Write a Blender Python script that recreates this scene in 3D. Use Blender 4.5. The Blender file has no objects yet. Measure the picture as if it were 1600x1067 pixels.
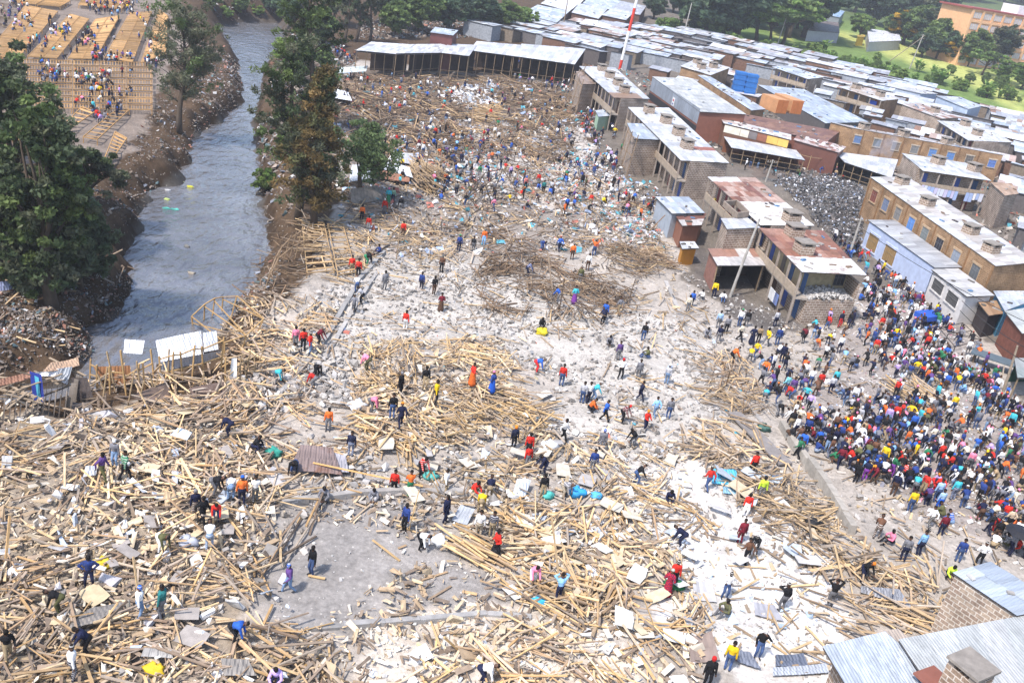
import bpy, math, random
import numpy as np
from mathutils import Vector, Matrix
random.seed(11)
rng = np.random.default_rng(11)
R = math.radians
S = bpy.context.scene
# ------------------------------------------------------------------ camera, sky, sun, exposure
FPX, PITCH, ROLL, CAMH = 1450.0, R(24.4), R(9.7), 30.5
cd = bpy.data.cameras.new('camera'); cam = bpy.data.objects.new('camera', cd); S.collection.objects.link(cam)
cd.sensor_width = 36; cd.lens = FPX / 1600 * 36; cd.clip_start = .5; cd.clip_end = 6000
cam.matrix_world = Matrix.Translation((0, 0, CAMH)) @ Matrix.Rotation(R(90) - PITCH, 4, 'X') @ Matrix.Rotation(ROLL, 4, 'Z')
S.camera = cam
SUN_EL, SUN_AZ = R(56), R(218)          # azimuth measured from +Y clockwise: light comes from behind left
w = bpy.data.worlds.new('World'); S.world = w; w.use_nodes = True
bg = w.node_tree.nodes['Background']; sky = w.node_tree.nodes.new('ShaderNodeTexSky')
sky.sky_type = 'NISHITA'; sky.sun_disc = False; sky.sun_elevation = SUN_EL; sky.sun_rotation = SUN_AZ
sky.air_density = 1.0; sky.dust_density = 1.5
w.node_tree.links.new(sky.outputs[0], bg.inputs[0]); bg.inputs[1].default_value = .15
ld = bpy.data.lights.new('sun', 'SUN'); lo = bpy.data.objects.new('sun', ld); S.collection.objects.link(lo)
ld.energy = 2.95; ld.angle = R(4); ld.color = (1, .94, .885)
sv = Vector((math.sin(SUN_AZ) * math.cos(SUN_EL), math.cos(SUN_AZ) * math.cos(SUN_EL), math.sin(SUN_EL)))
lo.rotation_euler = sv.to_track_quat('Z', 'Y').to_euler(); lo.location = (0, 0, 60)
S.view_settings.view_transform = 'Standard'; S.view_settings.look = 'None'
S.view_settings.exposure = .98; S.view_settings.gamma = 1
S.render.engine = 'CYCLES'; S.cycles.max_bounces = 5; S.cycles.diffuse_bounces = 2; S.cycles.glossy_bounces = 2
S.cycles.use_denoising = True

# ------------------------------------------------------------------ helpers: rays, noise, terrain
CP, SP, CR, SR = math.cos(PITCH), math.sin(PITCH), math.cos(ROLL), math.sin(ROLL)
def ray(px, py):
    u, v = px - 800, py - 533.5
    u, v = u * CR + v * SR, -u * SR + v * CR
    return np.array([u / FPX, CP - v / FPX * SP, -SP - v / FPX * CP])
def proj(X):
    x, y, z = X[0], X[1], X[2] - CAMH
    d = y * CP - z * SP; up = y * SP + z * CP
    u, v = FPX * x / d, -FPX * up / d
    return 800 + u * CR - v * SR, 533.5 + u * SR + v * CR
def proj_arr(A):
    x, y, z = A[:, 0], A[:, 1], A[:, 2] - CAMH
    d = y * CP - z * SP; up = y * SP + z * CP
    u, v = FPX * x / d, -FPX * up / d
    return np.stack([800 + u * CR - v * SR, 533.5 + u * SR + v * CR, d], 1)
def flat(px, py, z=0.0):
    r = ray(px, py); t = (z - CAMH) / r[2]
    return np.array([r[0] * t, r[1] * t, z])
_ng = {}
def vnoise(x, y, scale, seed=0):
    if seed not in _ng: _ng[seed] = np.random.default_rng(1000 + seed).random((128, 128))
    g = _ng[seed]
    x = np.asarray(x, float) / scale + 500.3; y = np.asarray(y, float) / scale + 500.7
    xi = np.floor(x).astype(int); yi = np.floor(y).astype(int); fx = x - xi; fy = y - yi
    fx = fx * fx * (3 - 2 * fx); fy = fy * fy * (3 - 2 * fy)
    a = g[xi % 128, yi % 128]; b = g[(xi + 1) % 128, yi % 128]; c = g[xi % 128, (yi + 1) % 128]; d = g[(xi + 1) % 128, (yi + 1) % 128]
    return (a * (1 - fx) + b * fx) * (1 - fy) + (c * (1 - fx) + d * fx) * fy
def inpoly(x, y, poly):
    x = np.asarray(x, float); y = np.asarray(y, float); r = np.zeros(x.shape, bool); n = len(poly)
    for i in range(n):
        x1, y1 = poly[i][:2]; x2, y2 = poly[(i + 1) % n][:2]
        c = ((y1 > y) != (y2 > y)) & (x < (x2 - x1) * (y - y1) / ((y2 - y1) or 1e-9) + x1)
        r ^= c
    return r
def distpoly(x, y, poly, closed=True):
    x = np.asarray(x, float); y = np.asarray(y, float); d = np.full(x.shape, 1e9); n = len(poly)
    for i in range(n if closed else n - 1):
        x1, y1 = poly[i][:2]; x2, y2 = poly[(i + 1) % n][:2]
        dx, dy = x2 - x1, y2 - y1; L = dx * dx + dy * dy or 1e-9
        t = np.clip(((x - x1) * dx + (y - y1) * dy) / L, 0, 1)
        d = np.minimum(d, np.hypot(x - x1 - t * dx, y - y1 - t * dy))
    return d
def sstep(t):
    t = np.clip(t, 0, 1); return t * t * (3 - 2 * t)
WATER = -2.6
RIV_PX = [(-260, 636), (-60, 626), (60, 612), (118, 592), (130, 560), (140, 520), (165, 505), (205, 465), (218, 420), (196, 400), (212, 370), (216, 330), (236, 300), (276, 285), (302, 245), (302, 215), (345, 190), (380, 160), (378, 130), (370, 90), (347, 60), (338, 44), (352, 36),
          (400, 33), (440, 36), (452, 60), (425, 90), (412, 110), (406, 150), (396, 190), (402, 230), (408, 280), (414, 340), (414, 370), (402, 400), (384, 440), (366, 475), (352, 520), (330, 560), (230, 592), (130, 622), (60, 640), (-60, 652), (-260, 668)]
RIV = [tuple(flat(a, b, WATER)[:2]) for a, b in RIV_PX]
MOUNDS = [(flat(660, 580), 6.5, 4.5, .75), (flat(620, 660), 5, 3.5, .6), (flat(180, 790), 9, 4, .7), (flat(120, 700), 9, 4, .6), (flat(300, 1000), 6, 3, .4), (flat(1000, 1000), 6, 3, .5),
          (flat(820, 395), 6, 5, .35), (flat(840, 460), 9, 4, .25), (flat(970, 412), 6, 4, .8), (flat(1275, 318), 12, 13, 1.6), (flat(660, 285), 4, 4, .7), (flat(560, 300), 7, 8, .8), (flat(770, 175), 8, 8, .5), (flat(540, 160), 9, 12, .9)]
def T(x, y):
    x = np.asarray(x, float); y = np.asarray(y, float)
    z = .055 * np.where(y > 170, np.sqrt((y - 170) ** 2 + 400) - 20, 0)
    near = (y < 330) & (y > 20) & (x < -8) & (x > -190); d = np.full(x.shape, 99.0); ins = np.zeros(x.shape, bool)
    if near.any(): ins[near] = inpoly(x[near], y[near], RIV); d[near] = distpoly(x[near], y[near], RIV)
    sd = np.where(ins, -d, d) + (vnoise(x, y, 2.2, 1) - .5) * 1.6 * (y < 140) + 1.2
    bw = 3.2 + 2.6 * vnoise(x, y, 11, 2)
    b = sstep(sd / bw)
    z = z * b + (WATER - .7) * (1 - b) + np.where((sd > 0) & (sd < bw + 3), (vnoise(x, y, 1.3, 3) - .5) * .7, 0)
    site = (y > 15) & (y < 250) & (x > -60) & (x < 60)
    z = z + np.where(site, (vnoise(x, y, 3.1, 4) - .5) * .22 + (vnoise(x, y, 1.1, 5) - .5) * .08, 0) * b
    for c, rx, ry, h in MOUNDS:
        q = ((x - c[0]) / rx) ** 2 + ((y - c[1]) / ry) ** 2
        z = z + h * np.exp(-q * 1.6) * (.6 + .8 * vnoise(x, y, 1.9, 6))
    return z
def Tz(x, y): return float(T(np.array([x]), np.array([y]))[0])
_ts = np.concatenate([np.linspace(25, 260, 700), np.linspace(261, 1500, 900)])
def P(px, py, h=0.0):
    """the point at height h above the terrain that this pixel's ray meets first"""
    r = ray(px, py); t = _ts
    f = CAMH + r[2] * t - T(r[0] * t, r[1] * t) - h
    k = np.where(f <= 0)[0]
    if len(k) == 0: return np.array([r[0] * 900, r[1] * 900, h])
    i = max(int(k[0]), 1); t = np.linspace(t[i - 1], t[i], 60); f = CAMH + r[2] * t - T(r[0] * t, r[1] * t) - h
    k = np.where(f <= 0)[0]; b = t[int(k[0])] if len(k) else t[-1]
    return np.array([r[0] * b, r[1] * b, CAMH + r[2] * b])
def PXY(pts): return [tuple(P(a, b)[:2]) for a, b in pts]
def FXY(pts): return [tuple(flat(a, b)[:2]) for a, b in pts]

# ------------------------------------------------------------------ helpers: materials
MATS = {}
def _base(name, rough=.85, spec=.25):
    m = bpy.data.materials.new(name); m.use_nodes = True; nt = m.node_tree
    b = nt.nodes['Principled BSDF']; b.inputs['Roughness'].default_value = rough; b.inputs['Specular IOR Level'].default_value = spec
    MATS[name] = m
    return m, nt, b
def _noise(nt, scale, detail=4, coord=None, rough=.6):
    n = nt.nodes.new('ShaderNodeTexNoise'); n.inputs['Scale'].default_value = scale; n.inputs['Detail'].default_value = detail; n.inputs['Roughness'].default_value = rough
    if coord: nt.links.new(coord, n.inputs['Vector'])
    return n
def _ramp(nt, src, a, b, lo, hi):
    r = nt.nodes.new('ShaderNodeMapRange'); nt.links.new(src, r.inputs[0])
    for i, v in enumerate((a, b, lo, hi)): r.inputs[i + 1].default_value = v
    return r.outputs[0]
def _mix(nt, fac, a, b, mode='MIX'):
    m = nt.nodes.new('ShaderNodeMix'); m.data_type = 'RGBA'; m.blend_type = mode
    for s, i in ((fac, 0), (a, 6), (b, 7)):
        if hasattr(s, 'node'): nt.links.new(s, m.inputs[i])
        elif i == 0: m.inputs[0].default_value = s
        else: m.inputs[i].default_value = (*s, 1)
    return m.outputs[2]
def _grey(nt, v):
    c = nt.nodes.new('ShaderNodeCombineColor')
    for i in range(3): nt.links.new(v, c.inputs[i])
    return c.outputs[0]
def _attr(nt, name='Col'):
    a = nt.nodes.new('ShaderNodeAttribute'); a.attribute_name = name; return a.outputs[0]
def _coord(nt, which='Object'):
    return nt.nodes.new('ShaderNodeTexCoord').outputs[which]
def _bump(nt, b, h, strength=.4, dist=.02):
    n = nt.nodes.new('ShaderNodeBump'); n.inputs['Strength'].default_value = strength; n.inputs['Distance'].default_value = dist
    nt.links.new(h, n.inputs['Height']); nt.links.new(n.outputs[0], b.inputs['Normal'])
def m_vcol(name, rough=.88, nscale=3.0, lo=.7, hi=1.25, stretch=None, bump=0, coord='Object', spec=.25):
    m, nt, b = _base(name, rough, spec); co = _coord(nt, coord)
    if stretch:
        mp = nt.nodes.new('ShaderNodeMapping'); mp.inputs['Scale'].default_value = stretch; nt.links.new(co, mp.inputs[0]); co = mp.outputs[0]
    n = _noise(nt, nscale, 5, co); f = _ramp(nt, n.outputs[0], .25, .75, lo, hi)
    nt.links.new(_mix(nt, 1.0, _attr(nt), _grey(nt, f), 'MULTIPLY'), b.inputs['Base Color'])
    if bump: _bump(nt, b, n.outputs[0], bump, .02)
    return m
def m_obj(name, rough=.9, nscale=9, lo=.75, hi=1.2):
    m, nt, b = _base(name, rough, .15); oi = nt.nodes.new('ShaderNodeObjectInfo')
    n = _noise(nt, nscale, 3, _coord(nt)); f = _ramp(nt, n.outputs[0], .3, .7, lo, hi)
    wv = nt.nodes.new('ShaderNodeTexWave'); wv.bands_direction = 'Z'; wv.inputs['Scale'].default_value = 3.2; nt.links.new(_coord(nt), wv.inputs['Vector'])
    ck = nt.nodes.new('ShaderNodeTexNoise'); ck.inputs['Scale'].default_value = 14; nt.links.new(_coord(nt), ck.inputs['Vector']); c = _mix(nt, 1.0, oi.outputs['Color'], _grey(nt, f), 'MULTIPLY')
    for src, a0 in ((_ramp(nt, wv.outputs[1], .6, .7, 0, .6), .80), (_ramp(nt, ck.outputs[0], .54, .58, 0, .55), .68)):
        mm = nt.nodes.new('ShaderNodeMath'); mm.operation = 'MULTIPLY'; sel = nt.nodes.new('ShaderNodeMath'); sel.operation = 'COMPARE'; nt.links.new(oi.outputs['Random'], sel.inputs[0]); sel.inputs[1].default_value = a0 + .06; sel.inputs[2].default_value = .06
        nt.links.new(src, mm.inputs[0]); nt.links.new(sel.outputs[0], mm.inputs[1]); c = _mix(nt, mm.outputs[0], c, (.55, .53, .5) if a0 > .7 else (.05, .05, .06))
    nt.links.new(c, b.inputs['Base Color'])
    return m
def m_plain(name, col, rough=.85, nscale=2.5, lo=.75, hi=1.2, spec=.25, metal=0):
    m, nt, b = _base(name, rough, spec); b.inputs['Metallic'].default_value = metal
    n = _noise(nt, nscale, 5, _coord(nt)); f = _ramp(nt, n.outputs[0], .3, .7, lo, hi)
    nt.links.new(_mix(nt, 1.0, col, _grey(nt, f), 'MULTIPLY'), b.inputs['Base Color'])
    return m
def m_stone(name, c1, c2, mortar, bw=.42, rh=.2, ms=.022):
    m, nt, b = _base(name, .92, .15); uv = _coord(nt, 'UV')
    t = nt.nodes.new('ShaderNodeTexBrick'); nt.links.new(uv, t.inputs['Vector']); t.inputs['Scale'].default_value = 1
    t.inputs['Brick Width'].default_value = bw; t.inputs['Row Height'].default_value = rh; t.inputs['Mortar Size'].default_value = ms; t.inputs['Bias'].default_value = -.1; t.inputs['Mortar Smooth'].default_value = .3
    for i, c in ((1, c1), (2, c2), (3, mortar)): t.inputs[i].default_value = (*c, 1)
    n = _noise(nt, .55, 5, uv); n2 = _noise(nt, 7, 4, uv)
    f = _ramp(nt, n.outputs[0], .3, .7, .62, 1.3); f2 = _ramp(nt, n2.outputs[0], .3, .7, .72, 1.25)
    c = _mix(nt, 1, t.outputs[0], _grey(nt, f), 'MULTIPLY'); c = _mix(nt, 1, c, _grey(nt, f2), 'MULTIPLY')
    nt.links.new(c, b.inputs['Base Color']); _bump(nt, b, t.outputs['Fac'], -.5, .02)
    return m
def m_tin(name, pitch=.16, rust=.0, rough=.5, metal=.15, streak=1.0):
    """corrugated sheet: sheet colour from Col, wave from uv, rust in blotches"""
    m, nt, b = _base(name, rough, .35); b.inputs['Metallic'].default_value = metal; uv = _coord(nt, 'UV')
    wv = nt.nodes.new('ShaderNodeTexWave'); wv.inputs['Scale'].default_value = .314 / pitch; nt.links.new(uv, wv.inputs['Vector'])
    mp = nt.nodes.new('ShaderNodeMapping'); mp.inputs['Scale'].default_value = (4, .45, 1); nt.links.new(uv, mp.inputs[0])
    oc = nt.nodes.new('ShaderNodeVectorMath'); nt.links.new(mp.outputs[0], oc.inputs[0]); nt.links.new(_coord(nt, 'Object'), oc.inputs[1])
    n = _noise(nt, .8, 6, oc.outputs[0]); n2 = _noise(nt, .5, 6, _coord(nt, 'Object'), .7)
    f = _ramp(nt, n.outputs[0], .3, .7, 1 - .28 * streak, 1 + .18 * streak)
    c = _mix(nt, 1, _attr(nt), _grey(nt, f), 'MULTIPLY')
    rf = _ramp(nt, n2.outputs[0], .66 - rust * .3, .78 - rust * .3, 0, .85)
    c = _mix(nt, rf, c, (.16, .075, .045))
    nt.links.new(c, b.inputs['Base Color']); _bump(nt, b, wv.outputs[1], .75, .03)
    return m
m_vcol('wood', .8, 2.2, .72, 1.22, None, .2)
m_vcol('stone_debris', .95, 4, .75, 1.2, None, .3)
m_vcol('litter_mix', .75, 5, .75, 1.2)
m_vcol('leaf', .6, 1.2, .7, 1.3, None, 0, spec=.2)
m_vcol('bark', .95, 4, .6, 1.3, (1, 1, .25), .4)
m_vcol('painted', .6, 1.5, .82, 1.12)
m_vcol('concrete', .93, 2.5, .7, 1.2, None, .25)
m_vcol('timber_wall', .85, 2.5, .6, 1.25, None, .2)
m_vcol('crowd_cloth', .9, 8, .75, 1.2)
m_tin('tin', rust=-.05); m_tin('tin_rusty', rust=.45, rough=.7, metal=0); m_tin('tin_far', pitch=.3, rust=-.05, rough=.55, metal=.1)
m_stone('grey_stone', (.235, .165, .12), (.32, .24, .18), (.52, .46, .40), .5, .25, .03); m_stone('tan_stone', (.28, .21, .165), (.40, .32, .25), (.55, .50, .44), .45, .24, .028)
m_stone('brown_stone', (.25, .15, .08), (.32, .195, .105), (.37, .28, .19), .42, .2, .014)
m_obj('cloth'); m_obj('hair_cap', .85)
m_plain('dark_inside', (.02, .018, .017), .95); m_plain('glass', (.10, .14, .18), .25, 1, .8, 1.2, .5)
m, nt, b = _base('skin', .55, .3); oi = nt.nodes.new('ShaderNodeObjectInfo')
nt.links.new(_mix(nt, 1, (.085, .042, .026), _grey(nt, _ramp(nt, oi.outputs['Random'], 0, 1, .6, 1.5)), 'MULTIPLY'), b.inputs['Base Color'])
m_plain('shoe', (.03, .028, .03), .6); m_plain('eye', (.01, .008, .007), .3)
nt = MATS['leaf'].node_tree; pb = nt.nodes['Principled BSDF']; tr = nt.nodes.new('ShaderNodeBsdfTranslucent'); mx = nt.nodes.new('ShaderNodeMixShader'); mx.inputs[0].default_value = .38
nt.links.new(pb.inputs['Base Color'].links[0].from_socket, tr.inputs[0]); nt.links.new(pb.outputs[0], mx.inputs[1]); nt.links.new(tr.outputs[0], mx.inputs[2]); nt.links.new(mx.outputs[0], nt.nodes['Material Output'].inputs['Surface'])
# checked shawl
m, nt, b = _base('red_check', .9, .1); ck = nt.nodes.new('ShaderNodeTexChecker'); ck.inputs['Scale'].default_value = 13
ck.inputs[1].default_value = (.42, .02, .03, 1); ck.inputs[2].default_value = (.10, .02, .06, 1); nt.links.new(_coord(nt), ck.inputs[0]); nt.links.new(ck.outputs[0], b.inputs['Base Color'])
# water
m, nt, b = _base('river_water', .13, .6); co = _coord(nt)
mp = nt.nodes.new('ShaderNodeMapping'); mp.inputs['Scale'].default_value = (1.0, .55, 1); nt.links.new(co, mp.inputs[0])
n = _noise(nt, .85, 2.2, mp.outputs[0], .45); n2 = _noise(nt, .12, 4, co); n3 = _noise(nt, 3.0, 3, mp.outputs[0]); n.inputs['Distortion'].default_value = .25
nt.links.new(_mix(nt, _ramp(nt, n2.outputs[0], .35, .65, 0, 1), (.21, .21, .225), (.33, .325, .34)), b.inputs['Base Color']); b.inputs['Metallic'].default_value = .55  # broad lighter patches mixed into the base colour imitate sheen on the water
ad = nt.nodes.new('ShaderNodeMath'); ad.operation = 'MULTIPLY_ADD'; nt.links.new(n3.outputs[0], ad.inputs[0]); ad.inputs[1].default_value = .22; nt.links.new(n.outputs[0], ad.inputs[2])
_bump(nt, b, ad.outputs[0], 1.0, .55)
# ground
m, nt, b = _base('ground_dirt', .95, .1); co = _coord(nt)
n1 = _noise(nt, .35, 6, co, .65); n2 = _noise(nt, 3.5, 6, co, .7); v = nt.nodes.new('ShaderNodeTexVoronoi'); v.inputs['Scale'].default_value = 2.6; nt.links.new(co, v.inputs['Vector'])
c = _mix(nt, 1, _attr(nt), _grey(nt, _ramp(nt, n1.outputs[0], .3, .7, .72, 1.22)), 'MULTIPLY')
c = _mix(nt, 1, c, _grey(nt, _ramp(nt, n2.outputs[0], .3, .7, .68, 1.28)), 'MULTIPLY')
vs = _ramp(nt, v.outputs['Distance'], .10, .18, .55, 0); sepc = nt.nodes.new('ShaderNodeSeparateColor'); nt.links.new(v.outputs['Color'], sepc.inputs[0])
mm = nt.nodes.new('ShaderNodeMath'); mm.operation = 'MULTIPLY'; nt.links.new(vs, mm.inputs[0]); nt.links.new(_ramp(nt, sepc.outputs[0], .45, .55, 0, 1), mm.inputs[1])
c = _mix(nt, mm.outputs[0], c, (.62, .58, .52)); nt.links.new(c, b.inputs['Base Color']); _bump(nt, b, n2.outputs[0], .6, .12)

# ------------------------------------------------------------------ helpers: meshes
COL = S.collection
def nmesh(name, V, F, C=None, UV=None, MI=None, smooth=False, mats=()):
    """numpy mesh: V (n,3), F (m,k) or list of index lists, C per vertex, UV per loop"""
    me = bpy.data.meshes.new(name); V = np.asarray(V, np.float32)
    if isinstance(F, np.ndarray): k = F.shape[1]; tot = np.full(len(F), k); idx = F.ravel()
    else: tot = np.array([len(f) for f in F]); idx = np.array([i for f in F for i in f])
    me.vertices.add(len(V)); me.vertices.foreach_set('co', V.ravel())
    me.loops.add(len(idx)); me.loops.foreach_set('vertex_index', idx.astype(np.int32))
    me.polygons.add(len(tot)); st = np.concatenate([[0], np.cumsum(tot)[:-1]])
    me.polygons.foreach_set('loop_start', st.astype(np.int32))
    if MI is not None: me.polygons.foreach_set('material_index', np.asarray(MI, np.int32))
    me.polygons.foreach_set('use_smooth', np.full(len(tot), smooth))
    me.update(calc_edges=True)
    if C is not None:
        a = me.color_attributes.new('Col', 'FLOAT_COLOR', 'POINT'); c4 = np.ones((len(V), 4), np.float32); c4[:, :3] = C; a.data.foreach_set('color', c4.ravel())
    if UV is not None:
        u = me.uv_layers.new(name='UVMap'); u.data.foreach_set('uv', np.asarray(UV, np.float32).ravel())
    for mt in mats: me.materials.append(MATS[mt] if isinstance(mt, str) else mt)
    return me
def link(name, me, parent=None, loc=(0, 0, 0)):
    o = bpy.data.objects.new(name, me); COL.objects.link(o); o.location = loc
    if parent is not None: o.parent = parent
    return o
def tag(o, label=None, cat=None, group=None, kind=None):
    if label: o['label'] = label
    if cat: o['category'] = cat
    if group: o['group'] = group
    if kind: o['kind'] = kind
    return o
def thing(name, loc, label=None, cat=None, group=None):
    o = bpy.data.objects.new(name, None); COL.objects.link(o); o.location = loc; o.empty_display_size = .3
    return tag(o, label, cat, group)
def A(*v): return np.array(v, float)
def nrm(v): v = np.asarray(v, float); return v / (np.linalg.norm(v) or 1)
class MB:
    def __init__(s): s.v, s.f, s.c, s.uv, s.mi = [], [], [], [], []
    def poly(s, pts, col=(.5, .5, .5), mi=0, uv=None):
        pts = [np.asarray(p, float) for p in pts]; k = len(s.v); s.v += pts; s.f.append(list(range(k, k + len(pts)))); s.c += [col] * len(pts); s.mi.append(mi)
        if uv is None:
            ex = nrm(pts[1] - pts[0]); n = nrm(np.cross(pts[1] - pts[0], pts[-1] - pts[0])); ey = np.cross(n, ex)
            uv = [((p - pts[0]) @ ex, (p - pts[0]) @ ey) for p in pts]
        s.uv += uv
    def hexa(s, q, col, mi=0):
        """q: 8 points, bottom 4 then top 4, same winding"""
        for f in ((3, 2, 1, 0), (4, 5, 6, 7), (0, 1, 5, 4), (1, 2, 6, 5), (2, 3, 7, 6), (3, 0, 4, 7)): s.poly([q[i] for i in f], col, mi)
    def box(s, c, size, rz=0, col=(.5, .5, .5), mi=0):
        x, y, z = size[0] / 2, size[1] / 2, size[2] / 2; ca, sa = math.cos(rz), math.sin(rz); c = np.asarray(c, float)
        q = [c + A(a * x * ca - b * y * sa, a * x * sa + b * y * ca, d * z) for d in (-1, 1) for a, b in ((-1, -1), (1, -1), (1, 1), (-1, 1))]
        s.hexa(q, col, mi)
    def beam(s, a, b, wd, ht, col, mi=0, up=(0, 0, 1)):
        a = np.asarray(a, float); b = np.asarray(b, float); d = nrm(b - a); up = np.asarray(up, float)
        if abs(d @ up) > .97: up = A(1, 0, 0)
        x = nrm(np.cross(d, up)) * wd / 2; y = nrm(np.cross(x, d)) * ht / 2
        s.hexa([a - x - y, a + x - y, b + x - y, b - x - y, a - x + y, a + x + y, b + x + y, b - x + y], col, mi)
    def prism(s, poly, z0, z1, col, mi=0, top=True):
        """poly: ccw xy list; z1 number or list"""
        n = len(poly); zt = z1 if isinstance(z1, (list, tuple)) else [z1] * n; zb = z0 if isinstance(z0, (list, tuple)) else [z0] * n
        for i in range(n):
            j = (i + 1) % n
            s.poly([A(*poly[i], zb[i]), A(*poly[j], zb[j]), A(*poly[j], zt[j]), A(*poly[i], zt[i])], col, mi)
        if top: s.poly([A(*poly[i], zt[i]) for i in range(n)], col, mi)
    def tube(s, pts, rad, n, col, mi=0, cap=True):
        pts = [np.asarray(p, float) for p in pts]; rings = []
        for i, p in enumerate(pts):
            d = nrm(pts[min(i + 1, len(pts) - 1)] - pts[max(i - 1, 0)]); up = A(0, 0, 1) if abs(d[2]) < .9 else A(1, 0, 0)
            x = nrm(np.cross(d, up)); y = np.cross(d, x); r = rad[i] if hasattr(rad, '__len__') else rad
            k = len(s.v); s.v += [p + r * (x * math.cos(2 * math.pi * j / n) + y * math.sin(2 * math.pi * j / n)) for j in range(n)]; s.c += [col] * n; rings.append(k)
        for a, b in zip(rings, rings[1:]):
            for j in range(n):
                s.f.append([a + j, a + (j + 1) % n, b + (j + 1) % n, b + j]); s.mi.append(mi); s.uv += [(0, 0)] * 4
        if cap:
            for k, rv in ((rings[0], 1), (rings[-1], 0)):
                f = list(range(k, k + n)); s.f.append(f[::-1] if rv else f); s.mi.append(mi); s.uv += [(0, 0)] * n
    def build(s, name, mats, parent=None, smooth=False, origin=None):
        V = np.array(s.v); mats = [mats] if isinstance(mats, str) else mats
        if parent is not None: o0 = np.array(parent_loc(parent))
        elif origin is not None: o0 = np.asarray(origin, float)
        else: o0 = A(*(V.min(0) + V.max(0))[:2] / 2, V[:, 2].min())
        me = nmesh(name, V - o0, s.f, np.array(s.c), s.uv, s.mi, smooth, mats)
        return link(name, me, parent, (0, 0, 0) if parent is not None else o0)
def parent_loc(o):
    l = Vector((0, 0, 0))
    while o is not None: l = l + o.location; o = o.parent
    return l
BOXF = np.array([[3, 2, 1, 0], [4, 5, 6, 7], [0, 1, 5, 4], [1, 2, 6, 5], [2, 3, 7, 6], [3, 0, 4, 7]])
def boxes(Cc, D, Uv, L, W, H):
    """many boxes: centres, unit long axes, unit up axes -> V (n,8,3)"""
    X = np.cross(D, Uv); X /= np.linalg.norm(X, axis=1, keepdims=True); Z = np.cross(X, D)
    a = D * L[:, None] / 2; b = X * W[:, None] / 2; c = Z * H[:, None] / 2
    return np.stack([Cc - a - b - c, Cc + a - b - c, Cc + a + b - c, Cc - a + b - c, Cc - a - b + c, Cc + a - b + c, Cc + a + b + c, Cc - a + b + c], 1)
def boxmesh(name, V, C, mats):
    n = len(V); F = (BOXF[None] + (np.arange(n) * 8)[:, None, None]).reshape(-1, 4)
    return nmesh(name, V.reshape(-1, 3), F, np.repeat(C, 8, 0), None, None, False, mats)
def sample_poly(poly, dens):
    p = np.array(poly); lo, hi = p.min(0), p.max(0); n = rng.poisson(max((hi - lo).prod() * dens, 0))
    q = lo + rng.random((n, 2)) * (hi - lo); return q[inpoly(q[:, 0], q[:, 1], poly)]
ORD = ['', 'first', 'second', 'third', 'fourth', 'fifth', 'sixth', 'seventh', 'eighth', 'ninth', 'tenth', 'eleventh', 'twelfth', 'thirteenth', 'fourteenth', 'fifteenth', 'sixteenth', 'seventeenth', 'eighteenth', 'nineteenth', 'twentieth']
def ordinal(n):
    if n <= 20: return ORD[n]
    t = ['', '', 'twenty', 'thirty', 'forty', 'fifty', 'sixty', 'seventy', 'eighty', 'ninety'][n // 10 % 10]
    h = 'hundred-' if n >= 100 else ''
    return (h + t + ('-' + ORD[n % 10] if n % 10 else '')) if t else h + ORD[n % 20]
LANDMARKS = []                       # (x, y, phrase) of things already placed
def relabel(items, lms, noun, rel='out from'):
    """items: (object, x, y, description). The label tells the thing by its look and by its rank of distance from the closest landmark."""
    lx = np.array([[l[0], l[1]] for l in lms]); by = {}
    for o, x, y, d in items:
        dd = np.hypot(lx[:, 0] - x, lx[:, 1] - y); k = int(dd.argmin()); by.setdefault((d, k), []).append((dd[k], o))
    for (d, k), l in by.items():
        l.sort(key=lambda t: t[0])
        for i, (_, o) in enumerate(l):
            o['label'] = f"{d} close to the {lms[k][2]}" if len(l) == 1 else f"{d}, {ordinal(i + 1)} {rel} the {lms[k][2]}"

# ------------------------------------------------------------------ ground and river
def axis(a, b, step, lo, hi, g=1.09):
    c = list(np.arange(a, b, step)); s = step; x = c[-1]
    while x < hi: s *= g; x += s; c.append(x)
    s = step; x = c[0]
    while x > lo: s *= g; x -= s; c.insert(0, x)
    return np.array(c)
gx = axis(-62, 58, .45, -520, 760); gy = axis(18, 165, .45, -60, 980)
GX, GY = np.meshgrid(gx, gy); fx, fy = GX.ravel(), GY.ravel(); GZ = T(fx, fy)
SITE = PXY([(-60, 645), (300, 622), (400, 600), (380, 520), (470, 440), (520, 340), (540, 290), (505, 200), (505, 110), (560, 95), (900, 130), (905, 190), (960, 270), (1040, 330), (1080, 440), (1230, 520), (1350, 440), (1600, 560), (1640, 700), (1640, 1150), (-60, 1150)])
jx = fx + (vnoise(fx, fy, 4, 21) - .5) * 3 + (vnoise(fx, fy, 1.2, 22) - .5) * 1.2; jy = fy + (vnoise(fx, fy, 4, 23) - .5) * 3 + (vnoise(fx, fy, 1.2, 24) - .5) * 1.2
GC = np.tile(np.array([.15, .135, .12]), (len(fx), 1))
GC[(fx < 8) & (fy < 400)] = (.08, .055, .036)
GC[inpoly(jx, jy, SITE)] = (.36, .335, .31)
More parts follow.
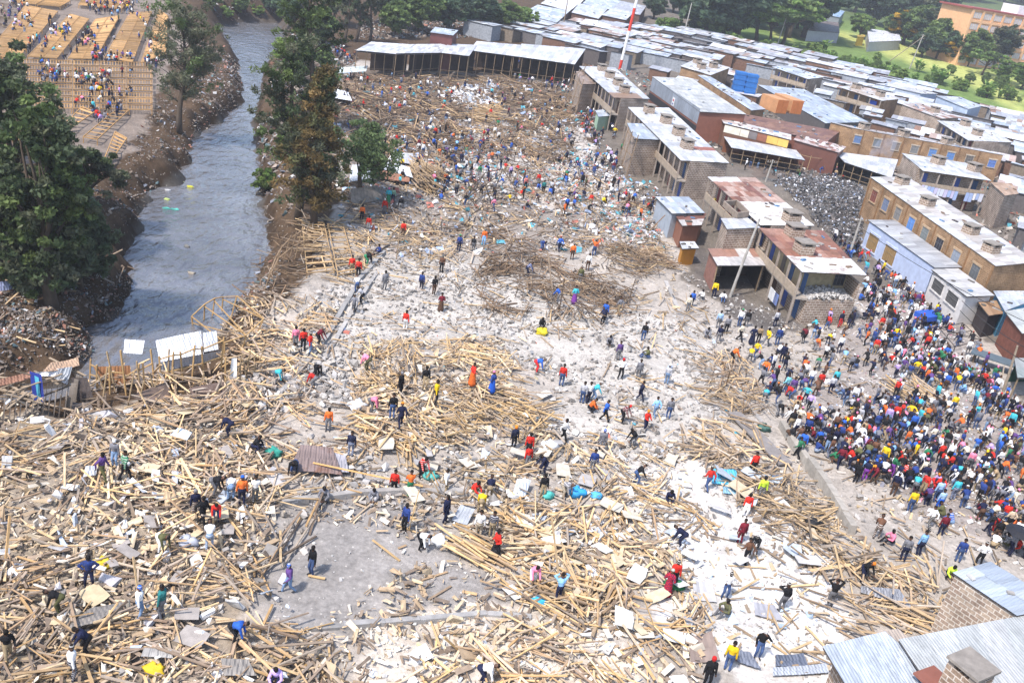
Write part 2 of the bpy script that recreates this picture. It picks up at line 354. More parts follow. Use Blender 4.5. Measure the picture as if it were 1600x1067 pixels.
for poly, c in [
    ([(500, 100), (900, 130), (905, 190), (880, 250), (700, 250), (560, 230), (500, 190)], (.15, .125, .108)),
    ([(540, 240), (740, 250), (900, 330), (1000, 400), (760, 400), (540, 340)], (.25, .225, .205)),
    ([(730, 190), (905, 200), (1000, 330), (860, 330), (740, 270)], (.44, .415, .39)),
    ([(540, 400), (740, 400), (900, 480), (1100, 500), (1160, 640), (1000, 740), (860, 700), (860, 600), (700, 520), (560, 570), (470, 600), (480, 480)], (.43, .415, .395)),
    ([(420, 800), (520, 770), (740, 800), (700, 850), (790, 950), (600, 985), (470, 985), (400, 900)], (.27, .26, .255)),
    ([(560, 960), (800, 940), (1000, 1000), (960, 1100), (500, 1100)], (.52, .48, .43)),
    ([(-60, 640), (400, 630), (420, 780), (400, 960), (470, 1100), (-60, 1100)], (.27, .235, .195)),
    ([(1060, 830), (1200, 800), (1290, 880), (1330, 960), (1330, 1080), (1130, 1040), (1030, 940)], (.60, .595, .59)),
    ([(1075, 905), (1130, 900), (1140, 960), (1080, 970)], (.45, .44, .43)), ([(1160, 1010), (1280, 1020), (1290, 1060), (1150, 1070)], (.50, .49, .48)), ([(1110, 850), (1180, 840), (1200, 880), (1130, 890)], (.52, .51, .5)),
    ([(1000, 730), (1130, 700), (1200, 800), (1060, 830), (960, 830)], (.55, .535, .52)),
    ([(1240, 660), (1350, 450), (1420, 450), (1560, 600), (1640, 680), (1640, 900), (1420, 800)], (.29, .265, .255)),
    ([(1200, 280), (1320, 265), (1350, 300), (1340, 400), (1290, 360)], (.10, .10, .10)),
    ([(1050, 385), (1110, 385), (1130, 440), (1230, 500), (1200, 530), (1110, 450)], (.12, .11, .105)),
    ([(1140, 240), (1320, 260), (1320, 285), (1190, 280)], (.14, .115, .10)),
    ([(0, 0), (262, 0), (300, 60), (245, 160), (180, 270), (0, 270)], (.20, .17, .15)),
    ([(1185, 58), (1310, 60), (1480, 120), (1600, 180), (1600, 130), (1440, 75), (1290, 40)], (.36, .40, .13)),
    ([(1255, 75), (1300, 66), (1345, 80), (1330, 95), (1280, 92)], (.42, .27, .15)),
]:
    GC[inpoly(jx, jy, PXY(poly))] = c
farg = (fy > 170) & (inpoly(fx, fy, PXY([(1080, 66), (1220, 90), (1400, 130), (1640, 215), (1640, 60), (1290, 5), (1080, 20)]))) & ~inpoly(jx, jy, PXY([(1185, 58), (1310, 60), (1480, 120), (1600, 180), (1600, 130), (1440, 75), (1290, 40)]))
GC[farg] = (.13, .20, .06); GC[fy > 420] = (.09, .13, .05)
rd = distpoly(fx, fy, RIV); GC[(rd < 1.0) & (fx < 8)] *= .55
ins = inpoly(fx, fy, RIV); GC[ins] = (.08, .075, .07)
GC = GC * np.array([1.04, 1.0, .95]); nx_, ny_ = len(gx), len(gy); ii = np.arange(nx_ * ny_).reshape(ny_, nx_)
F = np.stack([ii[:-1, :-1], ii[:-1, 1:], ii[1:, 1:], ii[1:, :-1]], -1).reshape(-1, 4)
tag(link('ground', nmesh('ground', np.stack([fx, fy, GZ], 1), F, GC, None, None, True, ['ground_dirt'])), kind='structure')
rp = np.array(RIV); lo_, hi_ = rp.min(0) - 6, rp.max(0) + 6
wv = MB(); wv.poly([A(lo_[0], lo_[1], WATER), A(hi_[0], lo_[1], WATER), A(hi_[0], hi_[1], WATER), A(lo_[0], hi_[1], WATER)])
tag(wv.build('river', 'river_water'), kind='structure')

# ------------------------------------------------------------------ house building kit
WHITE_TIN = [(.60, .60, .61), (.54, .55, .57), (.66, .66, .66), (.48, .49, .51)]
BLUE_TIN = [(.42, .47, .54), (.50, .55, .62), (.36, .41, .48), (.58, .62, .68), (.46, .49, .53)]
RUST_TIN = [(.24, .105, .07), (.30, .14, .095), (.20, .09, .07), (.36, .20, .15)]
def sheet_roof(mb, q, pal, su=.85, sv=2.4, mi=0, jit=.012, under=(.10, .09, .09), thick=.05, special=None, wear=False):
    """q: four 3d corners (eave0, eave1, ridge1, ridge0); sheets run from eave to ridge"""
    q = [np.asarray(p, float) for p in q]; Lu = np.linalg.norm(q[1] - q[0]); Lv = np.linalg.norm(q[3] - q[0]); n = nrm(np.cross(q[1] - q[0], q[3] - q[0]))
    if n[2] < 0: n = -n
    bl = lambda u, v: (1 - v) * ((1 - u) * q[0] + u * q[1]) + v * ((1 - u) * q[3] + u * q[2])
    nu, nv = max(1, round(Lu / su)), max(1, round(Lv / sv))
    sagz = abs((q[2] - (q[1] + q[3] - q[0])) @ n) * .3 + .002; order = [bl(0, 0), bl(1, 0), bl(1, 1), bl(0, 1)]
    if np.cross(order[1] - order[0], order[3] - order[0])[2] < 0: order = order[::-1]
    mb.hexa([p - n * (thick + sagz) for p in order] + [p - n * sagz for p in order], under, mi)
    base = [pal[random.randrange(len(pal))] for _ in range(nv)]
    for j in range(nv):
        for i in range(nu):
            c = base[j] if random.random() < .55 else random.choice(pal); k = random.uniform(.80, 1.12); c = tuple(min(x * k, .92) for x in c)
            if wear and random.random() < .07: c = random.choice(((.26, .15, .105), (.34, .24, .19), (.30, .29, .29)))
            if special: c = special((i + .5) / nu, (j + .5) / nv, c)
            e = .018 / Lu * 2; u0, u1 = i / nu - e * .5, (i + 1) / nu + e * .5; v0, v1 = j / nv - .06 / Lv, (j + 1) / nv + .05 / Lv
            z = .012 + .012 * ((i + j) % 2) + random.random() * jit
            p = [bl(u0, v0) + n * (z + random.random() * jit), bl(u1, v0) + n * (z + random.random() * jit), bl(u1, v1) + n * (z + .012), bl(u0, v1) + n * (z + .012)]
            if np.cross(p[1] - p[0], p[3] - p[0])[2] < 0: p = [p[1], p[0], p[3], p[2]]
            mb.poly(p, c, mi)
def ring_walls(mb, foot, z0, zt, mi=0, col=(.5, .5, .5), thick=None):
    n = len(foot)
    for i in range(n):
        j = (i + 1) % n; mb.poly([A(*foot[i], z0), A(*foot[j], z0), A(*foot[j], zt[j]), A(*foot[i], zt[i])], col, mi)
    mb.poly([A(*foot[i], zt[i]) for i in range(n)], col, mi)
def ccw(p): return p if sum(p[i][0] * p[(i + 1) % len(p)][1] - p[(i + 1) % len(p)][0] * p[i][1] for i in range(len(p))) > 0 else p[::-1]
def inset(poly, d):
    c = np.mean(poly, 0); return [tuple(np.array(p) + nrm(c - np.array(p)) * d) for p in poly]
def window(root, a, b, t, z, wd, ht, pane=(.10, .13, .17), frame=(.42, .36, .29), bars=2, sill=True):
    """a->b wall base line (outward normal on its right), t along it in metres, z centre height"""
    a = A(a[0], a[1], 0); b = A(b[0], b[1], 0); d = nrm(b - a); n = A(d[1], -d[0], 0); c = a + d * t + A(0, 0, z); fr = MB(); f = .07
    for s in (-1, 1):
        fr.beam(c + d * s * (wd / 2 + f / 2) - A(0, 0, ht / 2 + f) + n * .02, c + d * s * (wd / 2 + f / 2) + A(0, 0, ht / 2 + f) + n * .02, f, .10, frame, up=n)
    fr.beam(c - d * (wd / 2 + .15) + A(0, 0, ht / 2 + .13) + n * .03, c + d * (wd / 2 + .15) + A(0, 0, ht / 2 + .13) + n * .03, .14, .24, frame)
    if sill: fr.beam(c - d * (wd / 2 + .12) - A(0, 0, ht / 2 + .09) + n * .04, c + d * (wd / 2 + .12) - A(0, 0, ht / 2 + .09) + n * .04, .18, .13, frame)
    for k in range(1, bars + 1):
        x = c + d * (k / (bars + 1) - .5) * wd + n * .045; fr.beam(x - A(0, 0, ht / 2), x + A(0, 0, ht / 2), .05, .03, tuple(.75 * p + .1 for p in pane), up=n)
    fr.beam(c - d * wd / 2 + n * .045 + A(0, 0, ht * .1), c + d * wd / 2 + n * .045 + A(0, 0, ht * .1), .03, .05, tuple(.75 * p + .1 for p in pane))
    fo = fr.build('window', 'concrete', root)
    pn = MB(); h = ht / 2; pn.poly([c - d * wd / 2 - A(0, 0, h) + n * .015, c + d * wd / 2 - A(0, 0, h) + n * .015, c + d * wd / 2 + A(0, 0, h) + n * .015, c - d * wd / 2 + A(0, 0, h) + n * .015], pane)
    o = pn.build('pane', 'painted', root); mw = fo; o.parent = mw
    return fo
def chimney(root, p, s=1.3, h=1.3, rz=0.4, z0=None):
    """squat block stack with a cracked slab on top and open sides, as on these flats"""
    z0 = p[2] if z0 is None else z0; b = MB(); hh = h * .62
    ca, sa = math.cos(rz), math.sin(rz); pt = lambda x, y, z: A(p[0] + x * ca - y * sa, p[1] + x * sa + y * ca, z0 + z)
    q = [pt(a * s / 2, c * s / 2, 0)[:2] for a, c in ((-1, -1), (1, -1), (1, 1), (-1, 1))]
    b.prism([tuple(x) for x in q], z0 - .5, z0 + hh, (.5, .5, .5), 0)
    for a, c in ((-1, -1), (1, -1), (1, 1), (-1, 1)): b.box(pt(a * s * .38, c * s * .38, hh + .12), (s * .22, s * .22, .26), rz, (.25, .21, .18), 1)
    b.box(pt(.02, .0, hh + .25 + .06), (s * 1.18, s * 1.15, .12), rz + .04, (.24, .215, .19), 1)
    b.box(pt(0, 0, hh + .12), (s * .5, s * .5, .24), rz, (.03, .03, .03), 1)
    return b.build('chimney', ['grey_stone', 'concrete'], root)
def roof_of(px, h): return [P(a, b, h) for a, b in px]

def par(q0, q1, q3): return [q0, q1, q1 + q3 - q0, q3]
def corners(px, h, dz=(0, 0, 0, 0)):
    """near-left, near-right, far-right, far-left roof corners; None for the hidden one"""
    q = [None if c is None else P(c[0], c[1], h + d) for c, d in zip(px, dz)]
    if q[2] is None: q[2] = q[1] + q[3] - q[0]
    if q[1] is None: q[1] = q[0] + q[2] - q[3]
    return q
class House: pass
FOOTS = []
def roofpt(q, u, v): return (1 - v) * ((1 - u) * q[0] + u * q[1]) + v * ((1 - u) * q[3] + u * q[2])
def house(name, label, cat, px, h, wall='grey_stone', wcol=(.5, .5, .5), pal=WHITE_TIN, roofmat='tin', over=.28, dz=(0, 0, 0, 0), gal=None, gdepth=1.3, group=None, special=None, su=.75, sv=2.0, q=None, flip=False, walls=True, roofdrop=0):
    q = corners(px, h, dz) if q is None else q
    f = [tuple(p[:2]) for p in q]; c = np.mean(f, 0)
    lp = thing(name, (c[0], c[1], Tz(*c)), label, cat, group); H = House(); H.root = lp; H.q = q
    foot = inset(f, over); zt = [p[2] - .07 for p in q]; z0 = min(Tz(*p) for p in foot) - .6
    if gal is not None:
        i, j = gal, (gal + 1) % 4; d = nrm(A(*foot[j]) - A(*foot[i])); n = A(-d[1], d[0]) * gdepth
        inner = list(foot); inner[i] = tuple(A(*foot[i]) + n); inner[j] = tuple(A(*foot[j]) + n)
    else: inner = foot
    FOOTS.append([tuple(p) for p in foot])
    H.foot, H.inner, H.zt, H.z0 = foot, inner, zt, z0; H.zg = parent_loc(lp)[2]
    if walls:
        b = MB(); ring_walls(b, inner, z0, zt, 0, wcol); b.build('wall', wall, lp)
    r = MB(); qq = [q[0], q[1], q[2], q[3]] if not flip else [q[1], q[2], q[3], q[0]]
    sheet_roof(r, qq, pal, su, sv, 0, special=special); H.roof = r.build('roof', roofmat, lp)
    n_ = 14 if name in ('row_house', 'brown_shed', 'brick_block', 'gallery_house', 'roofed_yard', 'walled_shed', 'stone_house', 'stall_block') else 3
    lt = MB()
    for _ in range(n_):
        p = roofpt(q, random.uniform(.08, .92), random.uniform(.08, .92)); kk = random.choice(((.12, .11, .1), (.3, .28, .26), (.2, .14, .1), (.45, .44, .43), (.1, .2, .35), (.08, .07, .07))); lt.box(p + A(0, 0, .10), (random.uniform(.15, .9), random.uniform(.1, .4), random.uniform(.06, .2)), random.uniform(0, 3), kk)
    o_ = lt.build('roof_litter', 'concrete', lp); o_['kind'] = 'stuff'
    if gal is not None: gallery(H, foot[i], foot[j], inner[i], inner[j], min(zt[i], zt[j]))
    return H
def gallery(H, a, b, ia, ib, ztop, pitch=2.7, pc=(.36, .29, .22)):
    zg = H.zg; zs = zg + (ztop - zg) * .5; L = math.dist(a, b); d = nrm(A(*b) - A(*a)); n = A(d[1], -d[0]); A3 = lambda p, z: A(p[0], p[1], z)
    s = MB(); s.prism(ccw([a, b, ib, ia]), zs - .12, zs + .06, (.33, .29, .25)); s.build('slab', 'concrete', H.root)
    p = MB(); k = max(2, round(L / pitch))
    p.beam(A3(A(*a), zs + .5), A3(A(*b), zs + .5), .14, .9, pc); p.build('parapet', 'concrete', H.root)
    for i in range(k + 1):
        t = min(max(i / k * L, .1), L - .1); c = A(*a) + d * t - n * .02; m = MB(); m.beam(A3(c, zg - .5), A3(c, ztop), .2, .2, (.30, .25, .21)); m.build('post', 'concrete', H.root)
    for fl in (zg, zs + .06):
        for i in range(k):
            t = (i + .5 + random.uniform(-.15, .15)) / k * L; c = A(*ia) + d * t + n * .03; hw = .42; top = min(fl + 2.0, ztop - .25); dr = MB()
            col = random.choice([(.05, .10, .35), (.10, .06, .045), (.16, .13, .11), (.04, .09, .2), (.22, .05, .05)])
            dr.beam(A3(c, fl + .02), A3(c, top), hw * 2, .06, col, up=(n[0], n[1], 0)); dr.build('door', 'painted', H.root)
def annex(H, px, h, wall='grey_stone', pal=WHITE_TIN, roofmat='tin', dz=(0, 0, 0, 0), z1=None):
    q = corners(px, h, dz); f = [tuple(p[:2]) for p in q]; b = MB(); ft = inset(f, .2)
    ring_walls(b, ft, min(Tz(*p) for p in ft) - .6, [p[2] - .07 for p in q], 0); o = b.build('annex_wall', wall, H.root)
    r = MB(); sheet_roof(r, q, pal); r.build('annex_roof', roofmat, H.root); return q, ft

# ---- the row of two-storey stone houses along the cleared ground
g_row = 'two-storey stone houses beside the cleared ground'
h1 = house('row_house', 'stone row house with narrow pale roof standing beside the red and white mast', 'house', [(959, 153), (1015, 155), (961, 106), (905, 104)], 5.6, gal=3, group=g_row, special=lambda u, v, c: (.30, .20, .14) if v < .12 and u < .8 else c)
annex(h1, [(909, 132), (934, 132), (918, 113), (900, 112)], 5.2, pal=[(.28, .2, .15), (.35, .27, .22)])
for u, v in ((.45, .16), (.5, .38), (.5, .62), (.5, .86)): chimney(h1.root, roofpt(h1.q, u, v), 1.5, 1.5, .3)
h2 = house('row_house', 'stone row house with clean pale roof and four block chimneys, second from the rust-roofed one', 'house', [(1064, 251), (1139, 255), (1045, 169), (981, 168)], 5.3, gal=3, group=g_row, special=lambda u, v, c: (.33, .12, .08) if .18 < v < .24 and u > .4 else c)
annex(h2, [(991, 217), (1034, 219), (1012, 194), (980, 193)], 5.1, pal=BLUE_TIN)
for u, v in ((.38, .2), (.5, .43), (.5, .66), (.36, .88)): chimney(h2.root, roofpt(h2.q, u, v), 1.45, 1.6, .3)
def s3(u, v, c):
    if v > .93 and u < .6: return (.66, .66, .66)
    if .42 > v: return (.70, .69, .67) if u < .97 else c
    return c
h3a = house('row_house', 'stone house with a half rusty half pale roof, upper floor gallery holding a yellow jerrycan', 'house', [(1188, 352), (1272, 353), (1180, 278), (1106, 277)], 5.3, gal=3, group=g_row, pal=RUST_TIN + [(.42, .30, .25)], roofmat='tin_rusty', special=s3)
chimney(h3a.root, roofpt(h3a.q, .62, .06), 1.5, 1.5, .3)
q, ft = annex(h3a, [(1136, 358), (1188, 356), (1168, 341), (1126, 342)], 5.2, pal=WHITE_TIN)
ex = MB(); z = q[3][2]                      # open stone water box on top of the annex
for a, b_ in zip(range(4), (1, 2, 3, 0)):
    qq = [P(1150, 340, 5.4), P(1168, 338, 5.4), P(1150, 320, 5.4), P(1130, 322, 5.4)]; ex.beam(qq[a] + A(0, 0, .25), qq[b_] + A(0, 0, .25), .2, .6, (.26, .21, .17))
ex.build('roof_parapet', 'concrete', h3a.root)
h3 = house('row_house', 'rust-roofed stone house with its end wall knocked away and rubble on the upper floor', 'house', [(1253, 425), (1354, 430), (1286, 361), (1186, 357)], 5.3, gal=3, group=g_row, pal=RUST_TIN, roofmat='tin_rusty', walls=False, special=lambda u, v, c: (.62, .60, .58) if v < .26 else ((.5, .42, .38) if .5 < v < .56 and u < .45 else c))
for u, v in ((.3, .42), (.42, .83)): chimney(h3.root, roofpt(h3.q, u, v), 1.5, 1.5, .3)
f = h3.inner; dn = nrm(A(*f[3]) - A(*f[0])); zg = h3.zg; zm = zg + 2.5
b = MB(); ring_walls(b, f, zg - .6, [zm] * 4); b.build('lower_wall', 'grey_stone', h3.root)
back = [tuple(A(*f[0]) + dn * 2.6), tuple(A(*f[1]) + dn * 2.6), f[2], f[3]]
b = MB(); ring_walls(b, back, zm + .01, [h3.zt[0] + (h3.zt[3] - h3.zt[0]) * .3, h3.zt[1] + (h3.zt[2] - h3.zt[1]) * .3, h3.zt[2], h3.zt[3]], 0, (.42, .33, .20)); b.build('plaster_wall', 'concrete', h3.root)
b = MB(); p0, p1 = A(*f[1]), A(*back[1]); b.beam(A(*(p0 - (0.1, 0)), zm + .9), A(*(p1 - (.1, 0)), zm + .9), .2, 1.8, (.5, .5, .5)); b.build('broken_side_wall', 'grey_stone', h3.root)
window(h3.root, back[0], back[1], math.dist(back[0], back[1]) * .82, zm + 1.2, 1.3, 1.3, (.05, .05, .06), (.4, .32, .2))
# rubble lying on the broken floor
n = 420; u = rng.random(n); v = rng.random(n); pos = np.array([(1 - a) * A(*f[0]) + a * A(*f[1]) + dn * 2.5 * b_ for a, b_ in zip(u, v)])
Cc = np.column_stack([pos, zm + .05 + rng.random(n) * .55 * np.sin(u * 3.14)]); D = rng.normal(size=(n, 3)); D /= np.linalg.norm(D, axis=1, keepdims=True); Up = np.roll(D, 1, 1) + .01
V = boxes(Cc, D, Up, rng.uniform(.12, .42, n), rng.uniform(.1, .25, n), rng.uniform(.08, .2, n)); cc = rng.uniform(.28, .5, (n, 1)) * np.array([[1, .95, .9]])
o = link('floor_rubble', boxmesh('floor_rubble', V - np.array(parent_loc(h3.root)), cc, ['stone_debris']), h3.root); o['kind'] = 'stuff'

a_, b_ = A(*h3a.inner[3]), A(*h3a.inner[0]); jp = a_ + (b_ - a_) * .1 + (A(*h3a.foot[3]) - a_) * .5; jz = h3a.zg + (min(h3a.zt[3], h3a.zt[0]) - h3a.zg) * .5 + .06
jc = thing('jerrycan', (jp[0], jp[1], jz), 'yellow jerrycan standing on the upper gallery of the half rusty house', 'jerrycan'); m = MB(); m.box(A(jp[0], jp[1], jz + .28), (.42, .3, .56), .7, (.75, .55, .03)); m.build('body', 'painted', jc); m = MB(); m.tube([A(jp[0] - .12, jp[1], jz + .56), A(jp[0] - .08, jp[1], jz + .68), A(jp[0] + .1, jp[1], jz + .68), A(jp[0] + .14, jp[1], jz + .56)], .03, 6, (.75, .55, .03)); m.build('handle', 'painted', jc)
# ---- lean-tos in front of the row
def canopy(name, label, cat, px, h, pal, roofmat='tin', dz=(0, 0, 0, 0), posts=4, group=None, back=True, backcol=(.14, .09, .06), rails=False, sidewalls=(), postcol=(.25, .18, .11)):
    q = corners(px, h, dz); f = [tuple(p[:2]) for p in q]; c = np.mean(f, 0); root = thing(name, (c[0], c[1], Tz(*c)), label, cat, group)
    r = MB(); sheet_roof(r, q, pal); r.build('roof', roofmat, root); ft = inset(f, .25)
    for k in range(posts):
        t = k / max(posts - 1, 1); p = (1 - t) * A(*ft[0]) + t * A(*ft[1]); zt = (1 - t) * q[0][2] + t * q[1][2]
        m = MB(); m.tube([A(p[0], p[1], Tz(*p) - .3), A(p[0] + random.uniform(-.08, .08), p[1], zt - .06)], .07, 5, postcol); m.build('post', 'timber_wall', root)
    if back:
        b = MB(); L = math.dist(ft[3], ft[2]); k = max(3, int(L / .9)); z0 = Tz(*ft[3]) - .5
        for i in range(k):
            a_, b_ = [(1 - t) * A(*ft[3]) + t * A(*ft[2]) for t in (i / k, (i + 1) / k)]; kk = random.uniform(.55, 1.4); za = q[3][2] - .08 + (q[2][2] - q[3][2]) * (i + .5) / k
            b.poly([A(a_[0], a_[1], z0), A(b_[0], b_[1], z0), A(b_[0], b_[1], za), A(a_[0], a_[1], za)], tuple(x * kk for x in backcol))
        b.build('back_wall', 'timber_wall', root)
    for i, col in sidewalls:
        j = (i + 1) % 4; b = MB(); b.poly([A(*ft[i], Tz(*ft[i]) - .4), A(*ft[j], Tz(*ft[j]) - .4), A(*ft[j], q[j][2] - .08), A(*ft[i], q[i][2] - .08)], col); b.build('side_wall', 'timber_wall', root)
    if rails:
        for zz in (.8, 1.6): 
            m = MB(); z0 = Tz(*ft[0]); m.beam(A(*ft[0], z0 + zz), A(*ft[1], z0 + zz), .06, .06, postcol); m.build('rail', 'timber_wall', root)
    FOOTS.append(f); return root, q
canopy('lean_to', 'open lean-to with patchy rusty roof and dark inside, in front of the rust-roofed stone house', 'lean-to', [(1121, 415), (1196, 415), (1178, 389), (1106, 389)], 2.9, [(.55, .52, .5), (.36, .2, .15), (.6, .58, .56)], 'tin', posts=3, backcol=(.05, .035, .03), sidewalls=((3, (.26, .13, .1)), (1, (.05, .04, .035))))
house('shack', 'small shack with pale blue-grey roof against the row house end', 'shack', [(1050, 334), (1101, 333), (1076, 308), (1024, 308)], 3.0, 'painted', (.34, .38, .43), BLUE_TIN + WHITE_TIN)
house('shack', 'small red-walled shack under a patchy rusty roof beside the pale blue-grey one', 'shack', [(1066, 353), (1096, 352), (1103, 334), (1054, 335)], 2.6, 'painted', (.25, .11, .07), RUST_TIN + [(.55, .52, .5)], 'tin_rusty')
house('kiosk', 'tiny kiosk with an orange front at the foot of the row houses', 'kiosk', [(1066, 389), (1092, 388), (1085, 378), (1062, 378)], 1.9, 'painted', (.5, .22, .03), WHITE_TIN)
house('kiosk', 'small pale green kiosk below the mast house end wall', 'kiosk', [(935, 183), (957, 181), (952, 171), (930, 173)], 2.4, 'painted', (.36, .52, .38), BLUE_TIN)
# ---- warehouse and its neighbours
wh = house('warehouse', 'long low warehouse with grey ribbed metal side and pale roof', 'warehouse', [(1094, 175), (1166, 179), (1082, 124), (1019, 120)], 5.0, 'painted', (.22, .09, .06), [(.48, .48, .46), (.55, .55, .52), (.42, .43, .43)], sv=1.6, dz=(0, .5, .5, 0))
a, b_ = A(*wh.foot[3]), A(*wh.foot[0]); d = nrm(b_ - a); n = A(d[1], -d[0])
m = MB(); L = np.linalg.norm(b_ - a); k = int(L / 1.1); zt_ = wh.zt[3]
for i in range(k):
    p, q_ = a + d * L * i / k + n * .05, a + d * L * (i + 1) / k + n * .05; kk = random.uniform(.85, 1.15); m.poly([A(*p, zt_ - 2.6), A(*q_, zt_ - 2.6), A(*q_, zt_), A(*p, zt_)], (.33 * kk, .37 * kk, .43 * kk))
m.build('metal_cladding', 'tin', wh.root)
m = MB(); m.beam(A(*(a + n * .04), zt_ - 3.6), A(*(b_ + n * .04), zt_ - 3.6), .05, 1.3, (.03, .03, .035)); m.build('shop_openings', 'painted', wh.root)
sg = MB(); c = a + d * L * .52 + n * .10; sg.beam(A(*(c - d * .7), zt_ - 1.7), A(*(c + d * .7), zt_ - 1.7), .03, 1.5, (.75, .75, .75)); sg.beam(A(*(c - d * .35 + n * .02), zt_ - 1.45), A(*(c + d * .4 + n * .02), zt_ - 1.45), .02, .35, (.5, .06, .08)); sg.beam(A(*(c - d * .4 + n * .02), zt_ - 2.1), A(*(c + d * .3 + n * .02), zt_ - 2.1), .02, .3, (.1, .15, .4)); sg.build('sign_board', 'painted', wh.root)
k1 = house('brown_shed', 'sprawling shed with a dark rust-brown roof next to the warehouse', 'shed', [(1127, 187), (1292, 222), (1312, 206), (1160, 178)], 4.0, 'painted', (.20, .08, .055), [(.20, .11, .085), (.25, .14, .1), (.17, .09, .075)], 'tin_rusty')
k1b = house('stall_block', 'market stall block with white strip roof and yellow upper boards', 'market stall', [(1131, 193), (1236, 219), (1236, 211), (1125, 184)], 4.1, 'painted', (.16, .08, .05), [(.68, .66, .64), (.58, .58, .57), (.5, .4, .36)])
f = k1b.foot; a, b_ = A(*f[0]), A(*f[1]); d = nrm(b_ - a); n = A(d[1], -d[0]); L = np.linalg.norm(b_ - a); x = 0
while x < L - .4:
    wd = min(random.uniform(1.2, 4), L - x); col = random.choice([(.62, .40, .10), (.66, .62, .52), (.62, .40, .10), (.25, .10, .06), (.18, .16, .16), (.7, .7, .7)])
    m = MB(); z = k1b.zt[0] - .75 + (k1b.zt[1] - k1b.zt[0]) * x / L; m.beam(A(*(a + d * x + n * .04), z), A(*(a + d * (x + wd - .05) + n * .04), z), .04, 1.2, col); m.build('sign_panel', 'painted', k1b.root); x += wd
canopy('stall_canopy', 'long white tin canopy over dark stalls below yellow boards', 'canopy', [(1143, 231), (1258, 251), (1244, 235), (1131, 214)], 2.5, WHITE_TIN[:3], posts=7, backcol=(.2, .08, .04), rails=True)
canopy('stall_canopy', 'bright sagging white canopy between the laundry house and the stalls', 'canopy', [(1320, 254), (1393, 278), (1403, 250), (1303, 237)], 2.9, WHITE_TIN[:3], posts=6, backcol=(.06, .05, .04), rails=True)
house('brown_shed', 'narrow dark red shed with whitish patched roof and pole scaffold', 'shed', [(1240, 219), (1311, 239), (1322, 230), (1247, 209)], 4.0, 'painted', (.14, .06, .045), [(.5, .42, .4), (.6, .58, .56), (.28, .15, .12)], 'tin_rusty')
# ---- the brick blocks with windows
WCOL = [(.12, .2, .38), (.16, .18, .2), (.2, .17, .15), (.2, .2, .2), (.10, .22, .48), (.10, .22, .48), (.13, .12, .11), (.1, .18, .45)]
b1 = house('brick_block', 'long brown brick block with one row of eight small windows, behind the laundry house', 'apartment block', [(1330, 200), (1570, 243), None, (1296, 191)], 5.2, 'brown_stone', pal=[(.50, .49, .49), (.58, .58, .59), (.42, .36, .33)], su=1.2)
L = math.dist(b1.foot[0], b1.foot[1])
for i, t in enumerate((.035, .165, .29, .415, .535, .655, .78, .93)): window(b1.root, b1.foot[0], b1.foot[1], L * t + .5, b1.zt[0] + (b1.zt[1] - b1.zt[0]) * t - 1.75, 1.3, 1.3, WCOL[i])
for t in (.08, .22, .35, .47, .6, .72, .85):
    m = MB(); a, b_ = A(*b1.foot[0]), A(*b1.foot[1]); c = a + (b_ - a) * t; n = A((b_ - a)[1], -(b_ - a)[0]) / L * .05; zt = b1.zt[0] + (b1.zt[1] - b1.zt[0]) * t; m.beam(A(*(c + n), b1.z0), A(*(c + n), zt), .22, .12, (.20, .115, .06), up=(n[0], n[1], 0)); m.build('pilaster', 'concrete', b1.root)
for u in (.16, .42, .7): chimney(b1.root, roofpt(b1.q, u, .55), 1.5, 1.3, .5)
b2 = house('laundry_house', 'dark stone house with white washing strung along its upper gallery', 'house', [(1442, 267), (1549, 283), None, (1409, 240)], 5.3, gal=0, gdepth=1.6)
for u, v in ((.42, .62), (.93, .5)): chimney(b2.root, roofpt(b2.q, u, v), 1.6, 1.5, .5)
house('stone_block', 'small grey stone block with rusty roof joined to the laundry house', 'house', [(1570, 306), (1592, 303), (1581, 287), (1547, 285)], 5.1, 'grey_stone', pal=[(.35, .24, .17), (.42, .3, .22)], roofmat='tin_rusty')
b3 = house('brick_block', 'long orange-brown brick block of pilasters and blue windows facing the crowd', 'apartment block', [(1556, 416), (1622, 410), None, (1360, 277)], 5.5, 'brown_stone', pal=[(.60, .59, .58), (.50, .46, .43), (.66, .66, .65)], flip=True)
L = math.dist(b3.foot[3], b3.foot[0])
for i, (t, col) in enumerate(zip((.07, .185, .30, .42, .535, .65, .775, .91), [(.20, .06, .04), (.16, .2, .3), (.22, .21, .2), (.10, .24, .55), (.18, .2, .2), (.03, .03, .04), (.25, .28, .33), (.12, .13, .14)])):
    window(b3.root, b3.foot[3], b3.foot[0], L * t, b3.zt[3] + (b3.zt[0] - b3.zt[3]) * t - 1.8, 1.6, 1.5, col, (.42, .30, .19))
for t in (.002, .13, .245, .36, .48, .595, .71, .84, .998):
    m = MB(); a, b_ = A(*b3.foot[3]), A(*b3.foot[0]); c = a + (b_ - a) * t; n = A((b_ - a)[1], -(b_ - a)[0]) / L * .05; zt = b3.zt[3] + (b3.zt[0] - b3.zt[3]) * t; m.beam(A(*(c + n), b3.z0), A(*(c + n), zt), .2, .12, (.24, .135, .065), up=(n[0], n[1], 0)); m.build('pilaster', 'concrete', b3.root)
for u, v in ((.4, .62), (.45, .3), (.3, .12), (.55, .9)): chimney(b3.root, roofpt(b3.q, u, v), 1.4, 1.2, .5)
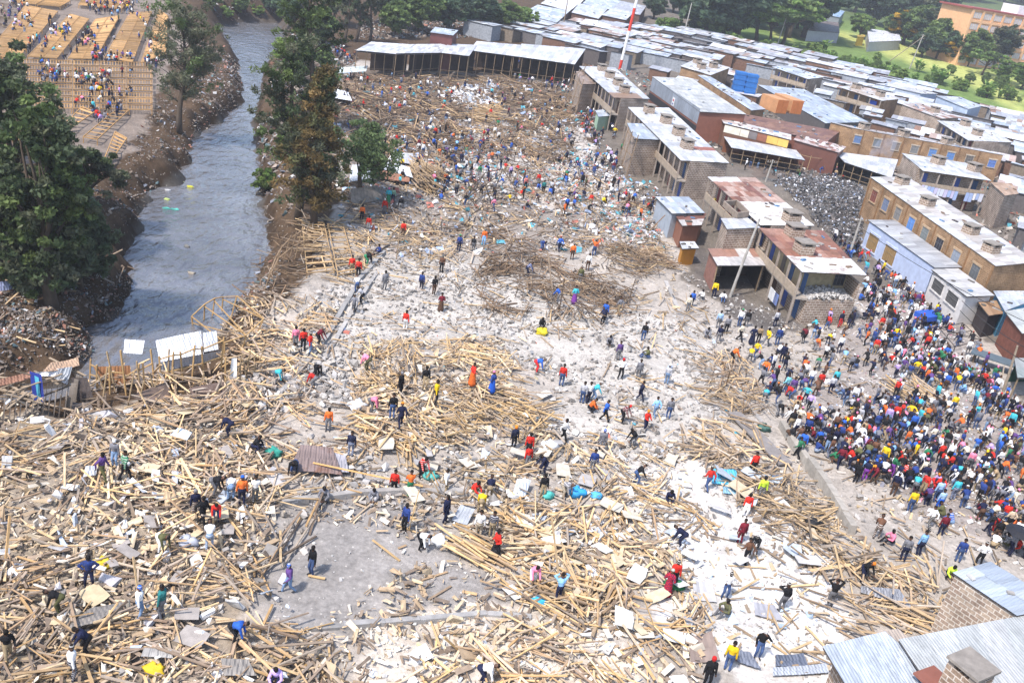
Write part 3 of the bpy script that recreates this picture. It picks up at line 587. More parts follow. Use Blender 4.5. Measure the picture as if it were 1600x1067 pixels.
# blue-white single-storey building
bw1 = house('blue_wall_shop', 'single-storey shop with pale blue wall, two lattice doors and grey tin roof', 'shop', [(1461, 419), (1503, 418), (1398, 344), (1356, 344)], 3.4, 'painted', (.44, .51, .68), [(.40, .41, .43), (.47, .48, .49), (.36, .36, .37)], over=.35, flip=True)
L = math.dist(bw1.foot[3], bw1.foot[0])
for t, wd in ((.14, 2.4), (.42, 2.6)): window(bw1.root, bw1.foot[3], bw1.foot[0], L * t, bw1.zg + 1.5, wd, 1.9, (.30, .19, .07), (.5, .55, .7), bars=6)
bw2 = house('whitewashed_shop', 'whitewashed shop with pierced block vents and light tin roof next to the blue shop', 'shop', [(1511, 464), (1554, 462), (1497, 420), (1455, 421)], 3.3, 'painted', (.62, .60, .58), [(.55, .54, .52), (.5, .49, .48), (.62, .61, .6)], over=.35, flip=True)
L = math.dist(bw2.foot[3], bw2.foot[0])
for t in (.25, .7): window(bw2.root, bw2.foot[3], bw2.foot[0], L * t, bw2.zg + 2.2, 2.4, 1.2, (.07, .07, .07), (.6, .58, .56), bars=8)
# huts at the right-hand border
for lb, px, h_, wc, pl in [
    ('brown-fronted hut with flat tan roof beyond the whitewashed shop', [(1545, 493), (1567, 490), (1562, 470), (1527, 471)], 2.5, (.05, .04, .04), [(.35, .2, .1), (.4, .25, .14)]),
    ('hut with a light blue tin wall and roof behind the red-brown shed', [(1570, 486), (1612, 470), (1600, 455), (1552, 455)], 2.9, (.12, .35, .55), BLUE_TIN),
    ('large red-brown tin shed with pale roof overlooking the dense crowd', [(1597, 521), (1640, 517), (1612, 480), (1570, 487)], 3.4, (.20, .075, .05), [(.52, .53, .5), (.45, .46, .44), (.58, .58, .55)])]:
    house('hut', lb, 'hut', px, h_, 'timber_wall', wc, pl)
canopy('green_stall', 'market stall with dark green cloth under the red-brown shed', 'market stall', [(1590, 590), (1640, 590), (1640, 560), (1585, 560)], 2.2, [(.25, .28, .27), (.32, .33, .32)], posts=2, backcol=(.02, .08, .05))
# ---- building in the lower corner
br = house('stone_workshop', 'stone block building with pale sheet roof, its mortar-lined side facing the plank heaps', 'building', [(1589, 962), (1660, 948), (1547, 878), (1489, 895)], 4.6, 'tan_stone', pal=[(.45, .50, .56), (.52, .56, .60), (.40, .45, .52)], flip=True, over=.12)
h4 = 4.2
lr = thing('tin_roofed_house', tuple(P(1460, 1040, 0)), 'house seen from above with a long pale corrugated roof and a big block chimney', 'house')
rq = [P(1338, 1098, h4), P(1560, 1110, h4 + .1), P(1404, 984, h4 + .1), P(1286, 1011, h4)]
m = MB(); sheet_roof(m, [rq[0], rq[1], rq[2], rq[3]], [(.46, .50, .55), (.50, .54, .58), (.43, .47, .52)], 1.1, 3.4, special=lambda u, v, c: (.40, .33, .27) if u > .78 and random.random() < .6 else c); m.build('roof', 'tin', lr)
rq2 = [P(1478, 1110, h4 + .35), P(1680, 1110, h4 + .35), P(1640, 955, h4 + .3), P(1405, 1000, h4 + .3)]
m = MB(); sheet_roof(m, rq2, [(.44, .45, .44), (.48, .48, .47), (.41, .42, .41)], 1.0, 3.0); m.build('upper_roof', 'tin', lr)
f4 = inset([tuple(P(1300, 1012, h4)[:2]), tuple(P(1350, 1100, h4)[:2]), tuple(P(1680, 1110, h4)[:2]), tuple(P(1630, 962, h4)[:2])], .3); zt = min(p[2] for p in rq) - .1
m = MB(); ring_walls(m, f4, -.6, [zt] * 4); m.build('wall', 'grey_stone', lr)
cp = P(1500, 1082, h4 + .4); chimney(lr, cp, 1.3, 2.0, .55)
m = MB(); cz = P(1470, 1062, h4 + .42); m.box(cz + A(-.3, -.1, .05), (1.3, 1.2, .1), .55, (.22, .085, .06)); m.build('flashing', 'painted', lr)

# ------------------------------------------------------------------ the settlement: larger houses, then the sea of tin roofs
house('gallery_house', 'brick house with open gallery standing out of the tin roofs behind the blue tanks', 'house', [(1262, 124), (1288, 121), None, (1206, 105)], 4.6, 'grey_stone', gal=3, pal=BLUE_TIN)
hB = house('gallery_house', 'brown brick house with three open gallery bays and a bright blue cloth', 'house', [(1378, 158), (1406, 155), None, (1309, 136)], 4.8, 'brown_stone', gal=3, pal=[(.6, .6, .6), (.5, .42, .36), (.62, .62, .62)])
m = MB(); c = A(*hB.inner[0]) * .8 + A(*hB.inner[3]) * .2; m.box(A(c[0] - .3, c[1] - .2, hB.zt[0] - 1.2), (1.6, .1, 1.4), math.atan2(*(A(*hB.foot[0]) - A(*hB.foot[3]))[::-1]), (.03, .10, .55)); m.build('blue_cloth', 'painted', hB.root)
hC = house('gallery_house', 'dark stone house with clean whitish roof and two chimneys behind the long brick block', 'house', [(1513, 220), (1583, 223), None, (1464, 189)], 4.8, 'grey_stone', gal=3)
hF = house('stone_house', 'weathered stone house with rust and white roof beside the brown gallery house', 'house', [(1470, 186), (1500, 184), None, (1408, 163)], 4.4, 'grey_stone', pal=[(.5, .42, .38), (.35, .2, .15), (.6, .58, .57)])
house('tin_house', 'pale blue tin house with a slanting roof among the tin roofs', 'house', [(1513, 171), (1535, 166), (1500, 152), (1462, 150)], 4.0, 'painted', (.40, .48, .60), BLUE_TIN)
house('tin_house', 'long low tin house with white roof and a dark slit under the eave', 'house', [(1440, 147), (1466, 147), (1400, 131), (1368, 131)], 3.8, 'painted', (.42, .48, .58), WHITE_TIN)
house('roofed_yard', 'very large grey-blue roof covering a whole yard beside the orange containers', 'shed', [(1290, 193), (1357, 191), (1256, 140), (1184, 133)], 3.6, 'painted', (.12, .11, .11), BLUE_TIN[:3])
house('walled_shed', 'narrow shed behind a long brown stone wall next to the warehouse', 'shed', [(1174, 173), (1196, 171), (1106, 118), (1090, 118)], 4.4, 'brown_stone', pal=BLUE_TIN)
hG = house('stone_house', 'small brown stone house with white roof and three chimneys near the mast', 'house', [(1110, 118), (1141, 106), (1089, 92), (1063, 104)], 4.8, 'brown_stone')
for hh, uv in ((hB, ((.5, .25), (.5, .8))), (hC, ((.4, .3), (.5, .8))), (hF, ((.5, .4),)), (hG, ((.3, .5), (.6, .8), (.6, .3)))):
    for u, v in uv: chimney(hh.root, roofpt(hh.q, u, v), 1.5, 1.4, .4)
# shed roofs at the far side of the cleared ground
MS = [([(556, 79), (618, 85), (640, 70), (580, 66)], 'market shed with torn sheets hanging at its end beyond the trees'), ([(618, 84), (690, 83), (700, 69), (640, 70)], 'market shed bay with sagging grey roof and green door'),
      ([(690, 83), (733, 88), (745, 71), (700, 69)], 'market shed bay with bright white roof sheet'), ([(733, 79), (802, 88), (815, 71), (745, 65)], 'market shed bay with dented light grey roof over hung clothes'),
      ([(802, 88), (898, 101), (915, 77), (815, 69)], 'longest market shed bay, its grey roof reaching the row houses')]
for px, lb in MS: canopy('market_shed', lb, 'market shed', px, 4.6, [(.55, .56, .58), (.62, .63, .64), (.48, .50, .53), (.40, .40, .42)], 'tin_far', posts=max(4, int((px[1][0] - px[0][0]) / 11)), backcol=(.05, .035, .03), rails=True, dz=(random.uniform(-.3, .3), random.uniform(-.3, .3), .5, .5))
gd = MB(); a, b_ = P(664, 97), P(694, 99); gd.beam(a + A(0, 0, 1.6), b_ + A(0, 0, 1.6), .1, 3.2, (.01, .17, .09)); tag(gd.build('green_gate', 'painted'), 'tall dark green sheet gate under the market shed roof', 'gate')
house('roof_hut', 'little dark red hut rising above the market shed roofs', 'hut', [(672, 51), (708, 56), (716, 48), (680, 43)], 7.0, 'painted', (.16, .06, .055), BLUE_TIN)
SHL = [(tuple(P(968, 108)[:2]), 'red and white mast'), (tuple(P(1215, 165)[:2]), 'orange containers'), (tuple(P(1160, 132)[:2]), 'blue tank stack'), (tuple(P(1490, 270)[:2]), 'laundry house'), (tuple(P(1090, 150)[:2]), 'warehouse'),
       (tuple(P(1421, 107)[:2]), 'pale pole by the field'), (tuple(P(1212, 77)[:2]), 'pole by the acacias'), (tuple(P(690, 60)[:2]), 'little dark red hut'), (tuple(P(1440, 230)[:2]), 'long brown brick block'), (tuple(P(1350, 150)[:2]), 'brown gallery house'), (tuple(P(1490, 165)[:2]), 'pale blue tin house'), (tuple(P(885, 40)[:2]), 'grey bridge')]
SHL = [(a[0], a[1], b_) for a, b_ in SHL]
zone_px = [(700, 60), (860, 48), (1000, 58), (1100, 62), (1222, 92), (1400, 135), (1660, 222), (1660, 345), (1600, 300), (1560, 236), (1400, 190), (1300, 175), (1190, 130), (1085, 112), (1015, 112), (965, 100), (905, 98), (815, 66)]
zone = PXY(zone_px); ua = nrm(A(*P(1480, 170)[:2]) - A(*P(1120, 85)[:2])); va = A(-ua[1], ua[0]); org = A(*P(1120, 100)[:2])
blocked = [inset(f, -1.2) for f in FOOTS] + [PXY([(1000, 104), (1050, 112), (1050, 120), (1000, 118)]), PXY([(1140, 118), (1180, 118), (1260, 170), (1245, 185), (1180, 160)])]
shacks = []; DU, DV = 8.0, 4.3
TONE = [(BLUE_TIN, 'grey-blue'), ([(.52, .54, .59), (.58, .60, .64), (.46, .49, .54)], 'pale'), ([(.70, .70, .72), (.76, .76, .77), (.64, .65, .67)], 'white'), ([(.40, .41, .45), (.46, .47, .50), (.35, .36, .40)], 'dark grey'), ([(.50, .47, .47), (.40, .30, .26), (.58, .57, .58)], 'rust-patched')]
cand = []
for j in range(-22, 50):
    for i in range(-22, 42):
        c = org + ua * (i * DU + (j % 2) * 4 + random.uniform(-1.5, 1.5)) + va * (j * DV + random.uniform(-.4, .4) + 1.5 * math.sin(i * .9))
        if not inpoly(c[0], c[1], zone): continue
        L, Wd = DU * random.uniform(1.0, 1.25), DV * random.uniform(1.0, 1.2); ang = random.gauss(0, .06)
        e = ua * math.cos(ang) + va * math.sin(ang); f_ = A(-e[1], e[0]); q = [c - e * L / 2 - f_ * Wd / 2, c + e * L / 2 - f_ * Wd / 2, c + e * L / 2 + f_ * Wd / 2, c - e * L / 2 + f_ * Wd / 2]
        pts = np.array(q + [c] + [(q[k] + q[(k + 1) % 4]) / 2 for k in range(4)])
        if any(inpoly(pts[:, 0], pts[:, 1], bk).any() for bk in blocked): continue
        X = proj((c[0], c[1], Tz(*c) + 3))
        if X[0] > 1690 or X[0] < 690 or X[1] < -5: continue
        cand.append((math.hypot(*c), c, q))
cand.sort(key=lambda t: t[0]); print('shacks', len(cand))
taken = [(min(p[0] for p in q), max(p[0] for p in q), min(p[1] for p in q), max(p[1] for p in q), q) for _, _, q in cand] + [(min(p[0] for p in q), max(p[0] for p in q), min(p[1] for p in q), max(p[1] for p in q), q) for q in blocked]
gap = PXY([(905, 100), (1000, 62), (1222, 92), (1400, 135), (1660, 222), (1690, 460), (1612, 400), (1560, 290), (1300, 192), (1160, 176), (1090, 165), (1010, 118), (985, 116)]); gp = np.array(gap); n_gap = 0
for _ in range(6000):
    if n_gap > 75: break
    c = gp.min(0) + np.array([random.random(), random.random()]) * (gp.max(0) - gp.min(0))
    if not inpoly(c[0], c[1], gap): continue
    L, Wd = random.uniform(3.6, 7), random.uniform(2.6, 3.8); q = [c - ua * L / 2 - va * Wd / 2, c + ua * L / 2 - va * Wd / 2, c + ua * L / 2 + va * Wd / 2, c - ua * L / 2 + va * Wd / 2]; pts = np.array(q + [c] + [(q[k] + q[(k + 1) % 4]) / 2 for k in range(4)]); bb = (*pts.min(0), *pts.max(0)); bad = False
    for x0, x1, y0, y1, pq in taken:
        if bb[0] > x1 or bb[2] < x0 or bb[1] > y1 or bb[3] < y0: continue
        if inpoly(pts[:, 0], pts[:, 1], pq).any() or inpoly(np.array([p[0] for p in pq]), np.array([p[1] for p in pq]), q).any(): bad = True; break
    if bad: continue
    n_gap += 1; cand.append((math.hypot(*c), c, q)); taken.append((bb[0], bb[2], bb[1], bb[3], q))
for dd, c, q in cand[:290]:
    g = [Tz(*p) for p in q]; gz = min(g); h = random.uniform(2.7, 3.7); sl = random.uniform(.2, .7) * random.choice((-1, 1, 1)); pal, tone = random.choices(TONE, (5, 3, 1, 3, 1.6))[0]
    q3 = [A(*p, gz + h + (sl if k > 1 else 0) + random.uniform(-.12, .12)) for k, p in enumerate(q)]
    root = thing('tin_shack', (c[0], c[1], gz), None, 'shack', 'tin-roofed shacks of the settlement'); wm = MB(); ft = inset(q, .35); wc = random.choice([(.10, .085, .08), (.16, .09, .06), (.28, .30, .33), (.13, .12, .12), (.2, .16, .12)])
    ring_walls(wm, ft, gz - .6, [p[2] - .08 for p in q3], 0, wc); wm.build('wall', 'timber_wall', root)
    rm = MB(); sheet_roof(rm, q3, pal, 1.15, 2.2, 0, .05, wear=True); rm.build('roof', 'tin_far', root); shacks.append((root, c[0], c[1], f"{'high' if h > 3.5 else 'low' if h < 2.9 else 'mid-height'} shack with {tone} tin roof"))
relabel(shacks, SHL, 'shack')
# far roofs up the slope, the bridge
fr = []
for px, tone in [([(815, 22), (870, 36), (890, 18), (840, 8)], 0), ([(845, 6), (890, 18), (905, 6), (860, -4)], 2), ([(893, 20), (935, 30), (950, 14), (905, 6)], 1), ([(910, 6), (955, 16), (970, 2), (925, -8)], 0), ([(940, 24), (978, 32), (990, 20), (955, 14)], 1), ([(905, 38), (950, 46), (958, 36), (915, 30)], 2), ([(955, 14), (1000, 24), (1010, 10), (970, 2)], 3), ([(880, 4), (905, 8), (920, -8), (890, -12)], 2), ([(940, 50), (975, 56), (985, 46), (955, 40)], 4)]:
    hh = house('tin_shack', '-', 'shack', px, 3.5, 'timber_wall', (.14, .08, .06), TONE[tone][0], 'tin_far', group='tin-roofed shacks of the settlement'); l = parent_loc(hh.root); fr.append((hh.root, l[0], l[1], f"distant shack with {TONE[tone][1]} roof up the slope"))
relabel(fr, SHL, 'shack')
bm = MB(); a, b_ = P(857, 36, 2.0), P(906, 52, 2.0); d = nrm(b_ - a); L = np.linalg.norm(b_ - a)
bm.beam(a, b_, 5, .5, (.33, .32, .31)); bm.beam(a + A(0, 0, 1.2), b_ + A(0, 0, 1.2), .25, .25, (.42, .41, .40))
for k in range(16): p = a + d * L * (k + .5) / 16; bm.beam(p, p + A(0, 0, 1.2), .3, .3, (.40, .39, .38))
tag(bm.build('bridge', 'concrete'), 'grey concrete bridge with a slotted railing between trees and far roofs', 'bridge')
# containers and tanks
def container(label, px0, px1, h):
    a, b_ = P(*px0, h), P(*px1, h); c = (a + b_) / 2; d = nrm(b_ - a); ang = math.atan2(d[1], d[0]); L = max(np.linalg.norm((b_ - a)[:2]), 5); root = thing('shipping_container', (c[0], c[1], c[2] - 1.3), label, 'container', 'orange containers among the roofs')
    m = MB(); m.box(c, (L, 2.5, 2.6), ang, (.52, .27, .13)); nrb = int(L / .35)
    for k in range(nrb):
        for s in (-1, 1): p = c + d * (k / nrb - .5 + .01) * L + A(-d[1], d[0], 0) * s * 1.27; m.box(p, (.14, .06, 2.4), ang, (.47, .24, .11))
    m.build('body', 'painted', root); m = MB()
    for s in (-1, 1): m.box(c + A(d[0], d[1], 0) * (L / 2 + .03) + A(-d[1], d[0], 0) * s * .62, (.05, 1.18, 2.4), ang, (.48, .16, .05))
    m.build('door', 'painted', root)
container('orange shipping container with light orange roof, the one beside the dark roof litter', (1197, 157), (1222, 168), 5.4); container('orange shipping container closest to the very large grey-blue roof', (1217, 156), (1245, 169), 5.4)
c = P(1160, 146, 3.0); root = thing('water_tank_stack', tuple(c), 'bright blue banded plastic tanks standing side by side above the roofs', 'water tank')
for s in (-1, 1):
    m = MB(); cc = c + A(ua[0], ua[1], 0) * s * 1.25
    for k in range(8): m.box(cc + A(0, 0, .3 + k * .52), (2.3 if k % 2 else 2.15, 2.3 if k % 2 else 2.15, .5), math.atan2(ua[1], ua[0]) + .4, (.03, .15, .43))
    m.build('tank', 'painted', root)
m = MB(); m.box(c - A(0, 0, 1.6), (5, 2.6, 3.1), math.atan2(ua[1], ua[0]), (.12, .1, .09)); m.build('stand', 'timber_wall', root)

# ------------------------------------------------------------------ far side: school block, field things
def far_slab(q0, q1, h0):
    return P(*q0), P(*q1)
a = P(1492, 102); b_ = P(1660, 118); a[2] = b_[2] = min(a[2], b_[2]); d = nrm(b_ - a); n = A(d[1], -d[0], 0); L = np.linalg.norm(b_ - a); Hs = 0
for hh in np.linspace(8, 40, 130):
    if proj(a + A(0, 0, hh))[1] > 14: Hs = hh
root = thing('school_block', tuple((a + b_) / 2), 'large orange four-storey block with rows of pale windows beyond the trees', 'building')
m = MB(); m.prism(ccw([tuple(a[:2]), tuple(b_[:2]), tuple((b_ - n * 14)[:2]), tuple((a - n * 14)[:2])]), a[2] - 2, a[2] + Hs, (.70, .40, .21)); m.build('wall', 'painted', root)
m = MB(); m.beam((a + b_) / 2 - n * 7 - d * L * .52 + A(0, 0, Hs + .3), (a + b_) / 2 - n * 7 + d * L * .52 + A(0, 0, Hs + .3), 15, .5, (.30, .08, .07)); m.build('roof', 'painted', root)
m = MB(); m.box(a * .45 + b_ * .55 - n * 6 + A(0, 0, Hs + 1.8), (12, 7, 3), math.atan2(d[1], d[0]), (.7, .7, .72)); m.build('roof_room', 'painted', root)
nb = 11; fl = 5
for k in range(nb):
    for j in range(fl):
        c = a + d * L * (k + .5) / nb + A(0, 0, Hs * (j + .52) / fl) + n * .05; m = MB(); ww = L / nb * .72; m.beam(c - d * ww / 2, c + d * ww / 2, .12, Hs / fl * .5, (.50, .50, .53))
        for t in (-.25, 0, .25): m.beam(c + d * ww * t - A(0, 0, Hs / fl * .25) + n * .08, c + d * ww * t + A(0, 0, Hs / fl * .25) + n * .08, .25, .08, (.62, .45, .33), up=tuple(n))
        m.build('window', 'painted', root)
for k in range(nb + 1):
    m = MB(); c = a + d * L * k / nb + n * .15; m.beam(c - A(0, 0, 2), c + A(0, 0, Hs), .9, .4, (.74, .43, .23), up=tuple(n)); m.build('pilaster', 'painted', root)
for j in range(fl + 1):
    m = MB(); z = A(0, 0, Hs * j / fl); m.beam(a + n * .12 + z, b_ + n * .12 + z, .35, .7, (.76, .45, .25)); m.build('band', 'painted', root)
house('long_white_shed', 'long low whitish shed at the far edge of the green field', 'shed', [(1358, 66), (1408, 64), (1405, 52), (1355, 45)], 3.2, 'painted', (.4, .4, .42), [(.62, .62, .66), (.56, .57, .61)], 'tin_far')
house('field_house', 'small brown-roofed house with blue windows behind the field', 'house', [(1262, 48), (1312, 52), (1310, 36), (1275, 32)], 3.4, 'painted', (.35, .36, .40), [(.16, .12, .10), (.2, .15, .12)])
m = house('yellow_kiosk', 'bright yellow kiosk at the edge of the green field', 'kiosk', [(1340, 58), (1352, 58), (1351, 55), (1339, 55)], 3.0, 'painted', (.75, .48, .03), [(.6, .4, .05)])
house('blue_roof_shed', 'shed with faded blue roof under the trees behind the field', 'shed', [(1275, 20), (1312, 28), (1320, 18), (1290, 12)], 4.0, 'painted', (.2, .22, .25), [(.25, .38, .55), (.35, .45, .58)])
# poles, mast, wires
def pole(name, base, top, r, label, cat='utility pole', col=(.36, .34, .31), arms=0, parts=True):
    b = P(*base); hs = np.linspace(2, 60, 300); ys = [proj(b + A(0, 0, h))[1] for h in hs]; h = float(hs[int(np.argmin(np.abs(np.array(ys) - top[1])))])
    t = b + A(0, 0, h); r_ = ray(*top); k = t[1] / r_[1]; t2 = A(r_[0] * k, t[1], CAMH + r_[2] * k); root = thing(name, tuple(b), label, cat)
    m = MB(); m.tube([b - A(0, 0, .4), (b + t2) / 2, t2], [r, r * .9, r * .7], 8, col); m.build('shaft', 'concrete', root)
    for i in range(arms):
        p = t2 - A(0, 0, .4 + i * .9); m = MB(); m.beam(p - A(.8, .25, 0), p + A(.8, .25, 0), .1, .12, (.2, .16, .12)); 
        for s in (-.7, -.3, .3, .7): m.tube([p + A(s, s * .3, .05), p + A(s, s * .3, .22)], .04, 5, (.5, .5, .5))
        m.build('crossarm', 'concrete', root)
    return root, t2
pole('utility_pole', (1140, 464), (1187, 342), .15, 'pale slanting concrete pole in front of the open lean-to', arms=0)
pole('utility_pole', (1326, 402), (1346, 340), .15, 'grey pole at the mouth of the alley by the blue-walled shop', arms=1)
pole('utility_pole', (1196, 284), (1208, 250), .14, 'short pole at the edge of the rubbish heap', arms=1)
pole('utility_pole', (1263, 174), (1275, 133), .12, 'thin pole on the very large grey-blue roof yard')
pole('utility_pole', (1356, 200), (1363, 168), .10, 'thin pole behind the long brown brick block')
pole('utility_pole', (1066, 64), (1081, 5), .16, 'thin whitish pole between the tin roofs and the dark woods')
pole('utility_pole', (1212, 78), (1230, 24), .16, 'thin whitish pole among feathery acacias', arms=1)
pole('utility_pole', (1421, 108), (1443, 54), .18, 'pale pole with two crossarms at the field edge', arms=2)
m = MB(); a = P(1386, 99); b_ = P(1421, 108) + A(2, 2, 10); m.tube([a, b_], .12, 6, (.25, .2, .16)); tag(m.build('pole_strut', 'bark'), 'slanting brown strut propping the pale field pole', 'strut')
pole('utility_pole', (878, 53), (888, -4), .16, 'brown wooden pole beside the grey bridge', col=(.22, .16, .11))
b = P(968, 109); root = thing('radio_mast', tuple(b), 'tall red and white banded mast rising beside the row houses', 'mast'); z = 0; k = 0
while z < 34:
    m = MB(); l = [2.2, 6.5, 5, 6.5, 5, 6.5, 5][min(k, 6)]; o1, o2 = A(.09 * z * .55, 0, z), A(.09 * (z + l) * .55, 0, z + l); m.tube([b + o1, b + o2], .33, 8, (.60, .05, .03) if k % 2 == 0 else (.75, .75, .74)); m.build('red_band' if k % 2 == 0 else 'white_band', 'painted', root); z += l; k += 1
def cable(pts, sag, r=.03):
    m = MB(); P0, P1 = pts; q = [P0 + (P1 - P0) * t - A(0, 0, sag * 4 * t * (1 - t)) for t in np.linspace(0, 1, 12)]; m.tube(q, r, 4, (.03, .03, .03)); return m
_, tA = pole('utility_pole', (1568, 612), (1590, 540), .12, 'thin pole standing in the crowd by the red-brown tin shed', col=(.3, .24, .18))
for k, (s, e) in enumerate((((1503, 470), (1640, 560)), ((1500, 485), (1640, 585)), ((1350, 360), (1640, 520)))):
    m = cable((P(*s, 5.2), P(*e, 5.6)), .5); tag(m.build('overhead_cable', 'painted'), 'thin dark cable sagging above the crowd, ' + ('highest of the three', 'lowest of the three', 'longest and crossing the alley')[k], 'cable')

# ------------------------------------------------------------------ trees
def leaf_quads(C, rad, m, size, col, squash=.8, asp=2.2, jit=.25, g=None):
    """m leaf faces round each clump centre; returns V (n,4,3), colours (n,3)"""
    g = g or rng; n = len(C); k = n * m; rad = np.repeat(np.broadcast_to(rad, n), m)
    o = g.normal(size=(k, 3)); o /= np.linalg.norm(o, axis=1, keepdims=True); o *= (g.random((k, 1)) ** .45) * rad[:, None]; o[:, 2] *= squash
    c = np.repeat(C, m, 0) + o; a = g.normal(size=(k, 3)); a /= np.linalg.norm(a, axis=1, keepdims=True); b = np.cross(a, g.normal(size=(k, 3))); b /= np.linalg.norm(b, axis=1, keepdims=True)
    s = size * g.uniform(.6, 1.4, (k, 1)); a *= s; b *= s / asp
    V = np.stack([c - a, c + b, c + a, c - b], 1); cc = np.repeat(np.broadcast_to(col, (n, 3)), m, 0) * g.uniform(1 - jit, 1 + jit, (k, 1))
    return V, cc
def leaf_mesh(name, parts):
    V = np.concatenate([p[0] for p in parts]); C = np.concatenate([p[1] for p in parts]); n = len(V)
    return nmesh(name, V.reshape(-1, 3), np.arange(n * 4).reshape(n, 4), np.repeat(C, 4, 0), None, None, False, ['leaf'])
def limb(mb, a, b, r0, r1, col, bend=.1, n=5):
    a, b = np.asarray(a, float), np.asarray(b, float); L = np.linalg.norm(b - a); k = A(random.uniform(-1, 1), random.uniform(-1, 1), random.uniform(-.3, .6)) * bend * L
    pts = [a + (b - a) * t + k * 4 * t * (1 - t) * .5 for t in np.linspace(0, 1, 5)]; mb.tube(pts, [r0 + (r1 - r0) * t for t in np.linspace(0, 1, 5)], n, col); return pts
BARK = (.085, .065, .048)
def tree_meshes(kind, h, wd, cols, dens=1.0, leaf=.3, seed=0, lean=(0, 0)):
    """trunk and crown of one tree standing at the origin"""
    random.seed(seed); g = np.random.default_rng(seed); tb = MB(); parts = []; top = A(lean[0], lean[1], h * .97)
    ax = lambda t: A(lean[0] * t * t + .02 * h * math.sin(t * 7 + seed), lean[1] * t * t + .02 * h * math.cos(t * 5 + seed), h * .97 * t)
    pick = lambda z: tuple(np.array(random.choice(cols)) * random.uniform(.7, 1.25))
    if kind in ('feathery', 'conifer'):
        r = .022 * h + .06; tb.tube([ax(t) for t in np.linspace(0, 1, 9)] if True else [], [r * (1 - .85 * t) for t in np.linspace(0, 1, 9)], 8, BARK); C, RR, CC = [], [], []
        nb = int((58 if kind == 'conifer' else 46) * dens); t0 = .14 if kind == 'conifer' else .24
        for i in range(nb):
            t = t0 + (1 - t0) * (i / nb) ** .9; a = ax(t); ph = random.uniform(0, 6.283)
            if kind == 'conifer': L = wd * (1.02 - t) ** .75 * random.uniform(.5, 1.15) * (1 if t > .25 else .75); rise = random.uniform(.0, .35)
            else: L = wd * (math.sin(min(1, (t - t0) / (1 - t0) + .18) * 2.6) ** .8 + .08) * random.uniform(.45, 1.2); rise = random.uniform(.25, .95)
            b = a + A(math.cos(ph), math.sin(ph), rise) * L; pts = limb(tb, a, b, r * .28 * (1.1 - t), .02, BARK, .12, 4); cl = pick(t)
            for q in np.linspace(.3, 1.05, max(3, int(L / (wd * .13)))):
                p = a + (b - a) * q + A(*(g.normal(size=3) * .06 * wd)) + A(0, 0, .08 * wd * math.sin(q * 3)); C.append(p); RR.append(wd * random.uniform(.09, .17)); CC.append(np.array(cl) * random.uniform(.8, 1.2))
        V, c = leaf_quads(np.array(C), np.array(RR), int(34 * min(dens, 1.4)), leaf, np.array(CC), .85, 3.2, .3, g); parts.append((V, c))
    else:
        r = .03 * h + .05; fork = {'broad': .35, 'acacia': .55, 'bush': .08}.get(kind, .3)
        tb.tube([ax(t) for t in np.linspace(0, fork + .12, 5)], [r * (1 - .5 * t) for t in np.linspace(0, 1, 5)], 8, BARK); C, RR, CC = [], [], []
        n = int({'broad': 170, 'acacia': 110, 'bush': 60}.get(kind, 60) * dens); nl = 0
        for i in range(n):
            u = g.normal(size=3); u /= np.linalg.norm(u); rr = random.random() ** .42
            if kind == 'acacia': lay = random.choice((.72, .84, .95)); p = A(u[0] * wd * rr * (1.1 - .25 * (lay > .9)), u[1] * wd * rr * (1.1 - .25 * (lay > .9)), h * lay + random.gauss(0, .025) * h)
            elif kind == 'bush': p = A(u[0] * wd * rr, u[1] * wd * rr, h * .48 + u[2] * h * .44 * rr)
            else: p = A(u[0] * wd * rr * .95, u[1] * wd * rr * .95, h * .57 + u[2] * h * .41 * rr)
            p += A(lean[0], lean[1], 0) * .6
            if vnoise(p[0] * 1 + seed * 9, p[1] + p[2] * .7, wd * .42, seed % 7) < .44 and kind != 'bush': continue
            C.append(p); RR.append(wd * random.uniform(.09, .2) * (1.4 if kind == 'bush' else 1)); CC.append(pick(0))
            if nl < 16 and random.random() < .4: nl += 1; limb(tb, ax(fork * random.uniform(.7, 1.1)), p, r * .42, .03, BARK, .12, 5)
        V, c = leaf_quads(np.array(C), np.array(RR), int(58 * min(dens, 1.3)), leaf, np.array(CC), .62 if kind != 'acacia' else .35, 1.8, .3, g); parts.append((V, c))
    V = np.array(tb.v); random.seed(seed + 77)
    return nmesh('trunk', V, tb.f, np.array(tb.c), tb.uv, tb.mi, True, ['bark']), leaf_mesh('crown', parts)
def height_to(base, ytop):
    hs = np.linspace(.5, 60, 400); ys = np.array([proj(base + A(0, 0, h))[1] for h in hs]); return float(hs[int(np.abs(ys - ytop).argmin())])
GREEN = [(.10, .145, .05), (.125, .17, .055), (.08, .115, .04)]; DARK = [(.065, .095, .042), (.085, .115, .048), (.055, .075, .038)]
GREY = [(.15, .165, .10), (.18, .19, .12), (.115, .13, .075)]; BROWN = [(.17, .12, .045), (.135, .11, .042), (.10, .105, .044), (.205, .14, .055)]
LIGHT = [(.13, .20, .05), (.10, .165, .042), (.16, .225, .06)]; BLUEG = [(.045, .075, .042), (.058, .09, .05), (.05, .075, .052)]
def put_tree(name, label, base, ytop, kind, wd, cols, dens=1.0, leaf=.3, seed=1, lean=(0, 0), group=None):
    b = P(*base); h = height_to(b, ytop); t, c = tree_meshes(kind, h, wd, cols, dens, leaf, seed, lean); root = thing(name, tuple(b), label, 'tree', group)
    link('trunk', t, root); link('crown', c, root); return root
put_tree('broadleaf_tree', 'tall dark broadleaf tree rising over the rubbish bank beside the river', (84, 478), 150, 'broad', 4.0, DARK + GREEN + GREY[2:], 1.7, .2, 3, (-1.2, 0))
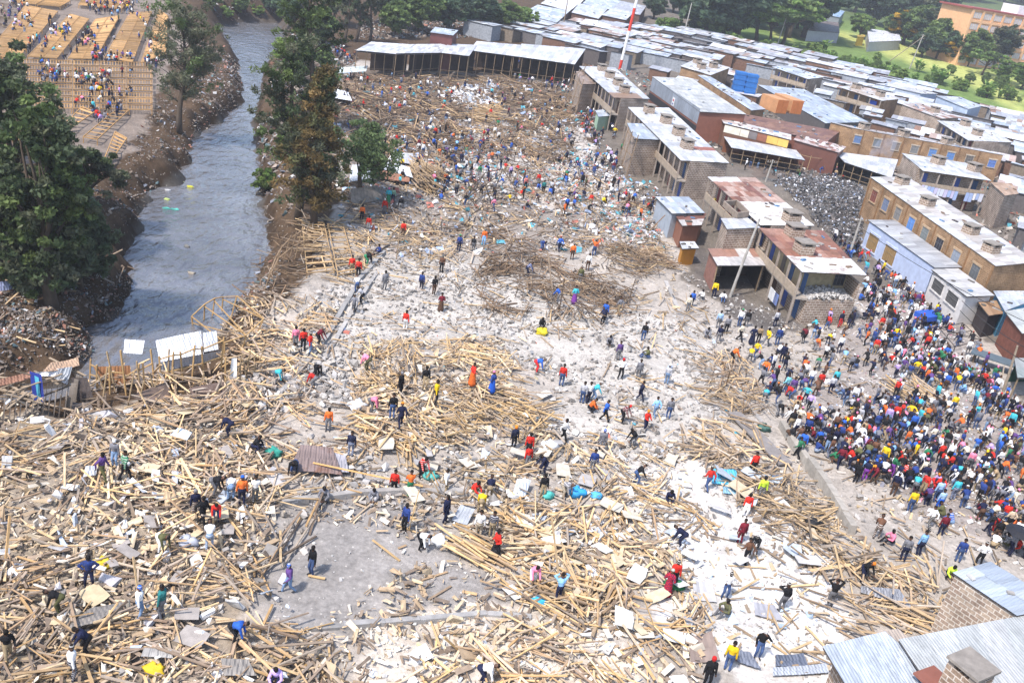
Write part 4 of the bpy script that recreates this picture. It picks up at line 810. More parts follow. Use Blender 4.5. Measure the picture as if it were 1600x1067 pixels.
put_tree('broadleaf_tree', 'dark spreading tree whose crown hides the edge of the bench yard', (24, 360), 62, 'broad', 4.6, DARK + GREEN + GREY, 1.6, .21, 5)
put_tree('broadleaf_tree', 'loose grey-green tree at the bench yard corner, mostly cut by the picture edge', (-8, 250), 18, 'broad', 4.2, GREY + DARK, 1.2, .24, 7)
put_tree('broadleaf_tree', 'low dark leafy tree drooping over tables above the eroded cliff', (140, 322), 225, 'broad', 3.4, DARK + GREY, 1.1, .2, 8)
put_tree('broadleaf_tree', 'leafy olive-green tree at the very border above the folded blue-white sheet', (6, 440), 200, 'broad', 3.6, GREEN + GREY + LIGHT[1:2], 1.5, .2, 41)
put_tree('bank_bush', 'dark low bush at the foot of the tallest dark tree on the rubbish bank', (66, 462), 345, 'bush', 2.9, DARK + GREEN + GREY, 1.8, .18, 42)
put_tree('young_casuarina', 'bushy feathery grey-green young tree on top of the rubbish bank', (128, 452), 298, 'conifer', 3.2, [(.12, .15, .085), (.10, .14, .07), (.14, .17, .10)], 2.6, .26, 9)
put_tree('casuarina', 'thin see-through grey-green tree between bench yard and river', (284, 208), 4, 'feathery', 4.6, GREY + GREEN[:1], 1.35, .2, 10)
put_tree('casuarina', 'tall dark tree reaching out of the picture behind the brown conifer', (478, 205), -60, 'feathery', 3.9, DARK + GREY[:1] + GREEN, 1.3, .23, 12)
put_tree('casuarina', 'leaning dark green tree spreading its boughs over the water', (462, 345), 66, 'feathery', 3.5, GREEN + GREY + DARK, 1.2, .2, 13, (-1.8, 1.0))
put_tree('brown_conifer', 'dense conifer with browning foliage on the river bank', (486, 352), 106, 'conifer', 4.1, BROWN + BROWN + GREY[:1] + DARK[:1], 2.2, .22, 14)
put_tree('broadleaf_tree', 'round bright green tree at the edge of the cleared ground', (562, 305), 184, 'broad', 4.2, [(.15, .21, .085), (.175, .235, .10), (.115, .165, .065)], 1.2, .16, 15)
put_tree('bank_bush', 'light green bush at the foot of the brown conifer by the water', (412, 300), 262, 'bush', 1.5, LIGHT + GREEN, 1, .16, 16)
put_tree('thin_tree', 'slender nearly bare tree, nearest the river of three in a row', (541, 66), -30, 'feathery', 2.6, GREY, .55, .35, 17)
put_tree('thin_tree', 'slender nearly bare tree, middle one of three in a row', (558, 66), -36, 'feathery', 2.6, DARK, .55, .35, 18)
put_tree('thin_tree', 'slender nearly bare tree, last of three beside the market shed', (577, 66), -30, 'feathery', 2.6, GREY, .55, .35, 19)
# distant trees: a few kinds, each tree with its own crown and trunk
br_ = lambda l, k=1.55: [tuple(min(x * k, .6) for x in c) for c in l]
KINDS = [('broad', br_(GREEN), 'round green'), ('broad', br_(BLUEG), 'dark bluish'), ('acacia', br_(LIGHT[:2] + GREEN), 'feathery light green flat-topped'), ('feathery', br_(GREY + BLUEG, 1.3), 'tall thin grey-green'), ('broad', br_(LIGHT, 1.35), 'bright green'), ('broad', [(.06, .10, .03), (.55, .34, .02), (.48, .30, .02), (.07, .11, .03)], 'yellow-flowering'), ('bush', br_(LIGHT + [(.16, .22, .05)], 1.45), 'bushy yellow-green')]
PROTO = [tree_meshes(k, 10.0, {'acacia': 5.2, 'feathery': 2.6, 'bush': 4.5}.get(k, 4.2), c, 1.2, .45, 30 + i) for i, (k, c, _) in enumerate(KINDS)]
# banana-like clump
bl = MB(); g = random.Random(5)
for i in range(26):
    ph = g.uniform(0, 6.28); L = g.uniform(2.5, 5); d = A(math.cos(ph), math.sin(ph), 0); s = A(-d[1], d[0], 0) * g.uniform(.35, .6); o = A(g.uniform(-1, 1), g.uniform(-1, 1), g.uniform(1, 4)); cl = g.choice([(.20, .32, .08), (.26, .38, .10), (.13, .24, .06)])
    p1 = o + d * L * .4 + A(0, 0, L * .55); p2 = o + d * L * .9 + A(0, 0, L * .5); bl.poly([o - s * .4, o + s * .4, p1 + s, p1 - s], cl); bl.poly([p1 - s, p1 + s, p2 + s * .2, p2 - s * .2], cl)
BAN = nmesh('fronds', np.array(bl.v), bl.f, np.array(bl.c), None, None, False, ['leaf'])
bs = MB(); [bs.tube([A(x, y, -.3), A(x * 1.2, y * 1.2, 3)], .22, 6, (.12, .16, .06)) for x, y in ((-.7, -.4), (.6, .5), (.2, -.8), (-.4, .8))]
BANS = nmesh('stem', np.array(bs.v), bs.f, np.array(bs.c), None, None, False, ['bark'])
TLM = [(*P(1300, 58)[:2], 'green field'), (*P(1346, 57)[:2], 'yellow kiosk'), (*P(1490, 104)[:2], 'orange school block'), (*P(1421, 108)[:2], 'pale field pole'), (*P(1212, 78)[:2], 'pole among the acacias'), (*P(1066, 64)[:2], 'pole before the woods'), (*P(1290, 45)[:2], 'small brown-roofed house'), (*P(880, 42)[:2], 'grey bridge'), (*P(690, 58)[:2], 'little dark red hut'), (*P(380, 20)[:2], 'far river bend'), (*P(1590, 170)[:2], 'settlement border'), (*P(1385, 60)[:2], 'long whitish shed')]
far_trees = []
def far_tree(px, py, ytop, k, wscale=1.0):
    b = P(px, py); h = height_to(b, ytop); root = thing('banana_clump' if k == 9 else 'bush' if k == 6 else 'tree', tuple(b), None, 'plant' if k in (9, 6) else 'tree', 'plants along the settlement border' if k in (9, 6) else 'trees beyond the roofs')
    if k == 9: link('fronds', BAN, root); link('stem', BANS, root); s = h / 5.5
    else: t, c = PROTO[k]; link('trunk', t, root); link('crown', c, root); s = h / 10
    root.scale = (s * wscale, s * wscale, s); root.rotation_euler = (0, 0, random.uniform(0, 6.28)); far_trees.append((root, b[0], b[1], 'clump of banana fronds' if k == 9 else KINDS[k][2] + (' tree' if k != 6 else ' shrub')))
random.seed(4)
for a in [(618, 58, 2, 0, 1.2), (655, 52, -22, 0, 1.3), (700, 50, -12, 1, 1.3), (742, 52, -16, 1, 1.4), (790, 52, 2, 0, 1.5), (820, 50, 10, 4, 1.2), (600, 40, -30, 1, 1.2), (670, 20, -40, 3, 1.3), (760, 15, -50, 3, 1.2), (520, 40, -40, 3, 1.2), (455, 40, -20, 1, 1.2), (500, 70, 10, 0, 1.2), (445, 100, 55, 6, 1), (470, 130, 85, 0, 1), (505, 110, 70, 0, 1),
          (1040, 58, 26, 4, 1.5), (1058, 50, 28, 6, 1.5), (1020, 30, -10, 1, 1.3), (1050, 20, -30, 1, 1.3), (1090, 55, 8, 1, 1.3), (1108, 62, 5, 0, 1.2), (1130, 60, -8, 1, 1.2), (1152, 66, 6, 2, 1.4), (1178, 68, 0, 2, 1.5), (1200, 72, 10, 2, 1.3), (1222, 72, -2, 2, 1.3), (1165, 40, -40, 1, 1.4), (1210, 40, -40, 1, 1.4), (1085, 30, -40, 3, 1.4), (1125, 28, -40, 1, 1.5), (1245, 45, -12, 1, 1.4), (1250, 25, -45, 3, 1.4), (1335, 20, -40, 1, 1.4), (1300, 8, -40, 1, 1.4), (1300, 52, 38, 0, 1.4), (1341, 60, 20, 4, 1.3), (1365, 40, -25, 1, 1.5), (1395, 45, -15, 1, 1.5),
          (1412, 70, 14, 5, 1.5), (1395, 62, 22, 0, 1.3), (1432, 75, 10, 0, 1.4), (1450, 84, 18, 3, 1.4), (1462, 92, 30, 0, 1.4), (1478, 96, 40, 1, 1.3), (1492, 100, 56, 5, 1.5), (1440, 90, 45, 1, 1.4), (1470, 70, 10, 1, 1.3), (1512, 104, 45, 0, 1.3), (1530, 104, 52, 3, 1.5), (1552, 108, 45, 3, 1.5), (1535, 118, 82, 2, 1.5), (1566, 128, 92, 4, 1.5), (1596, 140, 98, 4, 1.5), (1420, 50, -20, 3, 1.4), (1455, 30, -30, 1, 1.5),
          (1490, 0, -50, 1, 1.6), (1530, 2, -40, 1, 1.6), (1570, 4, -36, 1, 1.6), (1610, 8, -30, 1, 1.6)]: far_tree(*a)
for i in range(84):
    t = random.random(); x = 1130 + t * 480; y = 72 + t * 84 + random.uniform(-3, 3) + (8 if t > .3 else 0) - random.random() ** 2 * 26 * (t > .25); far_tree(x, y, y - random.uniform(9, 22), random.choice([6, 6, 9, 9, 4, 0]), random.uniform(.8, 1.5))
for a in ((352, 30, 8, 6, 1.3), (375, 24, -8, 0, 1.2), (400, 26, 6, 6, 1.4), (425, 20, -15, 1, 1.3), (448, 28, 2, 0, 1.2), (330, 15, -20, 0, 1.3)): far_tree(*a)
for i in range(22): x = random.uniform(1100, 1640); far_tree(x, max(60 - abs(x - 1400) * .0, 4) if x < 1260 else random.uniform(-2, 14), -60, random.choice([1, 1, 3]), 1.5)
relabel(far_trees, TLM, 'plant')

# ------------------------------------------------------------------ people: one body per pose, clothes as its parts
def ik(a, b, l1, l2, pole):
    a, b, pole = A(*a), A(*b), A(*pole); d = b - a; L = min(np.linalg.norm(d), (l1 + l2) * .999); d = nrm(d); x = (l1 * l1 - l2 * l2 + L * L) / (2 * L); hgt = math.sqrt(max(l1 * l1 - x * x, 0)); pp = pole - d * (pole @ d)
    return a + d * x + nrm(pp) * hgt, a + d * L
def figure(hip=(0, 0, .92), lean=.04, side=0, feet=((-.11, 0, .06), (.11, 0, .06)), hands=((-.26, -.06, .80), (.26, -.06, .80)), epole=((-.5, 1, -.2), (.5, 1, -.2)), head=(0, -.02, 0), skirt=False):
    """list of tapered limbs (a, b, ra, rb, class); the figure faces -Y"""
    h = A(*hip); u = nrm(A(math.sin(side), -math.sin(lean), math.cos(lean))); nk = h + u * .50; f = nrm(np.cross(u, A(1, 0, 0))); hd = nk + nrm(u + A(*head) * 1.0 + A(0, 0, .35)) * .19; S_ = []
    S_ += [(h - u * .02, h + u * .12, .145, .135, 'lower'), (h + u * .10, h + u * .38, .135, .165, 'shirt'), (h + u * .34 + A(-.1, 0, 0), h + u * .34 + A(.1, 0, 0), .12, .12, 'shirt'), (h + u * .43 + A(-.16, 0, 0), h + u * .43 + A(.16, 0, 0), .078, .078, 'shirt'), (nk - u * .03, nk + u * .07, .055, .055, 'skin')]
    S_ += [(hd - u * .03 - f * 0, hd + u * .05, .088, .098, 'head')]
    fc = f if lean < .9 else nrm(f + A(0, -.4, 0)); S_ += [(hd - u * .05 + fc * .06, hd - u * .07 + fc * .07, .05, .045, 'skin'), (hd + fc * .10 - u * .0, hd + fc * .11 - u * .025, .018, .02, 'skin')]
    for s in (-1, 1): S_.append((hd + A(s * .095, 0, 0), hd + A(s * .105, 0, 0) - u * .03, .02, .018, 'skin'))
    info = {'head': hd, 'u': u, 'f': fc, 'hands': []}
    for s, ft, hn, ep in zip((-1, 1), feet, hands, epole):
        sh = h + u * .43 + A(s * .185, 0, 0); el, wr = ik(sh, hn, .29, .26, ep); S_ += [(sh, el, .062, .048, 'shirt'), (el, wr, .046, .034, 'shirt'), (wr, wr + nrm(wr - el) * .085, .034, .036, 'skin')]; info['hands'].append((wr + nrm(wr - el) * .07, nrm(wr - el), s))
        hj = h + A(s * .09, 0, -.02); kn, an = ik(hj, ft, .44, .43, (s * .12, -1, .15)); S_ += [(hj, kn, .092, .062, 'lower'), (kn, an, .06, .043, 'lower'), (an - A(0, -.02, .02), an + A(s * .02, -.17, -.035), .045, .04, 'shoe')]
    if skirt: S_ += [(h, A(h[0], h[1] - .02, .22), .16, .27, 'lower')]
    return S_, info
def capsule(mb, a, b, ra, rb, n=10):
    a, b = A(*a), A(*b); d = nrm(b - a); pts, rr = [], []
    for t in (-1, -.8, -.45): pts.append(a + d * ra * t); rr.append(ra * math.sqrt(max(1 - t * t, .003)))
    pts += [a, b]; rr += [ra, rb]
    for t in (.45, .8, 1): pts.append(b + d * rb * t); rr.append(rb * math.sqrt(max(1 - t * t, .003)))
    mb.tube(pts, rr, n, (0, 0, 0))
def remesh(segs, vox, smooth=2):
    mb = MB(); [capsule(mb, *s[:4]) for s in segs]; me = nmesh('tmp', np.array(mb.v), mb.f); o = link('tmp', me)
    r = o.modifiers.new('r', 'REMESH'); r.mode = 'VOXEL'; r.voxel_size = vox; r.use_smooth_shade = True; sm = o.modifiers.new('s', 'SMOOTH'); sm.factor = .5; sm.iterations = smooth
    ev = o.evaluated_get(bpy.context.evaluated_depsgraph_get()).to_mesh(); V = np.array([v.co for v in ev.vertices]); F = [list(p.vertices) for p in ev.polygons]; N = np.array([v.normal for v in ev.vertices])
    bpy.data.objects.remove(o); bpy.data.meshes.remove(me); return V, F, N
def classify(C, segs, info):
    best = np.full(len(C), 1e9); cls = np.zeros(len(C), object)
    for a, b, ra, rb, k in segs:
        a, b = A(*a), A(*b); d = b - a; L2 = d @ d or 1e-9; t = np.clip((C - a) @ d / L2, 0, 1); dist = np.linalg.norm(C - a - t[:, None] * d, axis=1) - (ra + (rb - ra) * t); m = dist < best; best[m] = dist[m]; cls[m] = k
    hm = cls == 'head'; rel = C - info['head']; up, fw = rel @ info['u'], rel @ info['f']; cls[hm] = np.where((up[hm] > .055) | ((fw[hm] < -.0) & (up[hm] > -.06)), 'hair', 'skin'); return cls
def finger_geo(info):
    mb = MB()
    for wr, d, s in info['hands']:
        x = nrm(np.cross(d, A(0, 0, 1) if abs(d[2]) < .9 else A(0, 1, 0))); y = nrm(np.cross(x, d))
        for k, L in enumerate((.062, .075, .08, .07)):
            b = wr + d * .02 + x * (k - 1.5) * .019; p1 = b + d * L * .55 + y * .006; p2 = p1 + d * L * .4 + y * .03; mb.tube([b, p1, p2], [.0095, .009, .007], 5, (0, 0, 0))
        b = wr - d * .02 + x * .03 * s; mb.tube([b, b + x * .028 * s + d * .03, b + x * .036 * s + d * .06 + y * .012], [.011, .010, .008], 5, (0, 0, 0))
    return mb
POSES = {
    'stand': dict(), 'walk': dict(hip=(0, 0, .89), lean=.1, feet=((-.1, -.30, .06), (.1, .30, .10)), hands=((-.26, .16, .86), (.26, -.24, .88))),
    'bend': dict(hip=(0, .16, .86), lean=1.28, feet=((-.14, .0, .06), (.14, .06, .06)), hands=((-.2, -.45, .28), (.2, -.42, .32)), epole=((-1, 0, .3), (1, 0, .3))),
    'stoop': dict(hip=(0, .10, .88), lean=.75, feet=((-.14, -.1, .06), (.14, .12, .06)), hands=((-.2, -.52, .62), (.2, -.50, .70)), epole=((-1, .2, 0), (1, .2, 0))),
    'crouch': dict(hip=(0, .05, .36), lean=.55, feet=((-.16, -.12, .06), (.16, -.1, .06)), hands=((-.12, -.5, .34), (.12, -.5, .36)), epole=((-1, 0, -.3), (1, 0, -.3))),
    'sit': dict(hip=(0, .1, .24), lean=.22, feet=((-.14, -.58, .06), (.14, -.52, .06)), hands=((-.14, -.34, .48), (.14, -.34, .46)), epole=((-1, .2, -.4), (1, .2, -.4))),
    'carry': dict(lean=.02, hands=((-.13, -.40, 1.08), (.13, -.40, 1.08)), feet=((-.1, -.1, .06), (.1, .1, .06)), epole=((-.6, .6, -1), (.6, .6, -1))),
    'raise': dict(hands=((-.16, -.08, 1.68), (.16, -.08, 1.68)), epole=((-1, -.3, .2), (1, -.3, .2)), feet=((-.12, -.05, .06), (.12, .1, .06))),
    'akimbo': dict(hands=((-.2, -.05, 1.0), (.2, -.05, 1.0)), epole=((-1, .3, 0), (1, .3, 0)), feet=((-.16, 0, .06), (.16, .02, .06))),
    'phone': dict(hands=((-.24, -.05, .82), (.10, -.17, 1.46)), epole=((-.5, 1, -.2), (1, -.1, -.8)), head=(.05, -.2, 0)),
    'robe': dict(hands=((-.2, -.18, 1.0), (.2, -.2, 1.02)), skirt=True, feet=((-.09, -.04, .06), (.09, .04, .06))),
}
PM = {}; PLOW = {}
for nm_, kw in POSES.items():
    segs, info = figure(**kw); V, F, N = remesh(segs, .024); FC = np.array([V[f].mean(0) for f in F]); cl = classify(FC, segs, info); fg = finger_geo(info); k0 = len(V)
    eyes = [info['head'] + info['f'] * .085 + A(s * .034, 0, 0) + info['u'] * .01 for s in (-1, 1)]; mo = info['head'] + info['f'] * .10 - info['u'] * .07
    mi = [1 if c == 'shoe' else 0 for c in cl]
    for i, c in enumerate(FC):
        if min(np.linalg.norm(c - e) for e in eyes) < .017 or np.linalg.norm((c - mo) * A(.6, 1, 1.6)) < .016: mi[i] = 2
    BV = np.concatenate([V, np.array(fg.v)]); BF = F + [[i + k0 for i in f] for f in fg.f]
    d = {'body': nmesh('body', BV, BF, None, None, mi + [0] * len(fg.f), True, ['skin', 'shoe', 'eye'])}
    for part, want, off, mat in (('shirt', ('shirt',), .014, 'cloth'), ('trousers', ('lower',), .012, 'cloth'), ('hair', ('hair',), .012, 'hair_cap')):
        sel = [i for i, c in enumerate(cl) if c in want]; used = sorted({j for i in sel for j in F[i]}); mp = {j: k for k, j in enumerate(used)}
        d[part] = nmesh(part, V[used] + N[used] * off, [[mp[j] for j in F[i]] for i in sel], None, None, None, True, [mat])
    PM[nm_] = d
    V, F, N = remesh(segs, .05, 1); cl = classify(V, segs, info); PLOW[nm_] = (V, F, np.array([{'shirt': 0, 'lower': 1, 'skin': 2, 'hair': 3, 'shoe': 4, 'head': 2}[c] for c in cl]))
CLO = {'red': (.55, .03, .02), 'orange': (.66, .14, .03), 'yellow': (.75, .5, .02), 'lime': (.45, .62, .05), 'green': (.03, .17, .08), 'teal': (.03, .17, .17), 'turquoise': (.06, .42, .50), 'light blue': (.22, .42, .68), 'bright blue': (.03, .11, .45), 'navy': (.014, .017, .045), 'blue': (.025, .05, .19), 'purple': (.10, .05, .18), 'lilac': (.45, .32, .62), 'pink': (.75, .22, .33), 'maroon': (.14, .015, .025), 'brown': (.13, .065, .04), 'tan': (.38, .27, .16), 'grey': (.17, .17, .19), 'light grey': (.42, .42, .45), 'olive': (.10, .10, .045), 'black': (.012, .012, .014), 'white': (.80, .79, .78), 'cream': (.70, .62, .48)}
LOW = {'black': (.012, .012, .015), 'navy': (.015, .018, .045), 'jeans': (.05, .085, .19), 'pale jeans': (.18, .27, .42), 'grey': (.13, .13, .14), 'khaki': (.30, .23, .14), 'brown': (.09, .05, .032), 'olive': (.09, .09, .04), 'white': (.75, .74, .72), 'red': (.5, .03, .03), 'purple': (.2, .05, .3), 'bright blue': (.02, .1, .5)}
HAT = {None: (.012, .010, .009), 'red cap': (.5, .02, .02), 'white cap': (.75, .75, .75), 'blue cap': (.02, .10, .45), 'yellow cap': (.7, .5, .03), 'orange scarf': (.7, .2, .02), 'green cap': (.03, .25, .1), 'pink scarf': (.7, .2, .35), 'grey hood': (.15, .15, .16)}
WORD = {'stand': 'standing', 'walk': 'walking', 'bend': 'bent double', 'stoop': 'stooping', 'crouch': 'crouching', 'sit': 'sitting', 'carry': 'reaching forward', 'raise': 'arms raised', 'akimbo': 'hands on hips', 'phone': 'hand on face', 'robe': 'in a long skirt'}
ADJ = {'stand': 'standing', 'walk': 'walking', 'bend': 'doubled-over', 'stoop': 'stooping', 'crouch': 'crouching', 'sit': 'sitting', 'carry': 'reaching', 'raise': 'arms-up', 'akimbo': 'hands-on-hips', 'phone': 'face-touching', 'robe': 'long-skirted'}
ZONES = [([(0, 610), (420, 600), (420, 800), (330, 1100), (-60, 1100)], 'amid plank heaps near the river'), ([(420, 780), (560, 760), (800, 780), (800, 870), (680, 880), (600, 960), (420, 990), (380, 900)], 'on the bare concrete floor'), ([(330, 940), (1020, 880), (1020, 1100), (330, 1100)], 'among planks below concrete floor'),
         ([(1020, 810), (1230, 810), (1340, 1000), (1240, 1100), (1020, 1100)], 'on the white powder'), ([(540, 520), (860, 520), (860, 690), (540, 700)], 'on the tall plank pile'), ([(420, 600), (540, 600), (1100, 690), (1100, 810), (420, 810)], 'on boards and rubble'), ([(860, 520), (1190, 520), (1240, 690), (1100, 700), (860, 690)], 'on pale grey rubble'),
         ([(1100, 690), (1250, 640), (1350, 830), (1100, 830)], 'beside the broken wall'), ([(400, 440), (530, 440), (540, 620), (400, 620)], 'by the trench wall'), ([(1050, 440), (1330, 440), (1260, 640), (1190, 640), (1180, 520), (1050, 520)], 'below the rust-roofed house'), ([(1330, 400), (1500, 400), (1560, 560), (1400, 560), (1250, 640)], 'in the crowd near blue-walled shop'), ([(1230, 520), (1460, 540), (1460, 760), (1230, 800)], 'in the thick of the crowd'),
         ([(1400, 520), (1700, 520), (1700, 760), (1400, 760)], 'in the crowd near red-brown shed'), ([(1230, 740), (1700, 740), (1700, 1100), (1230, 1100)], 'in the crowd near stone workshop'), ([(0, 0), (300, 0), (300, 300), (0, 300)], 'in the bench yard'), ([(860, 240), (1060, 240), (1060, 380), (860, 380)], 'near the row houses')]
def zone_word(px, py):
    for poly, wd_ in ZONES:
        if inpoly(px, py, poly): return wd_
    return 'on the far cleared ground'
PEOPLE = []            # (px, py, pose, shirt, lower, hat, facing, hero)
def pp(txt, dflt='stand'):
    for line in txt.strip().split(';'):
        t = [s.strip() for s in line.split(',')]
        if len(t) < 4: continue
        PEOPLE.append([float(t[0]), float(t[1]), t[2], t[3], t[4] if len(t) > 4 and t[4] else random.choice(('black', 'navy', 'jeans', 'grey', 'khaki')), t[5] if len(t) > 5 and t[5] else None, float(t[6]) if len(t) > 6 else random.uniform(0, 360), True])
random.seed(21)
pp('''160,760,walk,purple,olive,,80;180,737,stand,grey,pale jeans,white cap,0;195,758,walk,green,black,,150;305,816,stand,navy,brown,grey hood,30;316,829,walk,black,black,,60;337,826,stoop,red,jeans,,20;335,780,bend,black,grey,red cap,90;360,788,bend,white,pale jeans,,200;377,797,stand,orange,navy,blue cap,200;398,793,carry,white,black,,200;507,782,crouch,grey,grey,,0;459,745,bend,black,jeans,,0;252,871,bend,olive,white,,60;327,866,stoop,white,pale jeans,,200;
140,926,akimbo,blue,navy,,20;218,975,stand,white,pale jeans,blue cap,100;254,975,stand,teal,grey,,260;92,965,bend,black,olive,,280;14,1042,walk,black,khaki,,40;135,1033,stoop,navy,black,,300;114,1072,stand,white,navy,,120;366,1012,bend,bright blue,black,,90;451,925,walk,purple,pale jeans,blue cap,300;487,898,stand,black,jeans,,320;432,1075,crouch,lilac,navy,,0;
657,745,stoop,red,black,,40;614,773,stand,red,black,,180;639,775,carry,orange,green,,200;584,783,crouch,grey,light grey,,0;694,771,stand,white,khaki,,90;738,773,crouch,red,olive,,60;763,780,stoop,navy,khaki,,180;750,800,bend,yellow,khaki,,180;694,816,stand,navy,navy,,60;632,830,stand,blue,black,,320;657,858,bend,white,black,,60;746,841,stand,white,khaki,,180;767,839,stand,navy,khaki,,180;773,871,robe,red,black,,300;829,920,stoop,pink,white,,20;870,945,raise,light blue,navy,,200;1048,922,stand,red,black,,0;846,778,stand,black,khaki,,20;880,777,bend,grey,khaki,,60;993,756,stoop,black,jeans,,100;1044,785,crouch,navy,black,,0;1062,853,bend,navy,navy,,250;822,731,stand,red,grey,,30;848,742,stoop,navy,navy,,300;924,739,stand,blue,navy,,180;753,1068,bend,white,navy,,90;
1104,766,walk,red,jeans,,200;1174,742,stand,red,black,,200;1186,781,stand,lime,black,,0;1163,806,stand,red,white,,0;1155,849,stand,maroon,maroon,,190;1177,866,stoop,black,black,,330;1163,880,walk,brown,black,,200;1131,934,akimbo,white,jeans,,10;1220,955,phone,black,grey,,200;1295,948,raise,black,grey,,180;1345,907,stoop,black,navy,orange scarf,30;1132,962,sit,olive,grey,,300;1135,1047,stand,yellow,jeans,,160;1182,1027,phone,black,jeans,white cap,0;1102,1072,stand,black,black,red cap,0;1368,841,stoop,brown,brown,,160;1390,850,sit,pink,black,,280;1409,877,stand,grey,navy,,170;1434,868,stand,light blue,navy,,200;1450,826,walk,white,black,,200;1468,838,stand,maroon,navy,,180;1495,878,stand,blue,jeans,,160;1527,885,akimbo,white,black,,180;1420,800,stand,yellow,jeans,,180;1480,902,crouch,lime,black,,0;
549,428,stand,red,khaki,,200;559,434,stand,red,black,,180;573,415,bend,black,green,,90;592,398,sit,blue,navy,,300;689,426,stand,brown,black,,0;600,453,stand,grey,grey,,30;657,454,stand,blue,navy,,160;677,461,carry,black,brown,,20;688,487,robe,maroon,brown,,200;632,517,stand,red,white,,160;557,457,stoop,white,jeans,,200;564,475,stoop,light grey,black,,270;552,490,walk,grey,grey,,200;716,393,stand,blue,navy,,180;738,394,stand,black,grey,,160;755,383,stand,orange,light blue,,0;629,371,stand,red,brown,,0;846,392,bend,blue,jeans,,40;873,393,walk,bright blue,navy,red cap,200;893,406,stand,orange,brown,,180;927,400,raise,orange,jeans,,170;917,423,stand,white,brown,,180;905,443,stand,olive,grey,,180;823,432,stoop,blue,navy,,90;871,473,stoop,bright blue,navy,,250;896,475,robe,turquoise,purple,,200;943,500,stand,bright blue,navy,,160;941,507,stoop,navy,black,,200;966,492,walk,grey,khaki,,220;846,512,crouch,black,black,,0;1004,533,stand,black,jeans,,180;951,540,crouch,grey,black,,0;965,563,stand,purple,grey,,200;1010,560,sit,olive,jeans,,270;838,581,bend,bright blue,red,,90;876,603,stand,red,jeans,,170;968,592,akimbo,white,black,red cap,20;996,592,stand,grey,grey,,180;1040,600,stand,light grey,pale jeans,white cap,160;
623,625,stand,black,black,grey hood,60;662,617,stand,black,khaki,,20;678,640,stand,yellow,black,,90;735,611,robe,red,orange,,120;766,623,robe,blue,bright blue,pink scarf,240;579,652,bend,pink,grey,,90;611,663,stand,black,jeans,,200;624,677,walk,navy,navy,orange scarf,200;908,630,stand,light grey,jeans,,160;918,630,carry,white,navy,,200;926,626,stoop,turquoise,pale jeans,,100;921,643,crouch,orange,black,,90;943,658,walk,bright blue,black,,90;971,660,stoop,maroon,black,red cap,60;998,627,walk,navy,navy,,90;1022,652,walk,light blue,pale jeans,,200;1043,655,stand,grey,jeans,,180;1006,673,carry,red,navy,orange scarf,30;988,700,stoop,black,grey,,300;938,706,stand,grey,navy,blue cap,0;878,690,walk,white,black,,70;801,700,stand,navy,black,orange scarf,20;824,713,stand,red,black,,0;547,713,stand,navy,jeans,,180;572,587,bend,pink,olive,,250;
461,543,stand,pink,grey,,20;473,548,stand,red,black,,20;483,554,stand,red,pale jeans,,90;497,540,stoop,maroon,black,,80;459,555,sit,cream,grey,,90;431,600,bend,turquoise,grey,,90;494,590,bend,black,black,,40;489,607,bend,red,grey,,250;512,673,stand,orange,grey,,10;357,688,bend,navy,navy,,260;397,712,crouch,black,navy,,90;
1079,480,stand,bright blue,navy,,180;1073,488,stand,cream,grey,,10;1096,468,sit,white,grey,,300;1114,465,stand,yellow,navy,,0;1128,470,sit,white,jeans,,0;1121,513,stand,light blue,grey,,180;1133,522,stand,grey,black,,180;1154,511,stand,white,jeans,,180;1165,511,stand,black,grey,,180;1121,536,stand,navy,navy,,180;1103,527,crouch,grey,grey,,0;1154,533,walk,cream,black,,60;1173,538,robe,navy,navy,,0;1183,536,stand,tan,black,,0;1196,541,walk,yellow,grey,,300;1213,540,stand,blue,jeans,,180;1210,511,stand,light grey,navy,,200;1142,568,stoop,orange,black,,100;1220,567,stand,navy,navy,,180;1192,590,walk,orange,jeans,,160;1208,603,stand,black,black,red cap,60;1226,616,walk,turquoise,jeans,,220;1235,620,stand,purple,grey,,180;1240,651,stand,tan,khaki,,180;1213,650,bend,black,grey,,60;1230,690,bend,black,brown,,90;1264,605,stand,white,jeans,,180;1278,610,stand,red,brown,,180;1296,616,stand,light grey,navy,,180;1271,547,bend,orange,grey,,100;1310,512,stand,navy,red,red cap,20;
840,290,stand,red,black,,0;820,296,stand,red,black,,20;720,258,stand,navy,navy,,180;760,276,stand,blue,black,,180;735,277,walk,black,grey,,90;748,278,stand,green,grey,,0;757,279,stand,light grey,white,,0;695,290,stand,orange,black,,0;698,294,stand,navy,jeans,,180;712,306,stand,black,navy,,180;848,304,stand,teal,black,,200;860,303,stand,light grey,black,,150;770,330,walk,pink,jeans,,60;880,338,stand,orange,black,,90;884,330,stand,bright blue,navy,,200;606,318,robe,turquoise,green,,0;613,318,stand,green,navy,,20;625,332,stand,black,grey,,200;565,345,stand,orange,black,,0;600,336,stand,red,grey,,0;575,362,stand,red,grey,,0;''')
nh = len(PEOPLE)
FBOX = [((min(q[0] for q in f_), max(q[0] for q in f_), min(q[1] for q in f_), max(q[1] for q in f_)), f_) for f_ in FOOTS[:40]]
